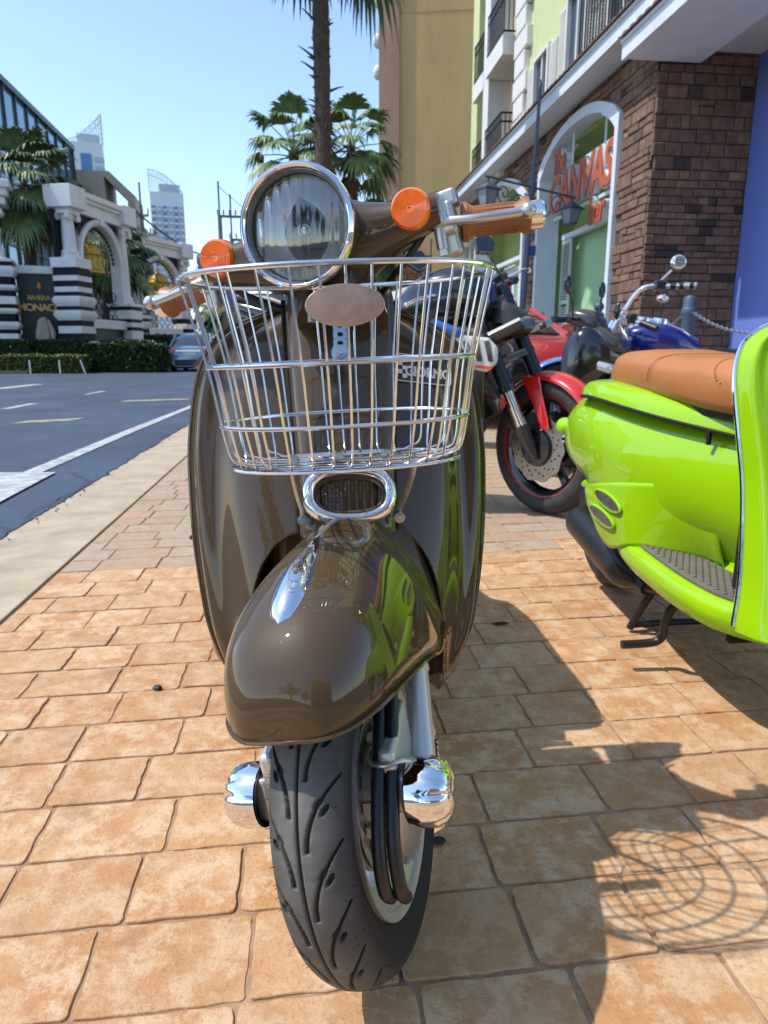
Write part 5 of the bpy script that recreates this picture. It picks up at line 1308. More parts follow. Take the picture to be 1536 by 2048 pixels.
    b = B(); b.rev([(.0765, -.010), (.0795, -.006), (.0805, .001), (.0790, .0075), (.0750, .0105), (.0715, .0085), (.0705, .002)], 72, TH); b.build('headlight_ring', M_CHROME, hl, smooth=60)
    b = B(); b.rev([(.0735, .007), (.0715, .003), (.0712, -.001), (.0695, -.0015), (.0692, -.004), (.0675, -.0045), (.0670, -.010)], 72, TH); b.build('headlight_gasket', mat('gasket_grey', (.16, .17, .165), .35), hl, smooth=30)
    b = B(); b.rev([(.0680, -.004), (.056, .0000), (.040, .0040), (.020, .0062), (.001, .0068), (.001, .0042), (.020, .0036), (.040, .0014), (.056, -.0026), (.0680, -.0068)], 72, TH, closed_prof=True)
    lens = b.build('headlight_lens', M_LENS, hl, smooth=50)
    b = B(); b.rev([(.0675, -.009), (.060, -.016), (.046, -.0275), (.032, -.035), (.016, -.0395), (.001, -.041)], 64, TH); b.build('reflector', M_REFL, hl, smooth=60)
    b = B(); b.rev([(.001, -.018), (.006, -.019), (.0095, -.023), (.0095, -.042)], 32, TH); b.build('bulb_shield', M_CHROME, hl, smooth=40)
    # handlebar cowl
    b = B(); rings = []
    for i in range(41):
        x = -.165 + .33 * i / 40; a = abs(x) / .165
        ry = .050 * (1 - a) ** 1.6 + .020; rz_ = .062 * (1 - a) ** 2.2 + .0205 + .004 * math.sin(math.pi * a); yc = .975 - .030 * sm(.15, .9, a) + .01 * a; zc = .838 + dz + .008 * a - .006 * math.sin(math.pi * a)
        rings.append([V((x, yc + ry * math.copysign(abs(math.cos(t)) ** .8, math.cos(t)), zc + rz_ * math.copysign(abs(math.sin(t)) ** .8, math.sin(t)))) for t in [2 * math.pi * k / 28 for k in range(28)]])
    b.loft(rings, True, True, True); b.build('handlebar_cowl', m_body, root, smooth=50)
    for sx in (-1, 1):
        # turn signal
        c = V((sx * .1325, .929, .850 + dz)); TI = M(((1, 0, 0, c.x), (0, .04, -1, c.y), (0, 1, .04, c.z), (0, 0, 0, 1))) @ M.Diagonal((.92, .92, 1, 1))
        prof = [(.0262, -.016), (.0268, -.004), (.0262, .001), (.0245, .0035)]
        for k in range(9): prof += [(.0235 - .0021 * k, .0045 + .0002 * k), (.0228 - .0021 * k, .0052 + .0002 * k)]
        prof += [(.0045, .0062), (.001, .0064)]
        b = B(); b.rev(prof, 48, TI); ts = b.build('turn_signal_lens', M_AMBER, root, smooth=30)
        b = B(); b.rev([(.001, -.020), (.0262, -.0195), (.0272, -.014), (.0272, -.005), (.0264, -.004)], 48, TI); b.build('turn_signal_rim', M_AMBER2, ts, smooth=40)
        b = B(); b.rev([(.001, -.046), (.016, -.044), (.023, -.030), (.0278, -.022), (.0280, -.013), (.0272, -.012)], 40, TI); b.build('turn_signal_base', m_body, ts, smooth=40)
        # grip, bar end, lever and clamp
        P = lambda e, y=1.0, z=.835: V((sx * e, y + (e - .15) * .14, z + dz - (e - .15) * .10))
        b = B(); b.tube([P(.182), P(.184), P(.190), P(.198), P(.230), P(.254), P(.262), P(.268), P(.270)], [.0180, .0240, .0245, .0190, .0182, .0180, .0225, .0225, .018], 28)
        gp = b.build('grip', M_TAN, root, smooth=35)
        b = B()
        for k in range(20):
            a = 2 * math.pi * k / 20; o_ = V((0, math.cos(a), math.sin(a))) * .0186; b.tube([P(.200) + o_, P(.252) + o_ * .985], .0011, 5)
        b.build('grip_ribs', M_TAN, gp)['kind'] = 'stuff'
        b = B(); b.tube([P(.268), P(.270), P(.284), P(.287), P(.2875)], [.014, .0172, .0172, .015, .001], 28); b.build('bar_end', M_CHROME, root, smooth=35)
        lv = cat([P(.150, .965, .834), P(.172, .948, .832), P(.205, .942, .830), P(.240, .950, .832), P(.262, .954, .834), P(.268, .953, .834)], 6)
        n_ = len(lv); rad = [(.0075 - .0022 * sm(0, .3, i / n_) + .0012 * sm(.4, .8, i / n_), .0062 - .001 * sm(0, .3, i / n_)) for i in range(n_)]
        b = B(); b.tube(lv, rad, 14); b.sph(P(.269, .953, .834), .0098, 14, 10); b.build('brake_lever', M_ALU, root, smooth=50)
        pk = bpy.data.objects.new('lever_perch', None); COL.objects.link(pk); pk.parent = root
        rx = M.Rotation(R(-6 * sx), 3, 'Y')
        for nm, o_, s_ in (('clamp', (.168, .975, .836), (.026, .050, .038)), ('perch_block', (.158, .958, .846), (.028, .022, .026)), ('switch_body', (.166, .985, .812), (.030, .040, .040)), ('reservoir', (.170, .985, .862), (.030, .034, .020)), ('lever_knuckle', (.160, .952, .834), (.024, .020, .018))):
            b = B(); b.box(P(*o_), s_, rx); b.build(nm, M_ALU, pk, smooth=0, bevel=.0045, bseg=3)
        b = B(); b.cyl(P(.160, .955, .800), P(.160, .955, .826), .0075, n=14); b.cyl(P(.160, .955, .792), P(.160, .955, .800), .0055, n=6); b.build('pivot_bolt', M_ALU, pk)
        b = B(); b.tube(cat([P(.150, .965, .836), P(.12, .96, .80), V((sx * .06, .99, .76 + dz)), V((sx * .03, 1.03, .70))], 6), .0045, 8); b.build('brake_cable', M_RUB, root)

# lamp glass: fluted clear lens; reflector
def lens_mat():
    m = bpy.data.materials.new('headlamp_glass'); m.use_nodes = True; N = m.node_tree.nodes; L = m.node_tree.links; N.clear()
    out = N.new('ShaderNodeOutputMaterial'); tr = N.new('ShaderNodeBsdfTransparent'); tr.inputs[0].default_value = (.95, .97, .96, 1)
    gl = N.new('ShaderNodeBsdfGlossy'); gl.inputs['Roughness'].default_value = .03; mx = N.new('ShaderNodeMixShader'); fr = N.new('ShaderNodeFresnel'); fr.inputs['IOR'].default_value = 1.5
    tc = N.new('ShaderNodeTexCoord'); wv = N.new('ShaderNodeTexWave'); wv.wave_type = 'BANDS'; wv.bands_direction = 'X'; wv.inputs['Scale'].default_value = 28; wv.inputs['Distortion'].default_value = .4
    L.new(tc.outputs['Object'], wv.inputs['Vector']); b = N.new('ShaderNodeBump'); b.inputs['Strength'].default_value = .18; b.inputs['Distance'].default_value = .0015
    L.new(wv.outputs['Fac'], b.inputs['Height']); L.new(b.outputs[0], gl.inputs['Normal']); L.new(b.outputs[0], fr.inputs['Normal'])
    ad = N.new('ShaderNodeMath'); ad.operation = 'ADD'; ad.inputs[1].default_value = .07; L.new(fr.outputs[0], ad.inputs[0])
    L.new(ad.outputs[0], mx.inputs[0]); L.new(tr.outputs[0], mx.inputs[1]); L.new(gl.outputs[0], mx.inputs[2]); L.new(mx.outputs[0], out.inputs[0]); return m
def refl_mat():
    m = mat('lamp_reflector', (.90, .90, .88), .24, metal=.50); N, L, p = nodes(m)
    tc = N.new('ShaderNodeTexCoord'); wv = N.new('ShaderNodeTexWave'); wv.wave_type = 'BANDS'; wv.bands_direction = 'X'; wv.inputs['Scale'].default_value = 34; wv.inputs['Distortion'].default_value = 1.2; wv.inputs['Detail'].default_value = 1
    L.new(tc.outputs['Object'], wv.inputs['Vector']); b = N.new('ShaderNodeBump'); b.inputs['Strength'].default_value = .13; b.inputs['Distance'].default_value = .002
    L.new(wv.outputs['Fac'], b.inputs['Height']); L.new(b.outputs[0], p.inputs['Normal']); return m
M_LENS = lens_mat(); M_REFL = refl_mat(); M_REFL.node_tree.nodes['Principled BSDF'].inputs['Roughness'].default_value = .36

LAT_B = .0536
brown = thing('scooter', 'glossy brown scooter with chrome wire basket facing the camera', 'scooter', LAT_B, 0, 0, 0, 'retro scooters')
front_body(brown, M_BROWN, WS_BROWN, False)
front_end(brown, M_BROWN, -23.07)
seat_parts(brown, M_BROWN, False); rear_body(brown, M_BROWN, M_MATR)
# badge on the shield
bx_, bz_ = .103, .677; by_ = shield_y(bx_, bz_, .20, True)
nx_ = (shield_y(bx_ + .01, bz_, .20, True) - shield_y(bx_ - .01, bz_, .20, True)) / .02
nz_ = (shield_y(bx_, bz_ + .01, .20, True) - shield_y(bx_, bz_ - .01, .20, True)) / .02
TBg = frame((bx_ + .004, by_ - .0026, bz_), V((1, nx_, -.115)), V((.115, nz_, 1))) @ M.Diagonal((1.18, 1.2, 1, 1))
M_BADGE = mat('badge_brown', (.040, .030, .024), .4, coat=.3); M_BLK = mat('badge_black', (.012, .012, .018), .35); M_SILT = mat('badge_silver', (.80, .76, .68), .4)
def rrect(w_, h, r_, n=5):
    return [(sx * (w_ / 2 - r_) + r_ * math.cos(R(a0 + 90 * k / n)), sy * (h / 2 - r_) + r_ * math.sin(R(a0 + 90 * k / n))) for sx, sy, a0 in ((1, 1, 0), (-1, 1, 90), (-1, -1, 180), (1, -1, 270)) for k in range(n + 1)]
b = MB(); b.prism(rrect(.100, .033, .004), 0, .0012, TBg); bd = b.build('badge', M_BADGE, brown, smooth=0)
b = MB(); b.tube([TBg @ V((x, y, .0014)) for x, y in rrect(.100, .033, .004)], .0009, 6, closed=True); b.build('badge_frame', M_SILT, bd)
for i in range(6):
    for j in range(5):
        b = MB(); b.prism([(-.0465 + .0062 * i, -.0125 + .0050 * j), (-.0465 + .0062 * (i + 1), -.0125 + .0050 * j), (-.0465 + .0062 * (i + 1), -.0125 + .0050 * (j + 1)), (-.0465 + .0062 * i, -.0125 + .0050 * (j + 1))], .0012, .0017, TBg); b.build('check_square', M_SILT if (i + j) % 2 else M_BLK, bd, smooth=0)
text_mesh('badge_letters', 'GIORNO', M_SILT, .0165, .0004, bd, TBg @ M.Translation((.0195, -.0040, .0016)), .0005, 0, space=.93)
text_mesh('badge_letters', 'HONDA', M_BLK, .0095, .0003, bd, TBg @ M.Translation((.0200, .0085, .0016)), .0002, 0, space=1.05)

# ------------------------------------------------------------ wire basket
bk = thing('wire_basket', 'chrome wire basket mounted on the front of the brown scooter', 'basket', LAT_B, 0, 0, 0)
bk_c = V((-.009, .78, .68)); TB = M.Translation(bk_c) @ M.Rotation(R(-2.6), 4, 'Y') @ M.Translation(-bk_c)
def outline(k, n=120):
    """plan outline of the basket at level k: 0 rim, 1 middle, 2 low ring, 3 floor"""
    rx, yf, yb, z = [(.167, .658, .902, .780), (.1465, .672, .890, .691), (.138, .692, .876, .628), (.129, .716, .858, .579)][k]
    P = []
    for i in range(n):
        a = 2 * math.pi * i / n; c, s_ = math.cos(a), math.sin(a)
        x = rx * math.copysign(abs(c) ** .86, c); yy = math.copysign(abs(s_) ** (.86 if s_ > 0 else .92), s_)
        P.append(V((-.009 + x, (yf + yb) / 2 + (yb - yf) / 2 * yy, z)))
    return P
def Bk(): m_ = MB(); m_.T = TB; return m_
rim_ = outline(0); b = Bk(); b.tube(rim_, .0029, 10, closed=True); b.build('rim', M_WIREC, bk)
for k, r_ in ((1, .0024), (2, .0024)): b = Bk(); b.tube(outline(k), r_, 10, closed=True); b.build('hoop', M_WIREC, bk)
b = Bk(); b.tube(outline(3), .0020, 8, closed=True); b.build('floor_hoop', M_WIREC, bk)
def at_x(P, x, front):
    best = None
    for i in range(len(P)):
        a, c = P[i], P[(i + 1) % len(P)]
        if (a.x - x) * (c.x - x) <= 0 and a.x != c.x:
            t = (x - a.x) / (c.x - a.x); q = a + (c - a) * t
            if best is None or (q.y < best.y) == front: best = q
    return best
def at_y(P, y, left):
    best = None
    for i in range(len(P)):
        a, c = P[i], P[(i + 1) % len(P)]
        if (a.y - y) * (c.y - y) <= 0 and a.y != c.y:
            t = (y - a.y) / (c.y - a.y); q = a + (c - a) * t
            if best is None or (q.x < best.x) == left: best = q
    return best
OL = [outline(k) for k in range(4)]; rwires = random.Random(2)
fr_ = [-.93, -.80, -.64, -.48, -.32, -.15, .0, .16, .32, .48, .64, .80, .93]
for u in fr_:
    u += rwires.uniform(-.015, .015)
    col_f, col_b = [], []
    for k in range(4):
        hw = [.167, .1465, .138, .129][k]; f_ = at_x(OL[k], -.009 + u * hw * .985, True); g_ = at_x(OL[k], -.009 + u * hw * .985, False); col_f.append(f_); col_b.append(g_)
    fin = lambda c, s_: [c[0], c[1], c[2], c[2].lerp(c[3], .72) + V((0, 0, 0)), c[3].lerp(c[2], .10) + V((0, s_ * .010, -.003))]
    path = fin(col_f, 1) + [col_f[3].lerp(col_b[3], .25) + V((0, 0, -.004)), col_f[3].lerp(col_b[3], .75) + V((0, 0, -.004))] + fin(col_b, -1)[::-1]
    b = Bk(); b.tube(cat(path, 4), .00132, 8); b.build('cross_wire', M_WIREC, bk)
for v_ in (-.78, -.52, -.26, .0, .26, .52, .78):
    cl, cr2 = [], []
    for k in range(4):
        yf, yb = [(.658, .902), (.672, .890), (.692, .876), (.716, .858)][k]; y = (yf + yb) / 2 + v_ * (yb - yf) / 2 * .98
        cl.append(at_y(OL[k], y, True)); cr2.append(at_y(OL[k], y, False))
    fin = lambda c, s_: [c[0], c[1], c[2], c[2].lerp(c[3], .72), c[3].lerp(c[2], .08) + V((s_ * .012, 0, .001))]
    path = fin(cl, 1) + [cl[3].lerp(cr2[3], .2) + V((0, 0, .0)), cl[3].lerp(cr2[3], .8)] + fin(cr2, -1)[::-1]
    b = Bk(); b.tube(cat(path, 4), .00132, 8); b.build('long_wire', M_WIREC, bk)
# floor strap with two bolts, stays to the horn, upper perforated strap
b = Bk(); b.b2((-.038, .758, .584), (.052, .776, .587)); b.build('floor_strap', M_ZINC, bk, smooth=0, bevel=.001)
def bolt(p, d, r_=.0065, mat_=None, parent=bk):
    p, d = V(p), V(d).normalized(); b = Bk(); b.tube([p, p + d * .0012], r_ * 1.45, 20); b.tube([p + d * .0012, p + d * .0055], r_, 6); b.build('bolt', mat_ or M_ZINC, parent, smooth=30)
bolt((-.022, .767, .587), (0, 0, 1)); bolt((.036, .767, .587), (0, 0, 1))
for sx, x0_, x1_ in ((-1, -.066, -.056), (1, .072, .061)):
    pts = [V((x0_, .790, .580)), V((x0_, .800, .562)), V(((x0_ + x1_) / 2, .822, .53)), V((x1_, .838, .508)), V((x1_, .842, .498))]
    b = MB(); b.tube(cat(pts, 5), (.0062, .0014), 8, flat=(1, .3, 0)) if False else b.tube(cat(pts, 5), [(.0052, .0014)] * len(cat(pts, 5)), 8, flat=(1, 0, 0)); b.build('stay', M_ZINC, bk)
    for p, d in ((pts[0] + V((0, -.003, .0)), (0, -1, .2)), (pts[-1] + V((sx * .002, -.006, 0)), (0, -1, 0))): 
        b = MB(); q = V(p); dd = V(d).normalized(); b.tube([q, q + dd * .0012], .0068, 18); b.tube([q + dd * .0012, q + dd * .006], .0048, 6); b.build('bolt', M_ZINC, bk, smooth=30)
# perforated strap: side rails and rungs leave real round-ended holes
yb_ = .898; sxm = -.006
TS_ = frame((sxm, .893, .722), (1, 0, 0), (0, .42, 1)); b = MB(); ho = 5
def plate_with_holes(b, T, w_, y0, n, pitch, r_, th):
    for k in range(n):
        cy = y0 + pitch * k; N_ = 24; ring_o, ring_i = [], []
        for i in range(N_):
            a = 2 * math.pi * i / N_; c, s_ = math.cos(a), math.sin(a); m_ = max(abs(c) / (w_ / 2), abs(s_) / (pitch / 2)); ring_o.append((c / m_, cy + s_ / m_)); ring_i.append((1.35 * r_ * c, cy + r_ * s_))
        top = [T @ V((x, y, th)) for x, y in ring_o]; ti = [T @ V((x, y, th)) for x, y in ring_i]; bi = [T @ V((x, y, 0)) for x, y in ring_i]; bo = [T @ V((x, y, 0)) for x, y in ring_o]
        b.loft([bo, top, ti, bi], True, False, False)
plate_with_holes(b, TS_, .017, -.012, 4, .0115, .0030, .0022); ps_ = b.build('perforated_strap', M_ZINC, bk, smooth=0)
q = TS_ @ V((0, -.026, 0)); b = MB(); b.box(q, (.019, .003, .020), M.Rotation(R(-22), 3, 'X')); b.build('strap_foot', M_ZINC, bk, smooth=0, bevel=.001)
for p_, rr2 in ((TS_ @ V((0, -.026, .002)), .0075), (V((-.030, .905, .748)), .0075)):
    d = V((0, -1, .42)).normalized(); b = MB(); b.tube([p_, p_ + d * .0015], .0115, 22); b.tube([p_ + d * .0015, p_ + d * .0065], rr2, 6); b.tube([p_ + d * .0065, p_ + d * .009], .0045, 14); b.build('bolt', M_ZINC, bk, smooth=30)
b = MB(); b.box((-.018, .912, .748), (.055, .004, .024), M.Rotation(R(-22), 3, 'X')); b.build('upper_plate', M_ZINC, bk, smooth=0, bevel=.002)
# oval plate hung on the front of the basket
pt = thing('oval_plate', 'weathered oval metal plate fixed to the front of the wire basket', 'plate', LAT_B, 0, 0, 0)
M_PLATE = mat('plate_weathered', (.62, .44, .35), .36, metal=.6, var=.5, vscale=55, col2=(.44, .31, .25), rvar=.15, detail=9)
TP = TB @ frame((-.011, .650, .742), (1, 0, 0), (0, .03, 1)); b = MB(); rings = []
for k_, h in ((1.0, 0), (1.0, .0011), (.985, .0016), (.6, .0022), (.2, .0025)):
    rings.append([TP @ V((.0362 * k_ * math.cos(2 * math.pi * i / 64), .0187 * k_ * math.sin(2 * math.pi * i / 64), h)) for i in range(64)])
b.loft(rings, True, True, True); b.build('disc', M_PLATE, pt, smooth=30)

# ------------------------------------------------------------ lime green scooter
gs = thing('scooter', 'lime green scooter with tan seat at the right edge', 'scooter', .935, .04, 0, 0, 'retro scooters')
front_body(gs, M_GREEN, WS_GREEN, True)
front_end(gs, M_GREEN, 19.0, .045, detail=False)
seat_parts(gs, M_GREEN, True); rear_body(gs, M_GREEN, M_MATR)
text_mesh('tail_emblem', 'gia', M_CHROME, .05, .003, gs, frame((-.095, 2.095, .435), (-.75, -.66, .0), (0, .1, 1)), .001, .2)
# ============================================================ OTHER BIKES AND CARS
M_BLKG = mat('gloss_black', (.010, .010, .012), .18, coat=.8); M_DKG = mat('dark_grey_paint', (.035, .033, .032), .3, coat=.6, var=.2); M_NAVY = mat('navy_plastic', (.010, .016, .035), .35)
M_RED = mat('red_paint', (.55, .012, .006), .25, coat=1.0); M_BLUE = mat('cobalt_paint', (.004, .008, .16), .2, coat=1.0, coat_rough=.02)
M_STEEL = mat('brushed_steel', (.42, .40, .36), .32, metal=1.0, var=.25, vscale=30); M_LAMP = mat('lamp_clear', (.6, .62, .64), .1, metal=.4, coat=.6)
M_TYREP = mat('plain_tyre', (.020, .020, .021), .75, var=.4, vscale=30, col2=(.045, .043, .04)); M_REDL = mat('tail_lamp_red', (.45, .008, .006), .15, coat=.8)
M_LEATH = mat('black_leather', (.016, .016, .018), .42, bump=.2, bscale=120, bdist=.002); M_MIRR = mat('mirror_glass', (.80, .86, .88), .03, metal=1.0)
def wheel(root, name, C_, R_o, half, r_rim, m_rim, T=None, spokes=5, stripe=None, axis='y'):
    """wheel with axle along y"""
    b = MB(); b.T = T; TW = M.Translation(C_) @ M.Rotation(R(90), 4, 'X'); prof = []
    for i in range(25): ph = R(-125 + 250 * i / 24); prof.append((R_o - half * .85 + half * .85 * math.cos(ph), half * math.sin(ph)))
    prof = [(r_rim, -half * .7)] + prof + [(r_rim, half * .7)]
    b.rev(prof, 72, TW); b.build(name + '_tyre', M_TYREP, root, smooth=50)
    b = MB(); b.T = T; q = half * .7; b.rev([(r_rim - .028, -q * .6), (r_rim - .006, -q), (r_rim + .004, -q), (r_rim + .004, -q * .9), (r_rim - .014, -q * .5), (r_rim - .014, q * .5), (r_rim + .004, q * .9), (r_rim + .004, q), (r_rim - .006, q), (r_rim - .028, q * .6)], 64, TW); ro = b.build(name + '_rim', m_rim, root, smooth=40)
    if stripe:
        for sg in (-1, 1): b = MB(); b.T = T; b.tube([V(C_) + V((r_rim * math.cos(k * .1309), sg * (q + .002), r_rim * math.sin(k * .1309))) for k in range(48)], .004, 6, closed=True); b.build('rim_stripe', stripe, ro)
    for k in range(spokes):
        a = k * 2 * math.pi / spokes + .35; d = V((math.cos(a), 0, math.sin(a))); s_ = V((-math.sin(a), 0, math.cos(a))); b = MB(); b.T = T
        b.loft([[V(C_) + d * r_ + s_ * e * w_ + V((0, f * .014, 0)) for e, f in ((-1, -1), (1, -1), (1, 1), (-1, 1))] for r_, w_ in ((.03, .022), (r_rim * .6, .013), (r_rim - .012, .02))], True, True, True); b.build('spoke', m_rim, ro, smooth=0, bevel=.004)
    b = MB(); b.T = T; b.cyl(V(C_) + V((0, -half * .8, 0)), V(C_) + V((0, half * .8, 0)), .035, n=20); b.build('hub', m_rim, ro)
    return ro
def blob(name, m_, root, st, T=None, n=24, p=.7, parent=None, smooth=50):
    """loft along x of rounded sections (x, y_centre, z_centre, half_width, half_height)"""
    b = MB(); b.T = T; rings = []
    for x, yc, zc, w_, h in st:
        rings.append([V((x, yc + w_ * math.copysign(abs(math.cos(t)) ** p, math.cos(t)), zc + h * math.copysign(abs(math.sin(t)) ** p, math.sin(t)))) for t in [2 * math.pi * k / n for k in range(n)]])
    b.loft(rings, True, True, True); return b.build(name, m_, parent or root, smooth=smooth)
def dense(st, k=5):
    P = []
    for i in range(len(st[0])): pass
    xs = list(range(len(st))); out = []
    for i in range((len(st) - 1) * k + 1):
        t = i / k; out.append(tuple(spl(t, xs, [s[j] for s in st]) for j in range(len(st[0]))))
    return out

# ---------------- black and red naked motorcycle
mo = thing('motorcycle', 'black naked motorcycle with red front mudguard behind the brown scooter', 'motorcycle', .72, 3.02, 0, R(-20), 'parked motorcycles', True)
TF = M.Rotation(R(-36), 4, 'Z'); TF2 = M.Translation((0, 0, .30)) @ M.Rotation(R(-24.5), 4, 'Y') @ M.Rotation(R(-36), 4, 'Z') @ M.Translation((0, 0, -.30))      # steering, then rake
wheel(mo, 'front', (0, 0, .30), .30, .058, .222, M_BLKG, TF, 5, M_RED)
for sy in (-1, 1):
    b = MB(); b.T = TF; rings = []; n = 96
    for r_, h in ((.085, 0), (.085, .005), (.150, .005), (.150, 0)):
        rings.append([V((r_ * (1 + (.035 * math.cos(k * math.pi / 4.8) if r_ > .1 else 0)) * math.cos(2 * math.pi * k / n), sy * (.062 + h), .30 + r_ * (1 + (.035 * math.cos(k * math.pi / 4.8) if r_ > .1 else 0)) * math.sin(2 * math.pi * k / n))) for k in range(n)])
    b.loft(rings, True, False, False); ds = b.build('brake_disc', M_STEEL, mo, smooth=20)
    b = MB(); b.T = TF
    for k in range(36):
        a = k * 2 * math.pi / 36; rr_ = .100 + .014 * (k % 3); b.cyl((rr_ * math.cos(a), sy * .0605, .30 + rr_ * math.sin(a)), (rr_ * math.cos(a), sy * .0685, .30 + rr_ * math.sin(a)), .0045, n=8)
    b.build('disc_holes', M_VOID, ds)['kind'] = 'stuff'
    b = MB(); b.T = TF; b.rev([(.02, .0), (.084, .0), (.080, .012), (.03, .016)], 32, M.Translation((0, sy * .070, .30)) @ M.Rotation(R(90 if sy < 0 else -90), 4, 'X')); b.build('disc_carrier', M_BLKG, ds)
    b = MB(); b.T = TF; b.box((-.10, sy * .082, .385), (.11, .05, .065), M.Rotation(R(35), 3, 'Y')); cl = b.build('brake_caliper', mat('caliper_bronze', (.20, .17, .13), .4, metal=.8, var=.3, vscale=40), mo, smooth=0, bevel=.012, bseg=3)
    b = MB(); b.T = TF; b.tube(cat([(-.10, sy * .09, .42), (-.12, sy * .11, .52), (-.18, sy * .09, .62)], 6), .007, 8); b.build('brake_line', M_RUB, cl)
    # upside-down fork: fat black upper tube, bright slider, black foot
    b = MB(); b.T = TF2; b.tube([(0, sy * .098, .60), (0, sy * .098, 1.02)], .031, 20); fk = b.build('fork_upper', M_NAVY, mo)
    b = MB(); b.T = TF2; b.tube([(0, sy * .098, .585), (0, sy * .098, .612)], .036, 20); b.build('fork_collar', M_BLKG, fk)
    b = MB(); b.T = TF2; b.tube([(0, sy * .098, .42), (0, sy * .098, .60)], .0235, 20); b.build('fork_slider', M_CHROME, fk)
    b = MB(); b.T = TF2; b.tube([(0, sy * .098, .27), (0, sy * .098, .34), (0, sy * .098, .43)], [.020, .03, .026], 16); b.build('fork_foot', M_DKG, fk)
    # red mudguard stay
    b = MB(); b.T = TF; b.loft([[V((x, sy * (.072 + e * .010), z + f * .0)) + V((f * w_, 0, 0)) for e, f in ((0, -1), (1, -1), (1, 1), (0, 1))] for x, z, w_ in ((-.05, .60, .055), (-.01, .52, .038), (.035, .43, .028), (.055, .38, .022))], True, True, True); b.build('mudguard_stay', M_RED, mo, smooth=0, bevel=.004)
b = MB(); b.T = TF; rings = []
for i in range(25):
    a = R(28 + 112 * i / 24); r_ = .325; k = .80 + .2 * math.sin(math.pi * i / 24) ** .5
    rings.append([V((math.cos(a) * (r_ - .035 * abs(q) ** 2.2), q * .072 * k, .30 + math.sin(a) * (r_ - .035 * abs(q) ** 2.2))) for q in [-1 + .2 * j for j in range(11)]])
b.loft(rings, False); b.build('front_mudguard', M_RED, mo, smooth=60, thick=.004)
for z in (.72, .97):
    b = MB(); b.T = TF2; b.box((-.02, 0, z), (.085, .26, .035)); b.build('triple_clamp', M_BLKG, mo, smooth=0, bevel=.01)
blob('headlight_cowl', M_BLACKP, mo, dense([(.16, 0, .80, .012, .015), (.14, 0, .82, .045, .05), (.08, 0, .86, .065, .085), (.0, 0, .90, .060, .07), (-.06, 0, .93, .035, .04), (-.09, 0, .95, .015, .015)]), TF2, p=1.0, n=8, smooth=15)
blob('headlight_lens', M_GLASSW, mo, dense([(.170, 0, .80, .010, .010), (.164, 0, .81, .032, .024), (.14, 0, .82, .040, .032)]), TF2)
blob('fly_screen', M_BLACKP, mo, dense([(.06, 0, .93, .045, .008), (.02, 0, .99, .04, .01), (-.01, 0, 1.02, .02, .008)]), TF2)
b = MB(); b.T = TF2; b.tube(cat([(-.14, -.34, 1.07), (-.08, -.22, 1.06), (-.04, -.08, 1.03), (-.04, .08, 1.03), (-.08, .22, 1.06), (-.14, .34, 1.07)], 6), .0125, 12); b.build('handlebar', M_BLKG, mo)
for sy in (-1, 1):
    b = MB(); b.T = TF2; b.tube([(-.11, sy * .26, 1.063), (-.15, sy * .36, 1.07)], .019, 14); b.build('grip', M_RUB, mo)
    b = MB(); b.T = TF2; b.tube(cat([(-.04, sy * .20, 1.07), (-.03, sy * .27, 1.075), (-.05, sy * .34, 1.08), (-.065, sy * .37, 1.075)], 5), (.010, .006) if False else .0075, 10); b.sph((-.065, sy * .375, 1.075), .012, 10, 8); b.build('lever', M_CHROME, mo)
    b = MB(); b.T = TF2; b.box((-.08, sy * .20, 1.075), (.06, .05, .05)); b.build('switchgear', M_BLKG, mo, smooth=0, bevel=.01)
    b = MB(); b.T = TF2; b.tube(cat([(-.08, sy * .20, 1.09), (-.09, sy * .20, 1.17), (-.10, sy * .20, 1.22)], 5), .007, 8); mr = b.build('mirror_stalk', M_BLKG, mo)
    b = MB(); b.T = TF2; b.loft([[V((x, sy * (.20 + y_), 1.25 + z_)) for y_, z_ in ((-.06, -.03), (.02, -.05), (.07, .0), (.04, .05), (-.04, .04))] for x in (-.115, -.09)], True, True, True); b.build('mirror', M_BLKG, mr, smooth=0, bevel=.008)
    b = MB(); b.T = TF2; b.tube([(-.02, sy * .10, .80), (.02, sy * .20, .80), (.02, sy * .215, .80)], [.012, .012, .006], 10); b.box((.03, sy * .235, .80), (.05, .05, .035)); b.build('front_indicator', M_STEEL, mo, smooth=0, bevel=.008)
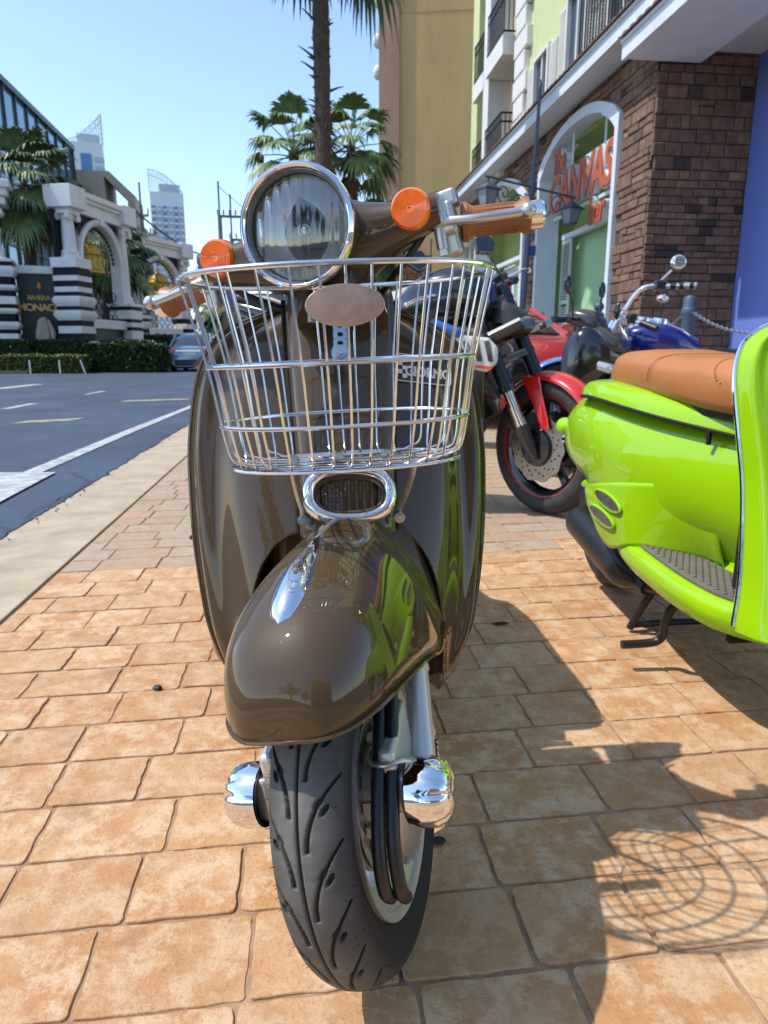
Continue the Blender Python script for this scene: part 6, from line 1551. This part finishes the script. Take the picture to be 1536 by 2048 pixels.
# chassis
blob('fuel_tank', M_BLKG, mo, dense([(-.24, 0, .90, .05, .03), (-.28, 0, .92, .14, .10), (-.42, 0, .93, .17, .13), (-.58, 0, .90, .16, .12), (-.70, 0, .85, .09, .07), (-.76, 0, .82, .05, .03)]))
for sy in (-1, 1):
    b = MB(); b.loft([[V((x, sy * (.17 + e), z)) for e in (0, .03) for z in ((z0, z1) if e == 0 else (z1, z0))] for x, z0, z1 in ((-.20, .66, .72), (-.24, .62, .76), (-.34, .64, .77), (-.42, .70, .75))], True, True, True); shd = b.build('tank_shroud', M_WHITE if False else mat('shroud_white', (.62, .62, .60), .3, coat=.6), mo, smooth=0, bevel=.01)
    for k in range(4):
        b = MB(); b.prism([(-.215 - .045 * k, .665), (-.235 - .045 * k, .665), (-.255 - .045 * k, .745), (-.235 - .045 * k, .75)], 0, .004, frame((0, sy * .2005, 0), (1, 0, 0), (0, 0, 1)) if sy < 0 else frame((0, sy * .2045, 0), (1, 0, 0), (0, 0, 1))); b.build('graphic_stripe', M_BLKG, shd, smooth=0)
    b = MB(); b.prism([(-.22, .632), (-.36, .645), (-.36, .655), (-.22, .645)], 0, .004, frame((0, sy * .2005 if sy < 0 else sy * .2045, 0), (1, 0, 0), (0, 0, 1))); b.build('graphic_line', mat('stripe_orange', (.75, .10, .02), .4), shd, smooth=0)
    b = MB(); b.tube([(-.12, sy * .11, .82), (-.45, sy * .15, .66), (-.78, sy * .14, .52)], .028, 10); b.build('frame_spar', M_DKG, mo)
blob('engine', M_DKG, mo, dense([(-.34, 0, .46, .14, .12), (-.40, 0, .46, .19, .20), (-.62, 0, .44, .20, .20), (-.80, 0, .45, .17, .14), (-.86, 0, .46, .10, .08)]), p=.5)
b = MB(); b.b2((-.30, -.19, .42), (-.25, .19, .78)); b.build('radiator', M_BLKG, mo, smooth=0, bevel=.01)
b = MB(); b.tube(cat([(-.36, -.08, .60), (-.30, -.09, .42), (-.36, -.08, .24), (-.7, -.10, .20)], 6), .024, 12); b.build('exhaust_header', M_STEEL, mo)
blob('muffler', M_BLKG, mo, dense([(-.70, -.12, .24, .03, .03), (-.80, -.14, .26, .055, .06), (-1.15, -.17, .32, .055, .06), (-1.2, -.17, .33, .03, .03)]))
blob('seat', M_LEATH, mo, dense([(-.74, 0, .80, .08, .02), (-.82, 0, .80, .13, .045), (-1.05, 0, .83, .13, .05), (-1.30, 0, .92, .09, .05), (-1.52, 0, .96, .05, .02)]))
blob('tail', M_BLKG, mo, dense([(-1.0, 0, .74, .12, .05), (-1.25, 0, .84, .09, .05), (-1.50, 0, .91, .06, .035), (-1.60, 0, .92, .02, .015)]))
b = MB(); b.loft([[V((x, y, z)) for y in (-.07, .07)] + [V((x - .012, y, z + .02)) for y in (.07, -.07)] for x, z in ((-1.42, .84), (-1.60, .74), (-1.76, .62))], True, True, True); b.build('plate_holder', M_BLKG, mo, smooth=0)
wheel(mo, 'rear', (-1.44, 0, .31), .31, .085, .222, M_BLKG, None, 5)
b = MB(); b.tube([(-.80, -.13, .38), (-1.44, -.13, .31)], [.04, .03], 10); b.build('swingarm', M_DKG, mo)
b = MB(); b.tube([(-.70, .14, .28), (-.62, .26, .02)], .012, 8); b.build('side_stand', M_BLKG, mo)
b = MB(); b.box((-.42, -.20, .80), (.14, .03, .04), M.Rotation(R(20), 3, 'Y')); b.build('blue_hose_guard', mat('blue_plastic', (.02, .12, .42), .4), mo, smooth=0, bevel=.015)

# ---------------- dark step-through scooter
ds_ = thing('scooter', 'black plastic scooter with small mirrors between red car and cruiser', 'scooter', 1.33, 4.65, 0, R(-40), None, True)
blob('handlebar_cowl', M_DKG, ds_, dense([(.12, 0, .84, .05, .03), (.06, 0, .88, .10, .07), (-.06, 0, .92, .10, .06), (-.14, 0, .92, .06, .03)]))
blob('front_apron', M_BLKG, ds_, dense([(.24, 0, .66, .03, .05), (.20, 0, .68, .11, .10), (.10, 0, .66, .17, .20), (.02, 0, .62, .20, .26), (-.04, 0, .60, .19, .25)]), p=.6)
blob('inner_legshield', M_NAVY, ds_, dense([(-.03, 0, .55, .18, .27), (-.09, 0, .52, .17, .28), (-.11, 0, .5, .14, .25)]), p=.55)
blob('apron_panel', M_DKG, ds_, dense([(.27, 0, .72, .02, .015), (.24, 0, .74, .10, .05), (.12, 0, .79, .12, .07), (.0, 0, .86, .07, .04)]))
for sy in (-1, 1):
    blob('headlight', M_LAMP, ds_, dense([(.235, sy * .09, .60, .01, .01), (.215, sy * .10, .60, .045, .03), (.15, sy * .12, .62, .05, .03)]))
    b = MB(); b.tube([(-.02, sy * .10, .91), (-.06, sy * .36, .90)], .012, 10); b.build('handlebar', M_BLKG, ds_)
    b = MB(); b.tube([(-.045, sy * .26, .90), (-.065, sy * .38, .90)], .019, 12); b.build('grip', M_RUB, ds_)
    b = MB(); b.tube(cat([(-.02, sy * .19, .91), (-.02, sy * .21, 1.0), (-.03, sy * .25, 1.07)], 5), .006, 8); mr = b.build('mirror_stalk', M_BLKG, ds_)
    b = MB(); b.sph((-.03, sy * .26, 1.11), .05, 16, 12, sc=(.28, .8, 1.1)); b.build('mirror', M_BLKG, mr)
    b = MB(); b.sph((-.042, sy * .26, 1.11), .043, 16, 12, sc=(.12, .8, 1.1)); b.build('mirror_glass', M_MIRR, mr)
blob('seat', M_LEATH, ds_, dense([(-.52, 0, .74, .08, .02), (-.60, 0, .75, .13, .05), (-.90, 0, .79, .13, .05), (-1.15, 0, .80, .08, .02)]))
blob('rear_body', M_BLKG, ds_, dense([(-.48, 0, .50, .12, .18), (-.60, 0, .56, .17, .16), (-.95, 0, .62, .16, .12), (-1.25, 0, .68, .06, .05)]))
blob('floorboard', M_NAVY, ds_, dense([(.0, 0, .30, .15, .05), (-.2, 0, .27, .16, .04), (-.5, 0, .30, .15, .06)]))
blob('front_mudguard', M_BLKG, ds_, dense([(.46, 0, .42, .02, .02), (.40, 0, .48, .055, .05), (.28, 0, .52, .06, .06), (.16, 0, .48, .05, .05)]))
b = MB()
for sy in (-1, 1): b.tube([(.20, sy * .06, .48), (.27, sy * .06, .26)], .018, 10)
b.build('fork', M_STEEL, ds_); wheel(ds_, 'front', (.28, 0, .25), .25, .042, .18, M_BLKG); wheel(ds_, 'rear', (-.98, 0, .25), .25, .045, .18, M_BLKG)

# ---------------- blue cruiser
cr_ = thing('motorcycle', 'blue chrome cruiser motorcycle with tall handlebar beyond the tan seat', 'motorcycle', 1.95, 5.05, 0, R(172), 'parked motorcycles', True)
# local x points to its front (towards the left of the picture); y to its left (towards the camera side is -y here flipped by the yaw)
blob('fuel_tank', M_BLUE, cr_, dense([(.26, 0, .78, .05, .04), (.20, 0, .79, .12, .09), (.05, 0, .78, .165, .13), (-.12, 0, .75, .15, .11), (-.26, 0, .71, .08, .06)]))
b = MB(); rings = []
for x, z, w_ in ((.22, .885, .05), (.10, .925, .065), (-.02, .91, .06), (-.14, .865, .045), (-.26, .79, .035)): rings.append([V((x, -w_, z - .02)), V((x, -w_ * .8, z)), V((x, w_ * .8, z)), V((x, w_, z - .02))])
b.loft(rings, False); b.build('tank_console', M_CHROME, cr_, smooth=30, thick=.01)
for x in (.12, .0):
    b = MB(); TG = M.Translation((x, 0, .925 if x > .05 else .915)) @ M.Rotation(R(-8), 4, 'Y'); b.rev([(.0, .02), (.05, .02), (.058, .018), (.062, .0), (.062, -.02)], 32, TG); g_ = b.build('gauge', M_CHROME, cr_, smooth=30)
    b = MB(); b.rev([(.0, .0215), (.048, .0212)], 32, TG); b.build('gauge_face', mat('gauge_face', (.38, .36, .32), .2, coat=1.0), g_)
for sy, pts in ((1, [(.26, .06, .93), (.24, .10, 1.0), (.17, .20, 1.13), (.10, .27, 1.16), (.0, .33, 1.16), (-.08, .37, 1.155)]), (-1, [(.26, -.06, .93), (.26, -.12, .98), (.24, -.25, .97), (.18, -.36, .93), (.12, -.42, .89)])):
    pass
hb = cat([(.30, .02, .90), (.26, .03, .98), (.19, .05, 1.10), (.12, .07, 1.145), (.02, .10, 1.145), (-.14, .16, 1.14)], 6); b = MB(); b.tube(hb, .0165, 14); b.build('handlebar', M_CHROME, cr_)
b = MB(); b.tube([(-.02, .115, 1.143), (-.16, .165, 1.14)], .022, 14); gp_ = b.build('grip', M_RUB, cr_)
for u0, u1 in ((-.055, -.075), (-.10, -.135), (-.158, -.175)): b = MB(); b.tube([(u0, .115 - (u0 + .02) * .36, 1.143), (u1, .115 - (u1 + .02) * .36, 1.14)], .0225 if u0 > -.15 else .02, 16); b.build('grip_band', M_CHROME, gp_)
b = MB(); b.box((.04, .09, 1.15), (.09, .06, .07)); b.build('switchgear', M_BLKG, cr_, smooth=0, bevel=.015)
b = MB(); b.tube([(.04, .08, 1.18), (-.03, .06, 1.25)], .008, 8); mr = b.build('mirror_stalk', M_CHROME, cr_)
b = MB(); b.sph((-.075, .05, 1.305), .062, 20, 12, sc=(.85, .25, .80)); b.build('mirror_shell', M_CHROME, mr); b = MB(); b.sph((-.075, .066, 1.305), .055, 20, 12, sc=(.85, .08, .80)); b.build('mirror_glass', M_MIRR, mr)
b = MB(); b.sph((.02, .11, 1.065), .034, 14, 10, sc=(1.2, .9, .9)); ti = b.build('indicator_shell', M_CHROME, cr_); b = MB(); b.sph((.05, .10, 1.065), .026, 12, 8, sc=(.5, .9, .9)); b.build('indicator_lens', M_AMBER2, ti)
hb2 = cat([(.30, .0, .90), (.30, .02, .95), (.29, .16, .945), (.22, .32, .90), (.16, .40, .87)], 6); b = MB(); b.tube(hb2, .0165, 14); b.build('handlebar', M_CHROME, cr_)
b = MB(); b.tube([(.20, .345, .893), (.12, .445, .85)], .022, 14); b.build('grip', M_RUB, cr_)
b = MB(); b.box((.25, .28, .92), (.07, .09, .07)); b.build('switchgear', M_BLKG, cr_, smooth=0, bevel=.015)
b = MB(); b.tube(cat([(.30, .24, .91), (.33, .34, .87), (.30, .42, .80), (.29, .44, .74)], 5), .008, 10); b.build('lever', M_CHROME, cr_)
b = MB(); b.tube([(.28, .26, .96), (.33, .26, 1.0)], .007, 8); mr = b.build('mirror_stalk', M_CHROME, cr_); b = MB(); b.sph((.345, .26, .975), .06, 18, 12, sc=(.35, .7, 1)); b.build('mirror_shell', M_BLKG, mr)
for sx in (-1, 1): b = MB(); b.tube([(.30, sx * .09, .92), (.62, sx * .09, .33)], .024, 14); b.build('fork', M_CHROME, cr_)
blob('headlight', M_CHROME, cr_, dense([(.50, 0, .80, .04, .04), (.47, 0, .80, .085, .085), (.36, 0, .80, .06, .06), (.32, 0, .80, .02, .02)]))
wheel(cr_, 'front', (.64, 0, .32), .32, .055, .235, M_STEEL, None, 9)
b = MB(); rings = []
for i in range(21):
    a = R(15 + 140 * i / 20); r_ = .355; rings.append([V((.64 + math.cos(a) * (r_ - .03 * q * q), q * .075, .32 + math.sin(a) * (r_ - .03 * q * q))) for q in (-1, -.6, -.2, .2, .6, 1)])
b.loft(rings, False); b.build('front_mudguard', mat('pale_blue_paint', (.08, .20, .48), .2, coat=1.0), cr_, smooth=60, thick=.004)
blob('seat', M_LEATH, cr_, dense([(-.24, 0, .68, .08, .03), (-.32, 0, .66, .15, .06), (-.55, 0, .66, .17, .07), (-.66, 0, .70, .15, .07), (-.80, 0, .76, .13, .06), (-.98, 0, .77, .10, .03)]))
b = MB()
for sx in (-1, 1): b.tube(cat([(-.92, sx * .10, .62), (-.97, sx * .10, .85), (-.98, sx * .07, .98), (-.98, 0, 1.0)], 5), .009, 8)
b.build('sissy_bar', M_CHROME, cr_); blob('back_pad', M_LEATH, cr_, dense([(-.93, 0, .90, .08, .05), (-.945, 0, .90, .115, .08), (-.97, 0, .90, .11, .075)]))
blob('engine', M_STEEL, cr_, dense([(.26, 0, .42, .10, .10), (.18, 0, .44, .16, .20), (-.15, 0, .44, .17, .20), (-.30, 0, .42, .12, .12)]), p=.6)
blob('rear_mudguard', M_BLUE, cr_, dense([(-.45, 0, .56, .08, .06), (-.75, 0, .68, .10, .06), (-1.05, 0, .62, .10, .07), (-1.22, 0, .45, .08, .06)]))
wheel(cr_, 'rear', (-.92, 0, .31), .31, .075, .21, M_STEEL, None, 9)
b = MB(); b.tube([(.2, .16, .28), (-1.1, .20, .26)], [.03, .045], 14); b.build('exhaust_pipe', M_CHROME, cr_)

# ---------------- cars
def sedan(label, x, y, rz, m_body, group, L=4.4, w_=.86, h=1.42, belt=.88, rear_detail=True):
    c = thing('parked_car', label, 'car', x, y, 0, rz, group, True)       # local +y = front
    ys = [-.5, -.485, -.45, -.36, -.2, 0, .2, .36, .46, .49, .5]; wd = [.72, .84, .93, .985, 1, 1, 1, .98, .90, .78, .66]; zt = [.62, .84, .92, .93, belt, belt, belt, .86, .78, .68, .55]
    rings = []
    for i in range(41):
        t = -.5 + i / 40; W = w_ * spl(t, ys, wd); Z = spl(t, ys, zt); r_ = []
        for px, pz in ((-.86, .20), (-.98, .28), (-1.0, .45), (-.985, .62), (-.95, .78), (-.90, .95), (-.80, 1.0), (0, 1.02), (.80, 1.0), (.90, .95), (.95, .78), (.985, .62), (1.0, .45), (.98, .28), (.86, .20)): r_.append(V((W * px, t * L, max(.20, Z * pz) if pz > .3 else pz)))
        rings.append(r_)
    b = MB(); b.loft(rings, True, True, True); body = b.build('body', m_body, c, smooth=40)
    def cab(name, m_, ins, zlo, zhi, parent):
        R_ = []
        for t, zz, k in ((-.40, 0, 1.0), (-.33, .45, .95), (-.24, .88, .88), (-.14, 1.0, .84), (.02, 1.0, .84), (.12, .90, .87), (.20, .55, .93), (.27, 0, 1.0)):
            z1 = belt + (h - belt) * zz - ins; W = (w_ - .10) * k - ins
            R_.append([V((-w_ * .90 + ins, t * L, belt - .03)), V((-W, t * L, max(belt - .02, z1 - .05))), V((-W * .86, t * L, max(belt - .015, z1))), V((0, t * L, max(belt - .01, z1 + .012))), V((W * .86, t * L, max(belt - .015, z1))), V((W, t * L, max(belt - .02, z1 - .05))), V((w_ * .90 - ins, t * L, belt - .03))])
        b = MB(); b.loft(R_, False); return b.build(name, m_, parent, smooth=30)
    cab('greenhouse', M_GLASSC, 0, 0, 1, c)
    # roof skin and pillars over the glass
    b = MB(); R_ = [[V((q * (w_ - .10) * .86 * k, t * L, h + .012 * (1 - q * q) + .006 - (0 if -.15 < t < .03 else .055))) for q in (-1, -.5, 0, .5, 1)] for t, k in ((-.235, 1.0), (-.14, .995), (-.05, .995), (.02, .995), (.115, 1.0))]
    b.loft(R_, False); b.build('roof', m_body, c, smooth=40, thick=.03)
    for sx in (-1, 1):
        for (t0, z0, t1, z1) in ((-.40, belt - .02, -.235, h - .04), (.27, belt - .02, .115, h - .04)):
            b = MB(); b.tube([(sx * w_ * .91, t0 * L, z0), (sx * (w_ - .10) * .86, t1 * L, z1)], .035, 8); b.build('pillar', m_body, c)
        b = MB(); b.box((sx * (w_ + .07), .20 * L, belt + .06), (.16, .09, .11)); b.build('wing_mirror', m_body, c, smooth=0, bevel=.03)
        b = MB(); b.box((sx * w_ * .70, -.478 * L, .74), (w_ * .42, .10, .16)); b.build('tail_lamp', M_REDL, c, smooth=0, bevel=.03)
        b = MB(); b.box((sx * w_ * .66, .466 * L, .62), (w_ * .42, .14, .14)); b.build('headlamp', M_LAMP, c, smooth=0, bevel=.03)
        for t in (-.30, .30):
            b = MB(); b.rev([(.0, .07), (.19, .07), (.215, .10), (.30, .10), (.315, .07), (.315, -.07), (.0, -.08)], 28, M.Translation((sx * (w_ - .11), t * L, .315)) @ M.Rotation(R(90 * sx), 4, 'Y')); b.build('wheel', M_TYREP, c, smooth=30)
            b = MB(); b.rev([(.0, .105), (.05, .105), (.19, .085), (.20, .10)], 20, M.Translation((sx * (w_ - .11), t * L, .315)) @ M.Rotation(R(90 * sx), 4, 'Y')); b.build('hubcap', M_ALU, c, smooth=30)
    for t, m_, nm in ((-.502, M_BLACKP, 'rear_bumper_strip'), (.502, M_BLACKP, 'front_grille')):
        b = MB(); b.box((0, t * L, .40 if t < 0 else .50), (w_ * 1.3, .05, .10)); b.build(nm, m_, c, smooth=0, bevel=.02)
    b = MB(); b.box((0, -.502 * L, .66), (.46, .03, .13)); b.build('number_plate', M_WHITE, c, smooth=0)
    b = MB(); b.box((0, -.497 * L, .77), (.95, .03, .025)); b.build('boot_trim', M_CHROME, c, smooth=0)
    b = MB(); b.box((0, -.505 * L, .30), (1.1, .06, .14)); b.build('lower_bumper', M_BLACKP, c, smooth=0, bevel=.03)
    return c
M_GLASSC = mat('car_glass', (.012, .016, .022), .05, spec=1.0, coat=.5)
M_CARB = mat('car_blue_grey', (.20, .32, .42), .28, metal=.4, coat=1.0); M_CARR = mat('car_red', (.42, .014, .014), .3, coat=1.0)
sedan('blue-grey saloon car seen from behind on the road at left', -7.45, 28.4, R(6), M_CARB, None, 4.4, .84, 1.43, .92)
sedan('red saloon car parked behind the black motorcycle', .95, 8.6, R(194), M_CARR, None, 4.2, .86, 1.22, .90)

# ============================================================ STREET FURNITURE ON THE RIGHT
def bollard(label, al, ball, h=.83):
    t = thing('bollard', label, 'bollard', 3.62, al, TZ, 0, 'bollards with chain along the terrace'); b = MB()
    b.rev([(.0, 0), (.10, 0), (.10, .05), (.085, .07), (.072, .09), (.062, .12), (.060, h - .22), (.068, h - .20), (.072, h - .17), (.066, h - .14), (.050, h - .12), (.028, h - .11), (.024, h - .10)], 24); b.build('post', M_STEELB, t, smooth=35)
    b = MB()
    if ball: b.sph((0, 0, h - .055), .060, 20, 14)
    else: b.rev([(.064, h - .15), (.058, h - .06), (.045, h - .035), (.0, h - .025)], 24)
    b.build('finial', M_STEELB, t); return t
bollard('blue-grey bollard with ball top farthest along the terrace edge', 10.55, True)
bollard('blue-grey bollard with ball top before the sign arch', 8.42, True)
bollard('pale blue bollard without a ball, nearest, before the brick corner', 6.36, False, .78)
bollard('small blue bollard seen under the air conditioner', 14.7, True)
M_CHAIN = mat('chain_steel', (.30, .33, .38), .4, metal=.8)
def chain(label, a0, a1, z0, sag):
    t = thing('chain', label, 'chain', 3.62, a0, TZ, 0, 'bollards with chain along the terrace'); L = a1 - a0; n = int(abs(L) / .035); b = MB()
    for k in range(n):
        u = (k + .5) / n; p = V((0, L * u, z0 - sag * 4 * u * (1 - u))); dz_ = -sag * 4 * (1 - 2 * u); d = V((0, L, dz_)).normalized(); o_ = d.cross(V((1, 0, 0))).normalized() if k % 2 else V((1, 0, 0))
        b.tube([p + d * .024 * math.cos(q) + o_ * .013 * math.sin(q) for q in [2 * math.pi * i / 10 for i in range(10)]], .0045, 5, closed=True)
    b.build('links', M_CHAIN, t); return t
chain('chain sagging between the near pale bollard and the next', 6.42, 8.36, .60, .22)
chain('chain sagging towards the right from the pale bollard', 6.30, 4.2, .60, .22)
chain('chain sagging between the two ball-top bollards', 8.48, 10.49, .60, .22)

def lantern(parent, p, s_=1.0, down=True):
    T = M.Translation(p) @ M.Diagonal((s_, s_, s_, 1)); b = MB(); b.T = T
    b.loft([[V((c * r_, d * r_, z)) for c, d in ((-1, -1), (1, -1), (1, 1), (-1, 1))] for r_, z in ((.012, .0), (.015, -.05), (.165, -.17), (.165, -.19), (.14, -.195))], True, True, True); ln = b.build('lantern', M_STEELB, parent, smooth=0)
    b = MB(); b.T = T; b.loft([[V((c * r_, d * r_, z)) for c, d in ((-1, -1), (1, -1), (1, 1), (-1, 1))] for r_, z in ((.125, -.195), (.075, -.42))], True, True, True); b.build('lantern_glass', mat('lantern_glass', (.22, .25, .28), .25), ln, smooth=0)
    b = MB(); b.T = T
    for c, d in ((-1, -1), (1, -1), (1, 1), (-1, 1)): b.tube([(c * .128, d * .128, -.19), (c * .078, d * .078, -.43)], .010, 6)
    b.box((0, 0, -.43), (.175, .175, .025)); b.build('lantern_cage', M_STEELB, ln)
def scroll(b, c, r_, turns, flip, ax=(1, 0, 0), th=.012):
    ax = V(ax); b.tube([V(c) + ax * (r_ * (1 - k / 26) * math.cos(flip * k * turns * 6.283 / 24)) + V((0, 0, r_ * (1 - k / 26) * math.sin(flip * k * turns * 6.283 / 24))) for k in range(25)], th, 6)
def lamp_post(label, x, y, z, rz, h, s_, lean):
    t = thing('street_lamp', label, 'street lamp', x, y, z, rz, 'street lamps', True); t.rotation_euler = (0, lean, rz)
    b = MB(); b.rev([(.0, 0), (.11, 0), (.11, .12), (.075, .16), (.07, .55), (.085, .57), (.085, .62), (.060, .66), (.050, h * .62), (.060, h * .625), (.060, h * .66), (.033, h * .67), (.026, h - .15), (.032, h - .14), (.032, h - .08), (.0, h)], 20); b.build('post', M_STEELB, t, smooth=35)
    zb = h * .64; b = MB(); b.tube([(-1.05 * s_, 0, zb), (1.05 * s_, 0, zb)], .020, 8)
    b.build('crossbar', M_STEELB, t); b = MB()
    for sx in (-1, 1):
        scroll(b, (sx * .62, 0, zb - .20), .19, 1.6, sx); scroll(b, (sx * .30, 0, zb - .30), .16, 1.5, -sx); scroll(b, (sx * .16, 0, zb - .55), .12, 1.4, sx)
    b.build('scrollwork', M_STEELB, t)
    b = MB(); b.box((.07, -.05, h * .42), (.09, .09, .16)); b.build('junction_box', mat('blue_box', (.02, .06, .30), .5), t, smooth=0)
    for sx in (-1, 1): lantern(t, (sx * .98 * s_, 0, zb - .02), 1.0)
    return t
lamp_post('leaning blue-grey twin lamp post before the arched windows', 2.42, 12.75, TZ, R(32), 4.70, 1.0, R(3.0))
lamp_post('distant twin lamp post seen through the basket before the ochre wall', 1.75, 27.2, TZ, R(6), 4.4, 1.0, 0)
# menu board and plants by the far bollard
mbd = thing('menu_board', 'black framed menu board leaning behind the ball-top bollard', 'board', 3.85, 9.2, TZ, R(-30))
b = MB(); b.box((0, 0, .33), (.42, .03, .66), M.Rotation(R(10), 3, 'X')); b.build('frame', M_BLKG, mbd, smooth=0, bevel=.005)
b = MB(); b.box((0, -.018, .33), (.36, .01, .58), M.Rotation(R(10), 3, 'X')); b.build('picture', mat('menu_print', (.05, .12, .22), .3, var=1.0, vscale=14, col2=(.30, .22, .08)), mbd, smooth=0)
def pot_plant(label, lat, al, seed, s_=1.0):
    t = thing('potted_plant', label, 'plant', lat, al, TZ, 0, 'potted plants on the terrace'); rnd = random.Random(seed)
    b = MB(); b.rev([(.0, 0), (.09, 0), (.13, .20), (.14, .22), (.125, .22), (.11, .18), (.0, .18)], 20); b.build('pot', mat('grey_pot', (.32, .32, .30), .8), t)
    b = MB()
    for k in range(46):
        a = rnd.uniform(0, 6.283); e = rnd.uniform(.3, 1.3); l_ = rnd.uniform(.16, .34) * s_; d = V((math.cos(a) * math.cos(e), math.sin(a) * math.cos(e), math.sin(e))); p0 = V((0, 0, .2)); p1 = p0 + d * l_; p2 = p1 + V((d.x, d.y, -.3)) * l_ * .5; q = d.cross(V((0, 0, 1))).normalized() * .028
        b.add([p0, p1 - q, p2, p1 + q], [(0, 1, 2, 3)], k % 2)
    b.build('leaves', [M_H3, M_H2], t, smooth=0)
pot_plant('yellow-green potted plant behind the ball-top bollard', 3.82, 8.75, 1); pot_plant('leafy potted plant right of the ball-top bollard', 3.78, 8.05, 2, .8)
# cloth awning beyond the red car
M_CLOTH = mat('beige_canvas', (.46, .43, .34), .9, var=.2, vscale=4, bump=.3, bscale=12, bdist=.02)
cn = thing('canvas_stall', 'beige canvas stall roof beyond the red car', 'stall', .75, 13.0, 0, 0, None, True); b = MB(); rings = []
for i in range(17):
    u = -1 + i / 8; rings.append([V((u * 1.05, v_ * 1.0, 1.92 - .30 * abs(u) ** 1.3 - .22 * abs(v_) ** 1.5 - .03 * math.cos(u * 9) * abs(v_))) for v_ in [-1 + j / 6 for j in range(13)]])
b.loft(rings, False); b.build('canvas_roof', M_CLOTH, cn, smooth=60, thick=.01); b = MB()
for i in range(25):
    x_ = -1.05 + 2.1 * i / 24
b.loft([[V((x_, -1.0 - .02 * math.sin(x_ * 14), 1.70 - .30 * abs(x_ / 1.05) ** 1.3)), V((x_, -1.02 - .03 * math.sin(x_ * 14 + 1), 1.54 - .20 * abs(x_ / 1.05) ** 1.3))] for x_ in [-1.05 + 2.1 * i / 24 for i in range(25)]], False); b.build('valance', M_CLOTH, cn, smooth=60, thick=.006)
for sx in (-1, 1):
    for sy in (-1, 1): b = MB(); b.cyl((sx * 1.0, sy * .95, 0), (sx * 1.0, sy * .95, 1.45), .025, n=8); b.build('pole', M_STEELB, cn)
b = MB(); b.b2((-.9, -.6, .0), (.9, .6, .85)); b.build('counter', mat('dark_wood', (.06, .04, .03), .7, var=.4), cn, smooth=0)
# ============================================================ WHAT STANDS BEHIND THE VIEWER (mirrored in the paint and chrome)
hb_ = thing('hotel_block', 'rose rendered hotel with dark windows mirrored in the brown paint', 'building', 3.5, -17, 0, R(-8), None, True)
M_ROSE = mat('rose_render', (.62, .45, .36), .85, var=.15, vscale=.8)
mb = MB(); mb.b2((-2.5, -8, 0), (16, 0, 11)); mb.build('wall', M_ROSE, hb_, smooth=0)
for i in range(7):
    for j in range(3):
        mb = MB(); mb.b2((-1.5 + 2.5 * i, -.05, 1.4 + 3.3 * j), (-.1 + 2.5 * i, .06, 3.2 + 3.3 * j)); mb.build('window', M_GLASSW, hb_, smooth=0)
mb = MB(); mb.b2((-2.8, -8.2, 11), (16.3, .5, 11.5)); mb.build('cornice', M_WHITE, hb_, smooth=0)
lt_ = thing('shade_tree', 'leafy street tree mirrored in the brown mudguard', 'tree', -5.4, -9.5, 0, 0, 'trees behind the viewer', True)
def shade_tree(t, seed, h=6.5, r_=2.3):
    rnd = random.Random(seed); b = MB(); b.tube(cat([(0, 0, 0), (.1, .05, 1.6), (-.05, 0, 3.0)], 5), [.20, .19, .18, .17, .16, .15, .14, .13, .12, .11, .10], 10)
    for k in range(7): a = k * .9; b.tube(cat([(0, 0, 2.6), (math.cos(a) * .7, math.sin(a) * .7, 3.4), (math.cos(a) * 1.6, math.sin(a) * 1.6, 4.2 + .2 * (k % 3))], 4), .05, 6)
    b.build('trunk', M_TRUNK, t); f = MB(); cl = [(V((rnd.gauss(0, .9), rnd.gauss(0, .9), h - 2 + rnd.gauss(0, .7))), rnd.uniform(.6, 1.1)) for _ in range(16)]
    for i in range(5200):
        c, s_ = rnd.choice(cl); d = V((rnd.gauss(0, 1), rnd.gauss(0, 1), rnd.gauss(0, 1))).normalized() * s_ * rnd.random() ** .4; p = c + d
        q = M.Rotation(rnd.uniform(0, 6.28), 3, 'Z') @ M.Rotation(rnd.uniform(-1.3, 1.3), 3, 'X'); l_ = rnd.uniform(.06, .13); a_, b_ = q @ V((l_ * .5, 0, 0)), q @ V((0, l_, 0)); f.add([p - b_, p + a_, p + b_, p - a_], [(0, 1, 2, 3)], i % 2)
    f.build('crown', [M_H1, M_H2], t, smooth=0)
shade_tree(lt_, 3)
l2 = dup(lt_); l2.location = (-2.2, -15.5, 0); l2.rotation_euler.z = 2.1; l2['label'] = 'second leafy street tree farther behind, mirrored in the headlight'
